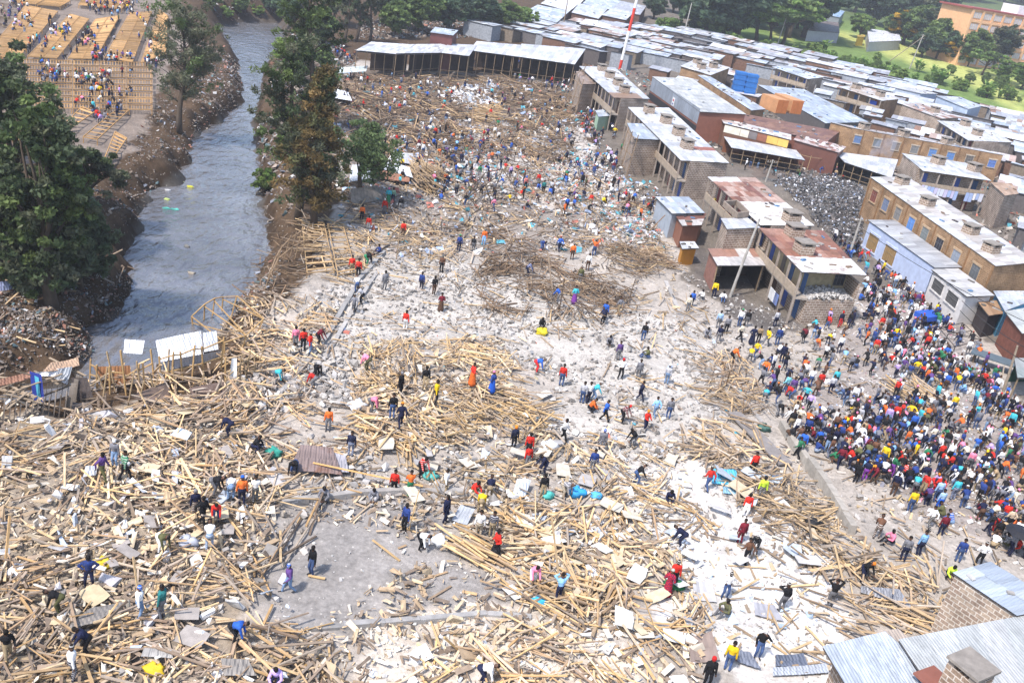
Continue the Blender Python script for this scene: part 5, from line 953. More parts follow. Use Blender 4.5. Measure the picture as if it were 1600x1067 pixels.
def crowd(poly, n, mind, poses, shirts, seedv=0):
    """n people scattered in a pixel polygon, spread evenly over the ground it shows"""
    w_ = np.array(PXY(poly)); lo, hi = w_.min(0), w_.max(0); got = []; tries = 0; old = [CROWDXY[k] for k in range(len(CROWDXY))]
    while len(got) < n and tries < n * 160:
        tries += 1; p = lo + np.array([random.random(), random.random()]) * (hi - lo)
        if not inpoly(p[0], p[1], w_) or random.random() > 2.6 * float(vnoise(np.array([p[0]]), np.array([p[1]]), 2.6, 61)[0]) - .45: continue
        if any(bx[0] < p[0] < bx[1] and bx[2] < p[1] < bx[3] and inpoly(p[0], p[1], f_) for bx, f_ in FBOX): continue
        if any(abs(a - p[0]) < mind and abs(b_ - p[1]) < mind for a, b_ in got) or any(abs(a - p[0]) < mind and abs(b_ - p[1]) < mind for a, b_ in old): continue
        got.append(tuple(p)); x = proj((p[0], p[1], Tz(*p))); PEOPLE.append([x[0], x[1], random.choice(poses), random.choice(shirts), random.choice(('black', 'black', 'navy', 'navy', 'jeans', 'jeans', 'grey', 'khaki', 'brown', 'pale jeans')), random.choice((None,) * 9 + ('red cap', 'white cap', 'blue cap', 'orange scarf', 'pink scarf', 'grey hood')), random.gauss(190, 70), False])
    CROWDXY.extend(got)
CROWDXY = [tuple(P(p[0], p[1])[:2]) for p in PEOPLE]
SH = ['red', 'red', 'orange', 'yellow', 'green', 'turquoise', 'light blue', 'bright blue', 'bright blue', 'purple', 'lilac', 'pink', 'maroon', 'brown', 'tan', 'cream', 'olive', 'light grey', 'red'] + ['navy'] * 6 + ['blue'] * 4 + ['grey'] * 4 + ['black'] * 9 + ['white'] * 7
PO = ['stand'] * 7 + ['walk'] * 2 + ['stoop'] * 4 + ['bend'] * 3 + ['crouch'] * 2 + ['carry', 'akimbo', 'phone', 'sit', 'sit']
crowd([(1240, 700), (1320, 610), (1400, 560), (1470, 560), (1560, 620), (1620, 680), (1620, 850), (1540, 850), (1440, 790), (1340, 760), (1285, 710)], 400, .42, PO, SH)
crowd([(1340, 470), (1365, 425), (1400, 440), (1460, 490), (1530, 560), (1560, 620), (1400, 600), (1350, 540)], 160, .42, PO, SH)
crowd([(1180, 520), (1340, 500), (1400, 560), (1330, 610), (1260, 650), (1220, 580)], 34, .8, PO, SH)
crowd([(1160, 545), (1270, 600), (1300, 690), (1245, 720), (1180, 620)], 24, .7, PO, SH)
crowd([(1250, 690), (1330, 740), (1420, 770), (1420, 740), (1280, 670)], 26, .55, ['sit', 'crouch', 'bend', 'stoop'], SH)
crowd([(1290, 700), (1440, 790), (1540, 860), (1620, 880), (1620, 840), (1400, 740)], 40, .6, PO, SH)
crowd([(870, 250), (940, 240), (985, 290), (1030, 330), (1010, 350), (890, 330)], 62, .7, PO, SH)
crowd([(900, 170), (950, 190), (985, 260), (960, 275), (915, 240)], 34, .8, PO, SH)
crowd([(675, 92), (760, 96), (885, 112), (895, 150), (820, 130), (690, 108)], 85, .8, PO, SH)
crowd([(520, 68), (556, 82), (556, 98), (525, 96)], 24, .7, PO, SH)
crowd([(510, 110), (880, 150), (900, 240), (720, 250), (600, 220), (520, 200)], 120, 1.5, PO, SH)
crowd([(590, 215), (760, 215), (850, 260), (880, 340), (740, 330), (610, 290)], 90, 1.2, PO, SH)
crowd([(1150, 262), (1320, 272), (1320, 285), (1180, 275)], 12, 1.0, PO, SH)
crowd([(1290, 370), (1345, 400), (1360, 430), (1330, 430)], 20, .6, PO, SH)
for poly, n in (([(0, 5), (40, 5), (60, 60), (30, 62), (0, 40)], 24), ([(75, 35), (112, 35), (112, 66), (80, 68)], 16), ([(128, 50), (155, 50), (150, 85), (128, 85)], 14), ([(130, 0), (215, 2), (205, 26), (140, 24)], 34), ([(40, 65), (125, 72), (125, 98), (40, 96)], 14), ([(150, 85), (185, 90), (215, 100), (140, 104)], 16), ([(60, 100), (100, 120), (95, 140), (60, 135)], 14), ([(95, 125), (215, 118), (215, 140), (95, 145)], 18), ([(140, 145), (225, 145), (225, 172), (100, 172)], 12), ([(140, 175), (200, 165), (200, 185), (150, 205)], 9), ([(228, 70), (250, 70), (250, 118), (225, 118)], 10), ([(160, 15), (245, 10), (240, 70), (160, 80)], 12)): crowd(poly, int(n * 1.7), .6, PO, SH)

# ---- place the people: the nearest ones as individuals, the rest as one crowd
for p in PEOPLE: p.append(P(p[0], p[1]))
PEOPLE.sort(key=lambda p: (float(np.linalg.norm(p[8])) - (60 if p[7] else 0)))
inframe = lambda p: -15 < p[0] < 1625 and p[1] < 1080
NEAR = [p for p in PEOPLE if inframe(p)][:298]; nid = {id(p) for p in NEAR}; FARP = [p for p in PEOPLE if id(p) not in nid and -40 < p[0] < 1680]
PX_HEAP1 = [(-40, 640), (405, 640), (420, 780), (400, 960), (470, 990), (560, 1100), (-40, 1100)]; PX_HEAP2 = [(580, 545), (700, 525), (775, 560), (850, 620), (850, 685), (700, 705), (560, 695), (540, 640)]; PX_HEAP3 = [(780, 860), (1000, 800), (1100, 900), (1090, 1100), (760, 1100), (770, 990)]
used = set(); random.seed(5)
def describe(p, zw):
    px, py, pose, sh, lw, hat = p[:6]; low = {'jeans': 'blue jeans', 'pale jeans': 'pale jeans'}.get(lw, lw + ' trousers')
    s = f"person in {sh} top {WORD[pose]} {zw}" if pose == 'robe' else f"person in {sh} top and {low} {WORD[pose]} {zw}"
    return s.replace(' zzz', ''), hat
for p in NEAR:
    zw = zone_word(p[0], p[1])
    for k in range(400):
        s, hat = describe(p, zw); full = s if not hat else s.replace(' top', ' top, ' + hat, 1) if ' and ' not in s else s.replace(' and ', f', {hat} and ', 1)
        if len(full.split()) <= 16 and full not in used: break
        if p[7] and k < 40: p[5] = random.choice([None] + list(HAT)); 
        elif p[7]: p[4] = random.choice(list(LOW))
        else: p[2], p[3], p[4], p[5] = random.choice(PO), random.choice(SH), random.choice(list(LOW)), random.choice((None, None, None) + tuple(HAT))
        if len(full.split()) > 16: p[5] = None
    used.add(full); pose = p[2]; b = p[8]; zb = next((hz_ for pl_, hz_ in ((PX_HEAP1, .36), (PX_HEAP2, .45), (PX_HEAP3, .26)) if inpoly(p[0], p[1], pl_)), .02)
    root = thing('person', (b[0], b[1], b[2] + zb), full, 'person', 'people on the cleared ground'); root.rotation_euler = (0, 0, R(p[6])); sc = random.uniform(.95, 1.05); root.scale = (sc, sc, sc)
    for part in ('body', 'shirt', 'trousers', 'hair'):
        o = link('skirt' if part == 'trousers' and pose == 'robe' else part, PM[pose][part], root); c = {'shirt': CLO[p[3]], 'trousers': LOW.get(p[4]) or CLO[p[4]], 'hair': HAT[p[5]], 'body': (1, 1, 1)}[part]; k = random.uniform(.85, 1.15); o.color = (*[min(x * k, 1) for x in c], 1)
    p.append(root); LANDMARKS.append((b[0], b[1], f"{ADJ[pose]} person in {p[3]} and {p[4]}"))
_c = [l[2] for l in LANDMARKS]; LANDMARKS[:] = [l for l in LANDMARKS if _c.count(l[2]) == 1 and len(l[2].split()) <= 7]
Vs, Fs, Cs, off = [], [], [], 0
for p in FARP:
    V, F, K = PLOW[p[2]]; a = R(p[6]); ca, sa = math.cos(a), math.sin(a); W_ = V @ np.array([[ca, sa, 0], [-sa, ca, 0], [0, 0, 1]]) * random.uniform(.95, 1.06) + p[8]; sk = np.array((.09, .045, .028)) * random.uniform(.7, 1.4)
    pal = np.array([CLO[p[3]], LOW.get(p[4]) or CLO[p[4]], sk, HAT[p[5]], (.03, .03, .03)]); Vs.append(W_); Cs.append(pal[K]); Fs += [[i + off for i in f] for f in F]; off += len(V)
o = link('crowd', nmesh('crowd', np.concatenate(Vs), Fs, np.concatenate(Cs), None, None, True, ['crowd_cloth'])); tag(o, 'the far scattered people too many and small to tell apart', 'crowd', None, 'stuff')
print('people', len(NEAR), len(FARP))
def near_person(px, py):
    b = P(px, py); l = [p for p in NEAR if len(p) > 9]; return min(l, key=lambda p: np.linalg.norm(p[8][:2] - b[:2]))
# special clothing and loads
p = P(1040, 931); root = thing('person', tuple(p), 'person wrapped head to ankle in a red checked shawl on the white powder', 'person', 'people on the cleared ground'); root.rotation_euler = (0, 0, R(150))
segs, info = figure(**POSES['robe']); 
for part in ('body', 'shirt', 'trousers', 'hair'):
    me = PM['robe'][part]
    if part in ('shirt', 'trousers'): me = me.copy(); me.materials.clear(); me.materials.append(MATS['red_check'])
    o = link({'shirt': 'shawl', 'trousers': 'skirt'}.get(part, part), me, root); o.color = (.4, .42, .36, 1) if part == 'hair' else (1, 1, 1, 1)
def lump(name, label, cat, px, py, size, col, n=9, flatz=.6, group=None, seedv=None, h=0.0, mat='painted'):
    """a slumped bag or crumpled heap: a low-poly ball pushed about by noise"""
    g = np.random.default_rng(seedv if seedv is not None else int(px * 7 + py)); V, F = [], []; m_ = 12
    for i in range(n + 1):
        for j in range(m_):
            th = math.pi * i / n; ph = 2 * math.pi * j / m_; V.append((math.sin(th) * math.cos(ph), math.sin(th) * math.sin(ph), math.cos(th)))
    V = np.array(V); k = 1 + .35 * np.sin(V[:, 0] * 4 + g.random() * 6) * np.cos(V[:, 1] * 5 + g.random() * 6) + g.normal(size=len(V)) * .14; V = V * k[:, None] * np.array([size, size * g.uniform(.65, 1), size * flatz]); V[:, 2] = np.maximum(V[:, 2], -size * flatz * .8) + size * flatz * .8
    for i in range(n):
        for j in range(m_): F.append([i * m_ + j, (i + 1) * m_ + j, (i + 1) * m_ + (j + 1) % m_, i * m_ + (j + 1) % m_])
    b = P(px, py); b = b + A(0, 0, h); return tag(link(name, nmesh(name, V, F, np.array(col) * (1 + .25 * g.normal(size=(len(V), 1)) * .3), None, None, True, [mat]), None, tuple(b)), label, cat, group)
for a in [('sack', 'bulging white sack standing on plank debris', 'sack', 857, 703, .55, (.72, .72, .72)), ('sack', 'green woven sack beside the person in red checked shawl', 'sack', 1053, 921, .55, (.02, .16, .06)), ('bag', 'turquoise plastic bag held low by the person with khaki trousers', 'bag', 855, 778, .42, (.08, .42, .38)),
          ('bag', 'bright blue bag dropped in front of the person with raised arms', 'bag', 842, 946, .4, (.05, .38, .62)), ('tarpaulin', 'crumpled turquoise cloth thrown over a rubble heap', 'cloth', 672, 748, .42, (.10, .42, .38)), ('tarpaulin', 'crumpled green cloth lying near the rusty sheet heap', 'cloth', 428, 714, .5, (.04, .28, .22)), ('sack', 'dark green sack on the long grey slab by the broken wall', 'sack', 1192, 672, .45, (.06, .13, .11)),
          ('bag', 'black bag tossed on loose planks near the broken wall', 'bag', 1270, 823, .5, (.02, .02, .022)), ('bucket_cloth', 'yellow cloth bundle among foreground planks', 'cloth', 243, 1052, .45, (.65, .45, .03)), ('bucket_cloth', 'yellow bundle beside the person with hands on hips', 'cloth', 162, 886, .45, (.65, .5, .04)), ('sack', 'yellow jerrycan bundle near a crouching person on grey rubble', 'bundle', 846, 522, .5, (.62, .5, .03)), ('bag', 'blue plastic sheet crumpled over planks, longest of the blue ones', 'cloth', 900, 775, .55, (.04, .32, .65)), ('bag', 'small blue plastic lump beside the longest crumpled blue sheet', 'cloth', 932, 778, .35, (.10, .40, .70)),
          ('cloth_heap', 'grey tarpaulin heap near the white bending person', 'cloth', 296, 853, .5, (.38, .40, .46)), ('sack', 'white sack between two planks on the concrete floor', 'sack', 685, 848, .4, (.7, .7, .7)), ('sack', 'white sack at the edge of the golden pile', 'sack', 558, 640, .55, (.72, .72, .74)), ('sack', 'white bundle carried along at the row house corner', 'sack', 953, 250, .8, (.7, .7, .72))]: lump(*a)
bk = MB(); b = P(260, 875); bk.tube([b, b + A(0, 0, .42)], [.17, .21], 12, (.75, .75, .76)); root = thing('bucket', tuple(b), 'white plastic bucket beside the olive-topped person bending down', 'bucket'); bk.build('body', 'painted', root)
hk = MB(); hk.tube([b + A(-.2, 0, .42), b + A(-.12, 0, .6), b + A(.12, 0, .6), b + A(.2, 0, .42)], .012, 5, (.3, .3, .3)); hk.build('handle', 'painted', root)
# planks held upright or on the shoulder
def held(label, a, b_, wd=.14, col=(.50, .33, .14)):
    m = MB(); m.beam(a, b_, wd, .035, col); return tag(m.build('plank', 'wood'), label, 'plank', 'planks held by people')
b = P(638, 832); held('long plank held upright beside the blue-clad person on the concrete floor', b, b + A(.25, .2, 2.6), .2)
b = P(866, 940); held('thin plank slanting up from the person with raised arms', b + A(0, 0, 1.4), b + A(-.9, 1.2, 4.2), .1, (.42, .30, .17))
b = P(626, 772); held('very long beam lying across the hands of two red-topped people', b + A(-5.2, .3, .9), b + A(1.2, 0, .8), .12, (.62, .36, .14))
um = MB(); b = P(1580, 868); c = b + A(0, 0, 2.0); N_ = 10
for k in range(N_):
    a0, a1 = 2 * math.pi * k / N_, 2 * math.pi * (k + 1) / N_; e0, e1 = c + A(math.cos(a0), math.sin(a0), -.28) * .95, c + A(math.cos(a1), math.sin(a1), -.28) * .95; m0, m1 = c + A(math.cos(a0) * .55, math.sin(a0) * .55, -.07), c + A(math.cos(a1) * .55, math.sin(a1) * .55, -.07); um.poly([m0, e0, e1, m1], (.02, .02, .025)); um.poly([c, m0, m1], (.022, .022, .028))
root = thing('umbrella', tuple(b), 'open black umbrella above the crowd near the stone workshop', 'umbrella'); um.build('canopy', 'painted', root); m = MB(); m.tube([b + A(0, 0, 1.0), c + A(0, 0, .05)], .012, 6, (.2, .2, .2)); m.build('shaft', 'painted', root)
tb = MB(); b = P(1447, 505); root = thing('stall_table', tuple(b), 'bright blue covered trading table in the crowd at the blue-walled shop', 'table'); tb.box(b + A(0, 0, .85), (2.6, 1.6, .5), .6, (.03, .10, .45)); tb.build('cover', 'painted', root)
for x, y in ((-1, -.5), (1, -.5), (1, .5), (-1, .5)): m = MB(); m.box(b + A(x, y, .3), (.08, .08, .7), 0, (.2, .15, .1)); m.build('leg', 'timber_wall', root)
tb = MB(); b = P(1550, 575); root = thing('stall_table', tuple(b), 'long grey-topped trading table near the thin pole in the crowd', 'table'); tb.box(b + A(0, 0, 1.0), (4.2, 1.7, .12), -.5, (.10, .13, .15)); tb.build('top', 'painted', root)
for x, y in ((-1.6, .5), (1.5, -.9), (1.7, -.5), (-1.5, .9)): m = MB(); m.box(b + A(x, y, .45), (.1, .1, 1.0), 0, (.2, .15, .1)); m.build('leg', 'timber_wall', root)

# ------------------------------------------------------------------ bench yard across the river
def ladder_table(name, label, cat, px, h, col, slats=8, group=None, beam=.14, legs=True, fill=.35):
    q = [P(a, b, h) for a, b in px]; c = np.mean(q, 0); root = thing(name, (c[0], c[1], Tz(*c[:2])), label, cat, group); m = MB()
    for i in range(4): m.beam(q[i], q[(i + 1) % 4], .07, beam, col)
    m.build('frame', 'wood', root); m = MB(); wd = np.linalg.norm(q[1] - q[0]) / slats * fill
    for k in range(slats):
        t = (k + .5) / slats; kk = random.uniform(.75, 1.2); m.beam(q[0] + (q[1] - q[0]) * t, q[3] + (q[2] - q[3]) * t, wd, .03, tuple(x * kk for x in col))
    m.build('slats', 'wood', root)
    if legs:
        for p in q: m = MB(); m.beam(p, A(p[0], p[1], Tz(p[0], p[1]) - .2), .07, .07, col); m.build('leg', 'wood', root)
    return root, c
YEL = (.46, .27, .11); benches = []
def quad_split(q, nu, nv, fn):
    q = [A(*p) for p in q]; bl_ = lambda u, v: (1 - v) * ((1 - u) * q[0] + u * q[1]) + v * ((1 - u) * q[3] + u * q[2])
    for j in range(nv):
        for i in range(nu):
            g_ = .06; fn([tuple(bl_((i + g_ * .2) / nu, (j + .03) / nv)), tuple(bl_((i + 1 - g_) / nu, (j + .03) / nv)), tuple(bl_((i + 1 - g_) / nu, (j + .97) / nv)), tuple(bl_((i + g_ * .2) / nu, (j + .97) / nv))])
def add_bench(px, sl, fill, desc, h=.7):
    kk = random.uniform(.8, 1.2); r_, c = ladder_table('market_bench', None, 'bench', px, h, tuple(x * kk for x in YEL), sl, 'timber market benches across the river', .12, True, fill); benches.append((r_, c[0], c[1], desc))
for q in ([(-24, 88), (30, 91), (92, 18), (40, 8)], [(42, 89), (90, 92), (140, 30), (110, 22)], [(106, 92), (150, 93), (188, 24), (150, 30)], [(163, 90), (208, 98), (238, 18), (203, 20)], [(221, 99), (260, 84), (262, 25), (249, 15)], [(20, 4), (96, 11), (112, 2), (40, -8)], [(122, 8), (192, 15), (206, -2), (132, -8)]):
    quad_split(q, 2, 5, lambda px: add_bench([px[3], px[0], px[1], px[2]], 11, .58, 'closely slatted timber bench'))
for y0, y1 in ((93, 98), (102, 107), (111, 116), (121, 126), (131, 136), (141, 146), (151, 155), (161, 165)):
    quad_split([(30, y0 + 7), (240, y1 + 7), (240, y1), (30, y0)], 5, 1, lambda px: add_bench(px, 9, .2, 'open-framed timber bench'))
for q in ([(62, 232), (84, 218), (148, 175), (128, 167)], [(130, 214), (152, 218), (202, 172), (184, 170)], [(160, 256), (172, 254), (198, 216), (180, 206)], [(72, 284), (82, 287), (120, 256), (108, 250)], [(20, 215), (40, 222), (100, 185), (84, 178)]): add_bench([q[0], q[3], q[2], q[1]], 9, .2, 'slanting ladder-like timber bench')
relabel(benches, [(*P(284, 208)[:2], 'thin see-through tree'), (*P(10, 20)[:2], 'yard corner crowd'), (*P(250, 20)[:2], 'upper river bend'), (*P(60, 240)[:2], 'dark trees'), (*P(140, 60)[:2], 'middle aisle')], 'bench')

# ------------------------------------------------------------------ tin sheets, boards, frames
def sheet(px, hs, col, label, mat='tin', name='tin_sheet', wav=True, group=None, thick=.02, relab=None):
    q = [(flat if FLATZ[0] else P)(a, b, h) for (a, b), h in zip(px, hs)]; n = nrm(np.cross(q[1] - q[0], q[3] - q[0])); n = n if n[2] > 0 or abs(n[2]) < .2 else -n; L = np.linalg.norm(q[1] - q[0]); nu = max(4, min(26, int(L / .18))) if wav else 4; m = MB(); bl_ = lambda u, v: (1 - v) * ((1 - u) * q[0] + u * q[1]) + v * ((1 - u) * q[3] + u * q[2])
    sag = random.uniform(-.1, .1); f_ = lambda i, v, s: bl_(i / nu, v) + n * ((.025 * (i % 2) if wav else 0) + sag * math.sin(3.14 * i / nu) * (1 if v in (0, 1) else 1.4) + s)
    for i in range(nu):
        for v0, v1 in ((0, .5), (.5, 1)):
            kk = random.uniform(.9, 1.08); c = tuple(min(x * kk, .9) for x in col); m.poly([f_(i, v0, 0), f_(i + 1, v0, 0), f_(i + 1, v1, 0), f_(i, v1, 0)], c, 0); m.poly([f_(i, v1, -thick), f_(i + 1, v1, -thick), f_(i + 1, v0, -thick), f_(i, v0, -thick)], c, 0)
    o = m.build(name, mat); c = np.mean(q, 0); tag(o, label, 'board' if 'board' in name else 'metal sheet', group); return o, c
FLATZ = [True]
WT, GT, RT = (.70, .71, .73), (.46, .49, .53), (.28, .14, .09)
sheet([(250, 566), (318, 553), (314, 517), (243, 532)], (.7, .7, 1.75, 1.75), (.78, .78, .80), 'big white corrugated sheet propped up over the river edge frames'); sheet([(319, 550), (341, 546), (338, 517), (317, 520)], (.7, .7, 1.75, 1.75), WT, 'narrow white corrugated sheet at the end of the big propped one')
sheet([(193, 551), (222, 553), (226, 532), (195, 530)], (.4, .4, 1.1, 1.1), WT, 'small pale corrugated sheet standing over the water'); sheet([(250, 582), (345, 560), (345, 548), (250, 566)], (0, 0, .7, .7), (.5, .52, .55), 'grey sheet wall below the big white sheet')
sheet([(48, 588), (85, 588), (112, 573), (52, 583)], (1.5, 1.5, 1.9, 1.7), (.78, .78, .79), 'white sheet roof piece on the collapsed hut'); sheet([(84, 590), (105, 601), (113, 573), (92, 576)], (1.4, .9, 2.0, 2.0), (.66, .68, .71), 'bright corrugated sheet hanging off the collapsed hut roof')
sheet([(66, 581), (124, 571), (122, 558), (80, 566)], (1.9, 1.8, 2.0, 2.0), (.40, .27, .18), 'long tan rusty sheet behind the collapsed hut roof', 'tin_rusty'); sheet([(0, 603), (52, 590), (50, 580), (0, 592)], (1.5, 1.6, 1.8, 1.8), RT, 'red-brown sheet roof at the border of the collapsed hut', 'tin_rusty')
sheet([(120, 627), (149, 631), (136, 590), (111, 590)], (.1, .1, 1.7, 1.8), (.12, .095, .085), 'dark brown board leaning against the collapsed hut', 'timber_wall', 'board', False); sheet([(112, 646), (148, 640), (140, 628), (112, 628)], (.2, .2, .5, .6), (.13, .11, .10), 'dark grey board lying below the leaning brown one', 'timber_wall', 'board', False)
sheet([(160, 604), (206, 600), (203, 571), (146, 573)], (0, 0, 1.2, 1.2), (.34, .16, .07), 'rusty orange sheet wall beside the river', 'tin_rusty'); sheet([(206, 600), (245, 590), (244, 566), (204, 571)], (0, 0, 1.0, 1.2), (.55, .52, .52), 'pale torn cloth panel next to the rusty orange wall', 'painted', 'cloth_board', False)
sheet([(238, 633), (270, 618), (258, 597), (203, 618)], (.5, .5, 1.2, .8), (.14, .10, .08), 'brown board slab lying across the plank heap by the river', 'timber_wall', 'board', False); sheet([(300, 622), (352, 612), (350, 596), (296, 606)], (.3, .3, .8, .8), (.17, .12, .10), 'second brown board slab, flatter and nearer the trench', 'timber_wall', 'board', False)
sheet([(358, 593), (370, 592), (370, 560), (362, 560)], (.5, .5, 1.9, 1.9), (.75, .75, .74), 'tall white foam board standing among the river frames', 'painted', 'board', False)
FLATZ[0] = False
for k, (px, hs, col, lb, mt) in enumerate([
    ([(95, 985), (150, 972), (205, 938), (140, 950)], (.5, .6, .7, .6), (.22, .20, .18), 'large weathered grey ribbed sheet below the person with hands on hips', 'tin'), ([(350, 1055), (400, 1055), (388, 1030), (345, 1028)], (.5, .5, .7, .7), (.24, .22, .20), 'grey ribbed sheet near the blue bending person', 'tin'), ([(220, 1025), (270, 1028), (268, 1015), (225, 1012)], (.5, .5, .6, .6), (.30, .29, .28), 'small grey mesh sheet in the front plank heap', 'tin'),
    ([(2, 735), (18, 733), (20, 712), (3, 712)], (.5, .5, .9, .9), (.36, .36, .36), 'upright grey corrugated scrap at the very border', 'tin'), ([(130, 745), (150, 742), (152, 728), (134, 728)], (.5, .5, .8, .8), GT, 'small corrugated scrap near the purple-topped person', 'tin'), ([(235, 750), (248, 752), (250, 734), (238, 733)], (.4, .4, .8, .8), (.55, .58, .62), 'bluish corrugated scrap by the green-topped person', 'tin'), ([(265, 680), (292, 688), (300, 676), (278, 668)], (.6, .6, .8, .8), (.60, .66, .72), 'pale blue tin piece on the upper plank heap', 'tin'),
    ([(450, 735), (535, 742), (520, 700), (470, 695)], (.4, .4, 1.0, 1.1), (.20, .15, .14), 'crumpled dark brown sheet heap in the rubble', 'tin_rusty'), ([(505, 735), (545, 738), (540, 712), (515, 705)], (.3, .3, .8, .8), (.34, .33, .36), 'bent grey sheet leaning on the dark brown heap', 'tin'), ([(800, 775), (820, 777), (830, 750), (808, 748)], (.3, .3, .6, .6), (.55, .58, .62), 'square grey corrugated sheet behind the person with turquoise bag', 'tin'), ([(705, 812), (730, 820), (742, 795), (720, 788)], (.2, .2, .5, .5), (.40, .42, .45), 'bluish corrugated sheet at the concrete floor edge', 'tin'),
    ([(1112, 755), (1155, 757), (1150, 733), (1115, 732)], (.2, .2, .5, .5), (.10, .42, .62), 'bright blue slatted sheet near the red-topped walking person', 'tin'), ([(1130, 770), (1165, 772), (1160, 760), (1130, 760)], (.2, .2, .3, .3), (.25, .45, .6), 'smaller blue sheet below the bright blue slatted one', 'tin'), ([(1195, 752), (1225, 755), (1222, 742), (1195, 740)], (.2, .2, .3, .3), (.5, .58, .66), 'pale blue sheet near the lime-vested person', 'tin'),
    ([(1345, 925), (1425, 948), (1405, 920), (1345, 915)], (.3, .3, .6, .6), (.26, .27, .30), 'long dark grey ribbed sheet by the stone workshop', 'tin'), ([(1212, 1040), (1262, 1038), (1255, 1020), (1212, 1022)], (.2, .2, .3, .3), (.13, .15, .20), 'dark slate ribbed sheet on white powder, upper of two', 'tin'), ([(1208, 1055), (1295, 1050), (1290, 1036), (1208, 1042)], (.2, .2, .25, .25), (.42, .45, .50), 'pale slate ribbed sheet on white powder, lower of two', 'tin'), ([(1145, 1030), (1190, 1045), (1172, 1018), (1135, 1012)], (.2, .2, .3, .3), (.20, .22, .27), 'dark sheet beneath the person with hand at the face', 'tin'),
    ([(1080, 1035), (1125, 1030), (1112, 985), (1075, 995)], (.2, .2, .3, .3), (.27, .21, .18), 'brown lino sheet behind the yellow-topped person', 'painted'), ([(1180, 960), (1225, 970), (1210, 945), (1178, 940)], (.15, .15, .2, .2), (.33, .33, .36), 'grey board under the person with one hand at the face', 'painted'), ([(1085, 935), (1120, 940), (1112, 908), (1082, 906)], (.15, .15, .2, .2), (.45, .44, .44), 'grey panel beside the white-topped person with hands on hips', 'painted'),
    ([(505, 150), (550, 158), (545, 145), (512, 134)], (1.2, 1.0, 1.6, 1.8), WT, 'white folded sheet roof lying at the far trees', 'tin'), ([(528, 115), (572, 112), (575, 103), (532, 106)], (1.3, 1.4, 1.8, 1.8), (.62, .68, .66), 'long pale sheet roof near the market shed end', 'tin'), ([(545, 285), (585, 280), (590, 260), (550, 258)], (.6, .6, 1.8, 1.6), (.55, .57, .6), 'upright bent pale sheet under the round green tree', 'tin'), ([(590, 262), (645, 278), (640, 262), (595, 248)], (.9, .9, 1.4, 1.3), (.6, .62, .65), 'heap-top pale sheet right of the round green tree', 'tin'), ([(575, 275), (640, 285), (640, 275), (580, 262)], (.6, .5, .9, .9), RT, 'rusty sheet below the heap-top pale sheet', 'tin_rusty'), ([(548, 320), (598, 312), (590, 290), (548, 295)], (.2, .2, 1.2, 1.2), (.24, .21, .18), 'grey-brown wrecked shack wall by the bank', 'timber_wall'),
    ([(612, 250), (650, 258), (645, 240), (615, 236)], (.9, .8, 1.2, 1.2), (.5, .5, .53), 'crumpled grey sheet behind the heap-top pale sheet', 'tin'), ([(24, 448), (62, 456), (70, 430), (45, 425)], (.6, .5, 1.4, 1.4), (.50, .54, .62), 'folded blue-white sheet on the rubbish bank', 'tin'), ([(0, 455), (32, 450), (40, 436), (0, 440)], (.4, .4, 1.0, 1.0), (.25, .28, .42), 'dull blue sheet beneath the dark trees on the bank', 'tin')]):
    sheet(px, hs, col, lb, mt)
LANDMARKS += [(*P(500, 725)[:2], 'crumpled dark brown sheet heap'), (*P(150, 960)[:2], 'large weathered ribbed sheet'), (*P(374, 1042)[:2], 'grey ribbed sheet'), (*P(240, 615)[:2], 'brown board slab')]
hb = flat(60, 622, .1); root = thing('collapsed_hut', tuple(hb), 'collapsed grey plank hut with blue cloth under its white roof sheet at the river end', 'hut')
fq = [tuple(flat(-60, 672)[:2]), tuple(flat(100, 650)[:2]), tuple(flat(122, 612)[:2]), tuple(flat(-40, 620)[:2])]; hz_ = hb[2]
for i in range(4):
    a, b_ = A(*fq[i]), A(*fq[(i + 1) % 4]); L = np.linalg.norm(b_ - a); m = MB(); k = int(L / .28); lean_ = A(.5, .35)
    for j in range(k):
        if random.random() < .12: continue
        p0 = a + (b_ - a) * (j + .5) / k; hh = random.uniform(1.0, 1.75); kk = random.uniform(.7, 1.25); m.beam(A(*p0, hz_ - 1.2), A(*(p0 + lean_ * hh * .4), hz_ + hh), .25, .03, (.24 * kk, .20 * kk, .165 * kk), up=tuple(A(*(b_ - a), 0) / L))
    m.build('plank_wall', 'wood', root)
m = MB(); c0 = flat(58, 624, .1) - A(0, .4, 0); m.poly([c0, c0 + A(.7, 0, 0), c0 + A(.5, .15, 1.9), c0 + A(-.2, .15, 2.0)], (.03, .05, .28)); m.poly([c0 + A(.3, -.03, .0), c0 + A(.5, -.03, 0), c0 + A(.35, .1, 1.7), c0 + A(.1, .1, 1.8)], (.1, .42, .55)); m.build('blue_cloth', 'painted', root)
for i in range(26):
    p = A(*fq[0]) + (A(*fq[1]) - A(*fq[0])) * random.random() + (A(*fq[3]) - A(*fq[0])) * random.random(); a_ = random.uniform(0, 6.3); l_ = random.uniform(1.5, 3.4); z_ = hz_ + random.uniform(.2, 1.5); d_ = A(math.cos(a_), math.sin(a_), random.gauss(0, .2)) * l_ / 2; m = MB(); kk = random.uniform(.6, 1.3); m.beam(A(*p, z_) - d_, A(*p, z_) + d_, .12, .05, (.30 * kk, .23 * kk, .16 * kk)); m.build('broken_beam', 'wood', root)
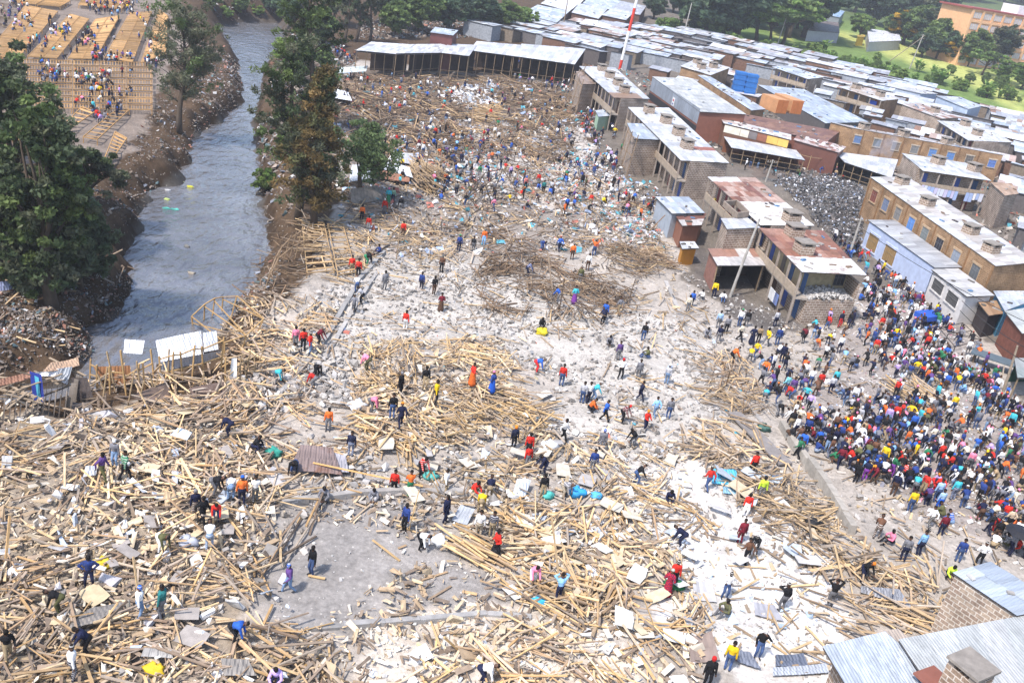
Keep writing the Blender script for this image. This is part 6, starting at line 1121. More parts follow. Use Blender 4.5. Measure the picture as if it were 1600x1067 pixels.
# long slab and low walls
def wall_run(name, label, pts, wd, ht, col, mat='concrete', cat='wall'):
    q = [P(a, b) for a, b in pts]; m = MB()
    for a, b_ in zip(q, q[1:]):
        k = max(1, int(np.linalg.norm(b_ - a) / 1.3))
        for i in range(k):
            p0, p1 = a + (b_ - a) * i / k, a + (b_ - a) * (i + 1) / k; h_ = ht * random.uniform(.7, 1.15); kk = random.uniform(.85, 1.12); z = A(0, 0, h_ / 2 - .12); m.beam(p0 + z, p1 + z, wd * random.uniform(.9, 1.1), h_, tuple(x * kk for x in col))
    return tag(m.build(name, mat), label, cat)
wall_run('broken_wall', 'low broken plastered wall between plank debris and the crowd', [(1220, 668), (1248, 712), (1290, 770), (1330, 835)], .45, .9, (.34, .31, .27))
wall_run('stone_kerb', 'long dark-edged block footing along the trench by the river', [(600, 396), (560, 440), (510, 530), (455, 600), (428, 625)], .35, .4, (.30, .29, .28)); wall_run('stone_kerb', 'second block footing running beside the trench, nearer the golden pile', [(590, 425), (548, 490), (520, 540), (480, 590)], .3, .3, (.36, .345, .33))
wall_run('block_wall', 'short course of grey concrete blocks left standing near the trench', [(388, 608), (432, 612)], .25, .7, (.5, .5, .5), 'grey_stone')
m = MB(); a, b_ = P(1146, 650), P(1226, 730); m.beam(a + A(0, 0, .3), b_ + A(0, 0, .25), 1.1, .12, (.22, .20, .19)); tag(m.build('grey_slab', 'concrete'), 'long flat grey slab lying between poles and the broken wall', 'slab')
wall_run('stone_kerb', 'faint block footing across the rubble below the row houses', [(1040, 440), (1075, 520), (1140, 600), (1190, 660)], .35, .3, (.36, .34, .32))
wall_run('stone_kerb', 'block footing along the lower rim of the concrete floor', [(470, 985), (600, 975), (760, 960), (830, 965)], .3, .35, (.30, .29, .28)); wall_run('stone_kerb', 'block footing through the debris above the concrete floor', [(440, 790), (560, 775), (700, 770), (760, 780)], .35, .5, (.33, .31, .29))
# standing timber frames
def frame(label, posts, rails, col=(.42, .27, .12), r=.06, name='timber_frame'):
    q0 = P(*posts[0][:2]); root = thing(name, tuple(q0), label, 'timber frame'); tops = []
    for px, py, h, dx in posts: b = P(px, py); t = b + A(dx, random.uniform(-.2, .2), h); tops.append((b, t)); m = MB(); m.beam(b - A(0, 0, .2), t, r * 2, r * 1.4, col); m.build('post', 'wood', root)
    for i, j, t0, t1 in rails: m = MB(); m.beam(tops[i][0] + (tops[i][1] - tops[i][0]) * t0, tops[j][0] + (tops[j][1] - tops[j][0]) * t1, r * 1.6, r, col); m.build('rail', 'wood', root)
frame('standing timber wall frame in front of the rusty orange sheet wall', [(172, 615, 1.9, 0), (198, 618, 3.0, -.4), (214, 604, 1.6, .1), (242, 600, 2.4, -.3), (140, 600, 2.0, .2), (152, 608, 1.8, .1)], [(0, 1, .8, .5), (1, 2, .4, .8), (2, 3, .7, .6), (4, 5, .8, .9), (4, 0, .4, .5)])
frame('standing timber wall frame below the big white sheet', [(252, 600, 2.0, -.1), (268, 598, 2.2, .1), (286, 594, 2.0, -.2), (300, 590, 2.3, .1), (318, 585, 2.1, -.1), (345, 578, 2.4, .1), (352, 600, 2.0, 0)], [(0, 1, .9, .9), (1, 2, .9, .9), (2, 3, .9, .9), (3, 4, .9, .9), (4, 5, .9, .9), (0, 2, .4, .4), (2, 4, .4, .4), (4, 5, .4, .4)])
frame('skewed timber roof frame hanging over the water', [(303, 520, 1.4, -.2), (318, 512, 2.0, 0), (330, 505, 2.2, .2), (345, 500, 2.2, .2), (360, 498, 2.0, .4), (400, 520, 1.2, .5), (378, 545, 1.0, .2), (350, 560, 1.2, 0)], [(0, 1, 1, 1), (1, 2, 1, 1), (2, 3, 1, 1), (3, 4, 1, 1), (4, 5, 1, 1), (0, 7, 1, 1), (1, 6, .9, 1), (2, 6, .9, 1), (3, 5, .9, 1), (6, 5, 1, 1), (7, 6, 1, 1), (0, 6, .6, .9)])
frame('leaning pole frame fence between river and trench', [(428, 425, 2.6, .6), (440, 415, 3.0, .7), (450, 410, 3.0, .6), (460, 405, 3.0, .5), (470, 400, 3.0, .5), (418, 440, 2.4, .6), (412, 455, 2.0, .5)], [(0, 1, .9, .9), (1, 2, .9, .9), (2, 3, .9, .9), (3, 4, .9, .9), (5, 0, .9, .9), (6, 5, .9, .9), (0, 2, .5, .5), (2, 4, .5, .5), (6, 0, .5, .5)], (.26, .18, .11), .05)
frame('tall pole scaffold at the corner of the mast row house', [(882, 172, 7, .6), (890, 178, 7, .6), (897, 182, 6.5, .5), (902, 160, 7, .3), (876, 165, 5, 1.2), (872, 182, 4.5, 1.6)], [(0, 1, .8, .8), (1, 2, .8, .8), (0, 3, .9, .9), (0, 2, .4, .5)], (.24, .17, .11), .09)
frame('pole scaffold at the corner of the four-chimney row house', [(962, 262, 6, .7), (968, 270, 6, .6), (978, 276, 6, .5), (985, 270, 5, .2)], [(0, 1, .9, .9), (1, 2, .9, .9), (0, 2, .5, .5), (2, 3, .9, .9)], (.24, .17, .11), .08)
frame('dark crossed timber skeleton of a wrecked stall on the cleared ground', [(722, 320, 1.8, .8), (742, 296, 2.2, .9), (770, 318, 2.0, -1.2), (800, 320, 1.8, .3), (775, 290, 2.2, .5), (730, 338, 1.4, 1.6)], [(0, 1, 1, 1), (1, 4, 1, 1), (4, 3, 1, 1), (0, 2, 1, 1), (2, 3, 1, .9), (5, 2, .9, .8), (0, 4, .4, .7)], (.09, .065, .045), .07)
frame('bare pole frame of a stall in front of the stall blocks', [(1245, 262, 2.4, 0), (1260, 268, 2.6, .1), (1282, 270, 3.8, .2), (1296, 268, 4.2, .3), (1303, 276, 2.2, 0)], [(0, 1, .9, .9), (1, 2, .9, .6), (2, 3, .6, .6), (2, 3, .9, .9), (3, 4, .5, .9)], (.34, .24, .13), .06)
for px, lb in (([(472, 346), (506, 348), (522, 422), (480, 427)], 'ladder-like flat timber frame lying by the pole fence, closer to the river'), ([(512, 350), (536, 352), (556, 425), (528, 430)], 'ladder-like flat timber frame lying by the pole fence, farther from the river')): ladder_table('fallen_frame', lb, 'timber frame', [px[3], px[0], px[1], px[2]], .5, (.40, .27, .14), 9, None, .1, True, .2)
frame('dark iron gate frames dumped in the crowd by the whitewashed shop', [(1465, 520, .5, 0), (1500, 512, .6, 0), (1530, 540, .6, 0), (1490, 550, .5, 0), (1478, 530, .6, 0), (1515, 525, .6, 0)], [(0, 1, 1, 1), (1, 2, 1, 1), (2, 3, 1, 1), (3, 0, 1, 1), (4, 5, 1, 1), (0, 2, 1, 1), (4, 2, 1, 1)], (.035, .03, .03), .04, 'gate_frame')
random.seed(15)
_ps = [(random.uniform(140, 400), 0, random.uniform(.9, 2.6), random.uniform(-.6, .6)) for _ in range(22)]; _ps = [(x, 622 - (x - 140) * .16 + random.uniform(-8, 22), h_, d_) for x, _, h_, d_ in _ps]
frame('ragged line of leftover upright studs between river sheets and plank heap', _ps, [(i, (i * 7 + 3) % 22, random.uniform(.4, 1), random.uniform(.4, 1)) for i in range(22) if abs(_ps[i][0] - _ps[(i * 7 + 3) % 22][0]) < 60], (.36, .26, .15), .05)
# washing on the laundry house gallery
gf = b2.foot; a, b_ = A(*gf[0]), A(*gf[1]); d = nrm(b_ - a); n = A(d[1], -d[0]); L = np.linalg.norm(b_ - a); zl = b2.zg + (b2.zt[0] - b2.zg) * .62; wl = []
x = .4
while x < L * .93:
    wd = random.uniform(.35, .6)
    if not .60 < x / L < .68:
        m = MB(); c0, c1 = a + d * x + n * .25, a + d * (x + wd) + n * .25; hh = random.uniform(.9, 1.4); col = random.choice([(.75, .76, .8), (.62, .66, .78), (.78, .78, .78), (.35, .45, .7), (.55, .52, .7)]); z = zl - .25 * math.sin(math.pi * x / L)
        m.poly([A(*c0, z - hh), A(*c1, z - hh), A(*c1, z), A(*c0, z)], col); m.poly([A(*(c0 + n * .06), z), A(*(c1 + n * .06), z), A(*(c1 + n * .07), z - hh), A(*(c0 + n * .07), z - hh)][::-1], col); o = m.build('washing', 'painted'); tag(o, None, 'clothing', 'washing on the upper gallery'); wl.append(o)
    x += wd + .08
for k, o in enumerate(wl): o['label'] = f"{ordinal(k + 1)} piece of pale washing along the laundry house line, counted from the brick block"
m = cable((A(*(a + n * .28), zl), A(*(b_ + n * .28), zl)), .25, .02); tag(m.build('washing_line', 'painted'), 'line strung along the laundry house gallery carrying pale washing', 'line')
m = MB(); f3 = h3.foot; a, b_ = A(*f3[3]), A(*f3[0]); d = nrm(b_ - a); n = A(d[1], -d[0])
for t, col in ((.62, (.6, .6, .6)), (.7, (.7, .7, .7)), (.74, (.15, .2, .4))): c = a + (b_ - a) * t + n * .3; m.beam(A(*c, h3.zg + .6), A(*c, h3.zg + 1.7), .9, .05, col, up=(n[0], n[1], 0))
tag(m.build('hanging_cloth', 'painted'), 'pale cloths hung under the gallery of the rust-roofed house', 'cloth')

# ------------------------------------------------------------------ planks: thousands of them, the largest in view as individuals
PALE = [(.58, .42, .24), (.64, .50, .31), (.52, .36, .19), (.68, .56, .39), (.40, .29, .19), (.32, .25, .19), (.50, .43, .35), (.60, .46, .28), (.26, .20, .155), (.38, .32, .27), (.46, .34, .21), (.34, .28, .235), (.22, .175, .14), (.30, .265, .235), (.18, .145, .12), (.40, .355, .31)]
MIXD = [(.50, .38, .23), (.34, .27, .20), (.28, .22, .165), (.42, .33, .22), (.56, .44, .28), (.22, .18, .14), (.38, .34, .30)]
DARKP = [(.20, .14, .095), (.25, .18, .12), (.15, .11, .08), (.32, .24, .165), (.115, .088, .07), (.24, .195, .155)]
GOLD = [(.60, .44, .24), (.66, .50, .29), (.54, .39, .20), (.70, .58, .40), (.46, .33, .19), (.36, .27, .18), (.30, .235, .175), (.44, .36, .27), (.56, .47, .36)]
PZ = [([(-40, 678), (120, 658), (160, 640), (300, 628), (405, 640), (450, 700), (400, 760), (425, 830), (400, 960), (470, 990), (560, 1100), (-40, 1100)], 5.6, (.6, 3.3), (.04, .14), PALE, 1.0, .5),
      ([(400, 620), (560, 600), (720, 700), (640, 720), (440, 720)], 3.5, (.7, 3.0), (.05, .15), PALE, 1.0, .4), ([(580, 545), (700, 525), (775, 560), (850, 620), (850, 685), (700, 705), (560, 695), (540, 640)], 5.0, (.7, 3.4), (.04, .13), GOLD, .9, .5),
      ([(440, 700), (1000, 690), (1065, 760), (1100, 830), (1060, 890), (900, 900), (780, 860), (760, 800), (560, 780), (420, 800)], 2.1, (.5, 3.2), (.05, .16), MIXD + PALE[:4], 1.0, .4), ([(770, 800), (1000, 790), (1080, 860), (1060, 960), (880, 930), (780, 880)], 3.0, (.7, 3.0), (.05, .15), MIXD + PALE[:5], 1.0, .4),
      ([(800, 900), (1060, 900), (1110, 970), (1080, 1100), (740, 1100), (760, 990)], 5.0, (.6, 3.3), (.04, .14), GOLD + PALE, 1.0, .4), ([(460, 985), (760, 970), (760, 1100), (460, 1100)], 2.2, (.3, 2.2), (.05, .15), GOLD, 1.0, .25), ([(690, 850), (750, 845), (880, 930), (860, 965), (780, 930)], 6, (1.5, 4), (.07, .16), GOLD, .35, .4),
      ([(500, 790), (530, 830), (430, 890), (400, 880)], 6, (2, 4.6), (.06, .14), PALE, .3, .5), ([(1060, 690), (1140, 640), (1230, 720), (1330, 850), (1450, 930), (1460, 1000), (1330, 965), (1240, 870), (1150, 780)], 3.4, (.8, 3.6), (.05, .15), MIXD, .8, .4), ([(1300, 930), (1450, 960), (1470, 1000), (1400, 990), (1320, 1000)], 4.5, (1, 3.6), (.05, .15), MIXD, .5, .5),
      ([(740, 420), (870, 410), (990, 460), (960, 505), (760, 492)], 3.2, (1.2, 4.5), (.05, .11), DARKP, .6, .5), ([(750, 370), (850, 375), (885, 425), (760, 432)], 3.2, (1.2, 4), (.05, .1), DARKP[:3] + DARKP[4:5], .7, .6), ([(930, 393), (1020, 393), (1062, 430), (960, 438)], 5.5, (1.2, 4), (.05, .10), MIXD[:4] + DARKP, .7, .6), ([(470, 345), (600, 350), (740, 372), (740, 412), (600, 402), (530, 430), (470, 425)], 2.6, (.8, 3.6), (.05, .14), MIXD, .7, .3),
      ([(500, 125), (700, 110), (885, 140), (905, 200), (880, 262), (700, 262), (600, 250), (560, 190), (500, 200)], 2.4, (1.2, 4.4), (.07, .16), DARKP + MIXD[:2], .9, .5), ([(600, 250), (760, 262), (900, 262), (1000, 320), (1045, 400), (740, 382), (540, 342), (540, 290)], 1.3, (1.0, 3.8), (.06, .14), DARKP + MIXD, 1, .3), ([(120, 600), (240, 585), (345, 560), (420, 590), (410, 650), (130, 650)], 5, (.8, 3.4), (.05, .14), PALE + MIXD, 1, .7), ([(340, 500), (440, 470), (522, 490), (500, 560), (440, 622), (350, 605)], 3.2, (.8, 3.4), (.06, .15), PALE + MIXD, 1, .4),
      ([(1080, 560), (1160, 560), (1205, 650), (1120, 650)], 4, (1, 3.2), (.05, .10), MIXD + DARKP[:2], .8, .4), ([(1230, 520), (1620, 600), (1620, 900), (1440, 900), (1250, 700)], .5, (.6, 2.4), (.06, .15), MIXD, 1, .2), ([(1370, 585), (1450, 610), (1440, 640), (1380, 615)], 4, (1.5, 4), (.06, .14), GOLD + MIXD, .3, .5), ([(1400, 830), (1500, 890), (1480, 960), (1380, 920)], 2.5, (.8, 3), (.06, .15), MIXD, 1, .3),
      ([(540, 400), (1100, 470), (1180, 640), (1000, 740), (860, 700), (700, 520), (470, 640), (480, 480)], .75, (.6, 2.8), (.05, .13), MIXD, 1, .2), ([(430, 800), (780, 800), (800, 960), (470, 985)], .22, (.5, 2.6), (.08, .18), GOLD, 1, .05), ([(1060, 830), (1300, 870), (1330, 1080), (1060, 1000)], .5, (.6, 2.4), (.06, .16), MIXD, 1, .1), ([(640, 262), (690, 268), (692, 305), (645, 300)], 7, (2, 4.5), (.07, .1), MIXD[:4], .5, 1.0), ([(0, 430), (215, 420), (140, 560), (0, 590)], .35, (.8, 2.5), (.06, .14), MIXD, 1, .2),
      ([(745, 180), (790, 172), (800, 190), (750, 195)], 6, (2, 4), (.08, .14), GOLD, .5, .9), ([(880, 250), (1000, 330), (1040, 330), (960, 240)], .8, (1, 3), (.06, .14), DARKP, 1, .3), ([(500, 190), (560, 200), (560, 260), (500, 250)], 2.6, (1, 4), (.06, .14), DARKP, 1, .6), ([(410, 380), (470, 350), (480, 470), (370, 500)], 1.6, (1, 3.4), (.04, .09), DARKP, 1, .5)]
pos, LL, WW, CC, ANG, HZ = [], [], [], [], [], []
for poly, dens, (l0, l1), (w0, w1), pal, spread, pile in PZ:
    w_ = PXY(poly); q = sample_poly(w_, dens * 1.25); n = len(q)
    if not n: continue
    base = vnoise(q[:, 0], q[:, 1], 4.0, 31) * 7.5 + vnoise(q[:, 0], q[:, 1], 1.6, 32) * 1.2; ang = np.where(rng.random(n) < .30, rng.random(n) * 6.283, base + rng.normal(size=n) * .28 * spread)
    if spread < .6: p0, p1 = np.array(w_[0]), np.array(w_[len(w_) // 2]); ang = math.atan2(*(p1 - p0)[::-1]) + rng.normal(size=n) * .2
    patch = vnoise(q[:, 0], q[:, 1], 2.4, 33); keep = rng.random(n) < np.clip(.5 + 2.2 * (patch - .40), .10, 1); q, ang = q[keep], ang[keep]; n = len(q); L_ = l0 + (l1 - l0) * rng.random(n) ** 1.7; wd = rng.uniform(w0, w1 * .8, n) * np.where(rng.random(n) < .05, 1.5, 1); tone = vnoise(q[:, 0], q[:, 1], 5, 35)
    pal = np.array(pal); ci = rng.integers(0, len(pal), n); c = pal[ci] * rng.uniform(.8, 1.2, (n, 1)) * (.72 + .56 * tone)[:, None]; pos.append(q); LL.append(L_); WW.append(wd); CC.append(c); ANG.append(ang); HZ.append(rng.random(n) ** 1.3 * pile * (.4 + 1.2 * patch[keep]))
pos, LL, WW, CC, ANG, HZ = [np.concatenate(a) for a in (pos, LL, WW, CC, ANG, HZ)]; n = len(pos)
okp = np.ones(n, bool)
for f_ in FOOTS[:40]: okp &= ~inpoly(pos[:, 0], pos[:, 1], f_)
okp &= ~inpoly(pos[:, 0], pos[:, 1], RIV); pos, LL, WW, CC, ANG, HZ = [a[okp] for a in (pos, LL, WW, CC, ANG, HZ)]; n = len(pos)
tilt = rng.normal(size=n) * .10 + np.where(rng.random(n) < .06, rng.normal(size=n) * .5, 0); D = np.stack([np.cos(ANG) * np.cos(tilt), np.sin(ANG) * np.cos(tilt), np.sin(tilt)], 1); TH = np.where(WW < .11, WW * .6, .032) * rng.uniform(.8, 1.3, n)
UP = np.stack([rng.normal(size=n) * .25, rng.normal(size=n) * .25, np.ones(n)], 1); Zc = T(pos[:, 0], pos[:, 1]) + .05 + HZ + np.abs(D[:, 2]) * LL * .35; V = boxes(np.column_stack([pos, Zc]), D, UP, LL, WW, TH); CC = np.clip(CC * np.array([.94, .865, .775]), .02, .86)
pc = proj_arr(np.column_stack([pos, Zc])); e0 = proj_arr(V[:, 0]); e1 = proj_arr(V[:, 1]); vis = (pc[:, 0] > 0) & (pc[:, 0] < 1600) & (pc[:, 1] < 1067); score = np.where(vis, np.hypot(*(e0 - e1)[:, :2].T) * WW / pc[:, 2] * (.5 + HZ), 0); top = np.argsort(-score)[:285]
mask = np.ones(n, bool); mask[top] = False
tag(link('plank_debris', boxmesh('plank_debris', V[mask], CC[mask], ['wood'])), 'countless smaller planks, battens and poles strewn over the cleared ground', 'planks', None, 'stuff')
pk = []
for i in top:
    c = np.array([pos[i, 0], pos[i, 1], Zc[i]]); o = link('plank', boxmesh('plank', (V[i] - c)[None], CC[i][None], ['wood']), None, tuple(c)); lum = CC[i].mean(); warm = CC[i][0] - CC[i][2]
    tone = 'pale' if lum > .46 else 'golden' if warm > .27 else 'tan' if lum > .30 else 'dark'; ln = 'very long' if LL[i] > 3 else 'long' if LL[i] > 2.2 else 'short'; wd = 'wide ' if WW[i] > .17 else ''
    tag(o, None, 'plank', 'large planks lying on top of the debris'); pk.append((o, pos[i, 0], pos[i, 1], f"{ln} {wd}{tone} plank" + (' tilted' if abs(tilt[i]) > .2 else '')))
relabel(pk, LANDMARKS, 'plank', 'from'); print('planks', n)
# splinters, broken boards, stone rubble, litter
def scatter(name, label, zones, mat, shape, upn=.4):
    Vs, Cs = [], []
    for poly, dens, (s0, s1), pal, hz in zones:
        q = sample_poly(PXY(poly), dens); k = np.ones(len(q), bool)
        for f_ in FOOTS[:40]: k &= ~inpoly(q[:, 0], q[:, 1], f_)
        k &= rng.random(len(q)) < np.clip(.3 + 1.5 * (vnoise(q[:, 0], q[:, 1], 3.3, 41 + len(Vs)) - .2), .1, 1); q = q[k]; m_ = len(q)
        if not m_: continue
        s = s0 + (s1 - s0) * rng.random(m_) ** 3.0; D = rng.normal(size=(m_, 3)) * np.array([1, 1, upn]); D /= np.linalg.norm(D, axis=1, keepdims=True); U = rng.normal(size=(m_, 3)) * np.array([upn, upn, .2]) + np.array([0, 0, 1.0]); c = np.column_stack([q, T(q[:, 0], q[:, 1]) + rng.random(m_) * hz + s * .12]); ln, wd, th = shape(s)
        Vs.append(boxes(c, D, U, ln, wd, th)); pal = np.array(pal); Cs.append(np.clip(pal[rng.integers(0, len(pal), m_)] * rng.uniform(.75, 1.2, (m_, 1)), .01, .88))
    V = np.concatenate(Vs); V = V + rng.normal(size=V.shape) * (np.abs(V.max(1) - V.min(1)).min(1) * .16)[:, None, None]; tag(link(name, boxmesh(name, V, np.concatenate(Cs), [mat])), label, name.split('_')[-1], None, 'stuff'); print(name, len(V))
GRY = [(.40, .375, .35), (.33, .31, .29), (.46, .435, .41), (.27, .255, .24), (.50, .475, .45), (.37, .335, .305), (.30, .265, .235)]; WHT = [(.72, .71, .70), (.78, .78, .78), (.62, .61, .60), (.45, .5, .58)]
scatter('stone_rubble', 'broken blocks, stones and plaster lumps strewn over the cleared ground', [
    ([(540, 400), (740, 410), (900, 480), (1100, 500), (1170, 650), (1000, 740), (860, 700), (860, 600), (700, 520), (560, 570), (470, 640), (480, 480)], 11, (.04, .4), GRY + [(.2, .185, .17)], .08), ([(730, 190), (905, 200), (1040, 400), (860, 390), (740, 270)], 6, (.05, .4), GRY, .12), ([(440, 680), (760, 690), (780, 790), (440, 800)], 8, (.06, .45), GRY, .2), ([(370, 740), (470, 740), (480, 880), (330, 890)], 7, (.06, .5), [(.30, .27, .24), (.40, .37, .34)], .2),
    ([(380, 590), (560, 560), (560, 640), (380, 650)], 12, (.1, .55), GRY, .25), ([(860, 690), (1100, 680), (1180, 800), (1060, 840), (860, 800)], 8, (.04, .35), GRY, .06), ([(1060, 830), (1220, 810), (1330, 960), (1320, 1080), (1030, 1000)], 14, (.03, .22), WHT + GRY[:4] + [(.3, .29, .29)], .03), ([(1230, 440), (1350, 450), (1620, 620), (1620, 900), (1300, 800), (1180, 620)], 4, (.05, .35), GRY, .06), ([(1060, 420), (1240, 500), (1250, 640), (1120, 560)], 6, (.04, .35), GRY, .12),
    ([(540, 250), (740, 250), (760, 400), (540, 400)], 3, (.08, .45), GRY, .1), ([(-40, 640), (400, 640), (470, 1100), (-40, 1100)], 2, (.06, .35), GRY, .1), ([(400, 790), (800, 800), (820, 990), (460, 1000)], 1.6, (.04, .2), [(.6, .58, .55), (.35, .34, .33)], .02), ([(560, 960), (1000, 960), (1000, 1100), (560, 1100)], 7, (.04, .3), [(.62, .58, .52), (.7, .68, .64)], .08), ([(1200, 270), (1345, 265), (1345, 400), (1290, 360)], 5, (.1, .5), [(.10, .10, .10), (.2, .19, .19)], .3), ([(880, 320), (1060, 330), (1080, 440), (900, 400)], 4, (.06, .4), GRY, .1)], 'stone_debris', lambda s: (s, s * rng.uniform(.5, .95, len(s)), s * rng.uniform(.3, .7, len(s))), .5)
CHIP = [(.54, .41, .26), (.60, .49, .34), (.42, .31, .20), (.29, .22, .16), (.20, .155, .12), (.62, .56, .47)]
scatter('splinter_litter', 'wood splinters, chips and broken board scraps between the planks', [
    ([(-40, 640), (400, 640), (440, 780), (400, 960), (560, 1100), (-40, 1100)], 16, (.2, .95), CHIP, .35), ([(540, 540), (780, 530), (860, 690), (560, 700)], 14, (.2, .9), CHIP, .35), ([(440, 690), (1060, 690), (1100, 830), (1060, 900), (780, 870), (420, 800)], 8, (.2, .8), CHIP, .15), ([(780, 800), (1080, 860), (1100, 1100), (460, 1100), (470, 990)], 11, (.2, .9), CHIP, .25), ([(1060, 690), (1230, 700), (1460, 960), (1330, 970)], 8, (.2, .8), CHIP, .2), ([(1060, 820), (1230, 810), (1330, 960), (1320, 1080), (1030, 1000)], 3, (.15, .7), CHIP + MIXD, .06), ([(500, 110), (900, 130), (900, 260), (600, 260)], 2.2, (.3, 1.2), DARKP, .3), ([(340, 490), (540, 490), (440, 640), (340, 620)], 7, (.2, .8), CHIP, .2), ([(560, 250), (1040, 300), (1060, 500), (540, 430)], 2.5, (.2, .9), MIXD, .12), ([(1200, 500), (1620, 600), (1620, 900), (1250, 760)], 2.5, (.2, .7), MIXD, .05)], 'wood', lambda s: (s, s * rng.uniform(.08, .3, len(s)), .02 + s * .02), .35)
RUB = [(.62, .62, .64), (.70, .70, .72), (.34, .42, .58), (.12, .11, .11), (.20, .18, .17), (.40, .36, .32), (.46, .16, .12), (.10, .34, .42), (.30, .24, .20), (.5, .46, .4), (.24, .21, .19)]; BNK = [(.34, .32, .30), (.27, .24, .21), (.18, .15, .13), (.50, .49, .48), (.20, .16, .13), (.11, .09, .08), (.30, .24, .20), (.26, .28, .33), (.30, .15, .11), (.10, .15, .16), (.20, .16, .125), (.29, .245, .20), (.16, .13, .105), (.22, .18, .15), (.12, .10, .085)]
scatter('rubbish_litter', 'plastic, rags and paper thrown about on banks, heap and cleared ground', [
    ([(-40, 430), (180, 440), (218, 405), (216, 470), (140, 570), (-40, 620)], 60, (.06, .32), BNK[1:] + [(.17, .125, .09), (.13, .095, .07)] * 2, .2), ([(0, 380), (200, 360), (240, 300), (300, 250), (300, 200), (250, 150), (180, 280)], 6, (.08, .4), BNK[1:], .12), ([(300, 60), (378, 110), (378, 165), (300, 220)], 6, (.12, .5), BNK[1:], .12), ([(370, 440), (420, 380), (450, 400), (400, 500), (350, 520)], 14, (.1, .5), BNK, .15), ([(400, 200), (520, 200), (540, 300), (420, 360)], 6, (.15, .7), BNK, .2), ([(450, 60), (560, 90), (520, 200), (410, 150)], 4, (.2, .8), BNK, .2),
    ([(1205, 285), (1325, 268), (1350, 300), (1345, 400), (1290, 365)], 40, (.07, .36), RUB[:4] + [(.05, .05, .05)] * 6 + [(.11, .10, .10)] * 6 + [(.2, .17, .15)] * 3, .4), ([(590, 225), (780, 240), (760, 330), (600, 280)], 3.5, (.2, 1.1), RUB, .2), ([(700, 140), (770, 130), (780, 165), (710, 165)], 7, (.3, 1.3), WHT, .2), ([(860, 230), (1030, 290), (1040, 400), (880, 340)], 5, (.15, .7), RUB, .12), ([(1250, 640), (1350, 450), (1420, 450), (1620, 640), (1620, 880), (1420, 810)], 3, (.1, .5), WHT[:3] + RUB[:3] + [(.5, .48, .47), (.6, .3, .35), (.3, .3, .35), (.2, .19, .2)], .05), ([(620, 600), (1060, 690), (1100, 860), (760, 850)], 1.0, (.2, .7), WHT + [(.5, .48, .44)], .2), ([(800, 780), (1080, 800), (1080, 900), (860, 900)], 2.0, (.2, .75), WHT + [(.55, .52, .46)], .3), ([(1080, 850), (1290, 870), (1320, 1040), (1120, 1000)], 1.3, (.1, .6), WHT + [(.4, .5, .62), (.5, .58, .66)], .12),
    ([(905, 98), (1640, 225), (1640, 440), (1560, 420), (1350, 282), (1300, 280), (1140, 262), (1010, 160)], 1.2, (.2, 1.0), RUB[3:] + [(.10, .09, .085)] * 3, .1), ([(-40, 640), (400, 640), (470, 1100), (-40, 1100)], .8, (.2, .9), WHT + [(.5, .48, .5)], .5), ([(500, 110), (900, 130), (1040, 400), (540, 400)], 1.6, (.2, .9), RUB, .2), ([(860, 200), (1000, 300), (900, 330), (740, 250)], .7, (.1, .5), WHT, .05), ([(560, 960), (1080, 960), (1080, 1100), (560, 1100)], 2.2, (.2, .8), WHT + CHIP[1:2], .2), ([(390, 500), (1180, 520), (1180, 700), (400, 700)], .5, (.12, .5), RUB, .1), ([(260, -10), (450, -10), (460, 30), (340, 30)], 2, (.3, 1), BNK, .2), ([(560, 30), (830, 40), (830, 58), (560, 62)], 2.5, (.3, 1.0), BNK, .2)], 'litter_mix', lambda s: (s, s * rng.uniform(.25, .8, len(s)), .015 + s * rng.uniform(.03, .25, len(s))), .6)
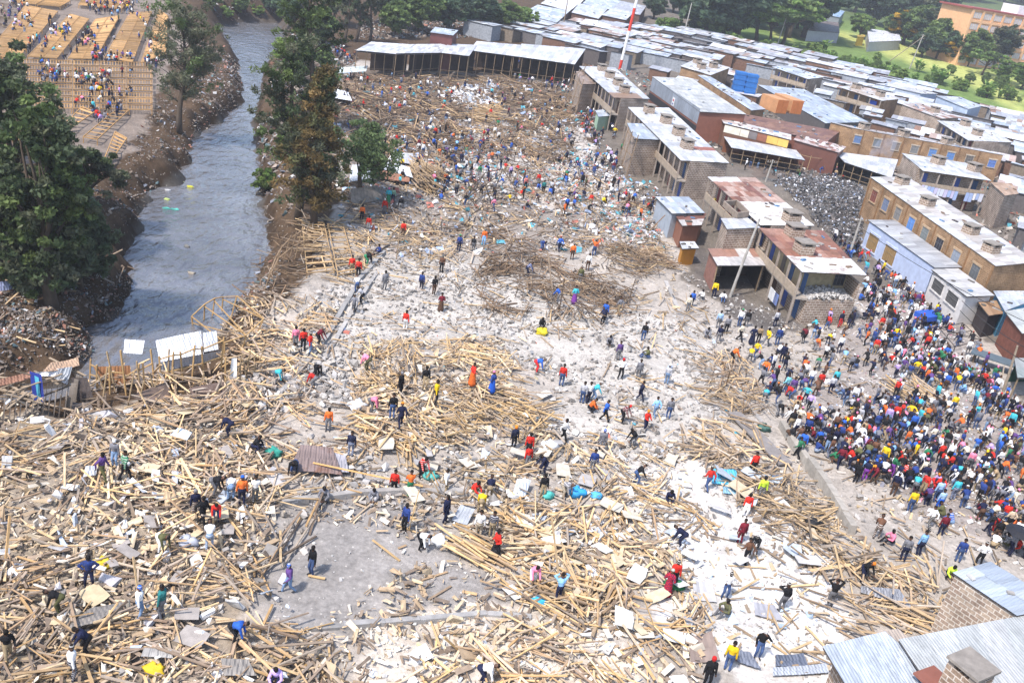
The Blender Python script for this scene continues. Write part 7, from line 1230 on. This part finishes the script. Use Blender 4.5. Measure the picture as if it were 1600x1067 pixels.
# broken boards and plywood pieces on top, each its own
bd = []; random.seed(8)
for poly, k, pal in (([(0, 650), (420, 640), (440, 780), (400, 960), (520, 1060), (0, 1060)], 34, [(.72, .58, .38), (.40, .36, .33), (.62, .50, .32), (.55, .53, .52)]), ([(600, 570), (850, 600), (860, 690), (580, 700)], 14, [(.74, .62, .42), (.70, .66, .58), (.62, .5, .3)]), ([(440, 700), (1060, 700), (1090, 830), (780, 860)], 22, [(.62, .56, .46), (.45, .43, .42), (.70, .62, .50)]), ([(800, 800), (1080, 850), (1080, 1060), (780, 1000)], 26, [(.72, .66, .56), (.76, .75, .72), (.62, .52, .36)]), ([(1070, 700), (1220, 720), (1300, 900), (1120, 900)], 14, [(.62, .60, .58), (.66, .54, .38), (.5, .55, .6)])):
    w_ = np.array(PXY(poly)); cnt = 0
    while cnt < k:
        p = w_.min(0) + np.array([random.random(), random.random()]) * (w_.max(0) - w_.min(0))
        if not inpoly(p[0], p[1], w_): continue
        cnt += 1; a = random.uniform(0, 6.28); s = random.uniform(.25, .72); c = A(p[0], p[1], Tz(*p) + random.uniform(.25, .6)); ex = nrm(A(math.cos(a), math.sin(a), random.gauss(0, .12))); ey = nrm(np.cross(A(random.gauss(0, .15), random.gauss(0, .15), 1), ex)); ez = np.cross(ex, ey); col = tuple(.82 * x for x in random.choice(pal)); m = MB(); asp = random.uniform(.4, .9)
        rim = [c + ex * s * x * random.uniform(.85, 1.05) + ey * s * asp * y * random.uniform(.8, 1.05) for x, y in ((-1, -1), (0, -1.05), (1, -1), (1.04, .1), (1, 1), (-.1, .98), (-1, 1))]; m.poly(rim, col); m.poly([r_ - ez * .02 for r_ in rim][::-1], col)
        for i in range(7): j = (i + 1) % 7; m.poly([rim[i] - ez * .02, rim[j] - ez * .02, rim[j], rim[i]], col)
        o = m.build('broken_board', 'wood', None, False, c); tag(o, None, 'board', 'broken boards on the debris'); tn = 'whitish' if min(col) > .42 else 'grey' if col[0] - col[2] < .1 else 'pale tan'; bd.append((o, p[0], p[1], f"{'large' if s > .5 else 'small'} {tn} broken board"))
relabel(bd, LANDMARKS, 'board', 'from')
# poles of the river bank, floating rubbish
m = []
for i, (px, py, col) in enumerate([(283, 284, (.6, .62, .3)), (297, 292, (.65, .62, .05)), (262, 297, (.6, .6, .6)), (262, 312, (.5, .6, .2)), (260, 326, (.1, .45, .38)), (273, 327, (.1, .45, .38)), (292, 385, (.2, .19, .17)), (300, 427, (.42, .36, .28))]):
    q = flat(px, py, WATER + .02); b = MB(); g = [A(math.cos(t) * random.uniform(.25, .5), math.sin(t) * random.uniform(.15, .3), random.uniform(.0, .15)) for t in np.linspace(0, 6.28, 8)[:-1]]; b.poly([q + v for v in g], col); b.poly([q + v * A(.9, .9, 0) - A(0, 0, .06) for v in g][::-1], col)
    for a in range(7): j = (a + 1) % 7; b.poly([q + g[a] * A(.9, .9, 0) - A(0, 0, .06), q + g[j] * A(.9, .9, 0) - A(0, 0, .06), q + g[j], q + g[a]], col)
    tag(b.build('floating_rubbish', 'painted'), ['pale yellow-green scrap floating highest on the river', 'bright yellow scrap floating on the river', 'whitish scrap floating at the cliff edge', 'lime scrap floating below the whitish one', 'teal bag scrap floating closer to the cliff', 'teal bag scrap floating farther from the cliff', 'dark stone-like lump sticking out of the river', 'flat brown scrap lowest on the river'][i], 'rubbish')

# ------------------------------------------------------------------ the hazy air
m = bpy.data.materials.new('haze_air'); m.use_nodes = True; nt = m.node_tree; nt.nodes.remove(nt.nodes['Principled BSDF']); pv = nt.nodes.new('ShaderNodeVolumePrincipled')
pv.inputs['Color'].default_value = (.93, .93, 1, 1); pv.inputs['Density'].default_value = .00036; pv.inputs['Anisotropy'].default_value = .2; nt.links.new(pv.outputs[0], nt.nodes['Material Output'].inputs['Volume'])
hzm = MB(); hzm.box(A(120, 500, 34), (1700, 1300, 84)); hz = hzm.build('haze', 'tin'); hz.data.materials.clear(); hz.data.materials.append(m); tag(hz, 'thin bluish haze over the valley', None, None, 'stuff')
m = bpy.data.materials.new('smoke_air'); m.use_nodes = True; nt = m.node_tree; nt.nodes.remove(nt.nodes['Principled BSDF']); pv = nt.nodes.new('ShaderNodeVolumePrincipled'); pv.inputs['Color'].default_value = (.8, .84, 1, 1)
n = _noise(nt, .35, 4, _coord(nt)); nt.links.new(_ramp(nt, n.outputs[0], .42, .75, 0, .5), pv.inputs['Density']); nt.links.new(pv.outputs[0], nt.nodes['Material Output'].inputs['Volume'])
b = P(1352, 288); mb = MB(); mb.tube([b + A(0, 0, .3), b + A(.5, 1, 2), b + A(1.6, 2, 4.5), b + A(3, 4, 7.5)], [.5, 1.2, 1.8, 1.4], 12, (1, 1, 1)); o = mb.build('smoke', 'tin'); o.data.materials.clear(); o.data.materials.append(m); tag(o, 'thin bluish smoke drifting up from the rubbish heap', None, None, 'stuff')
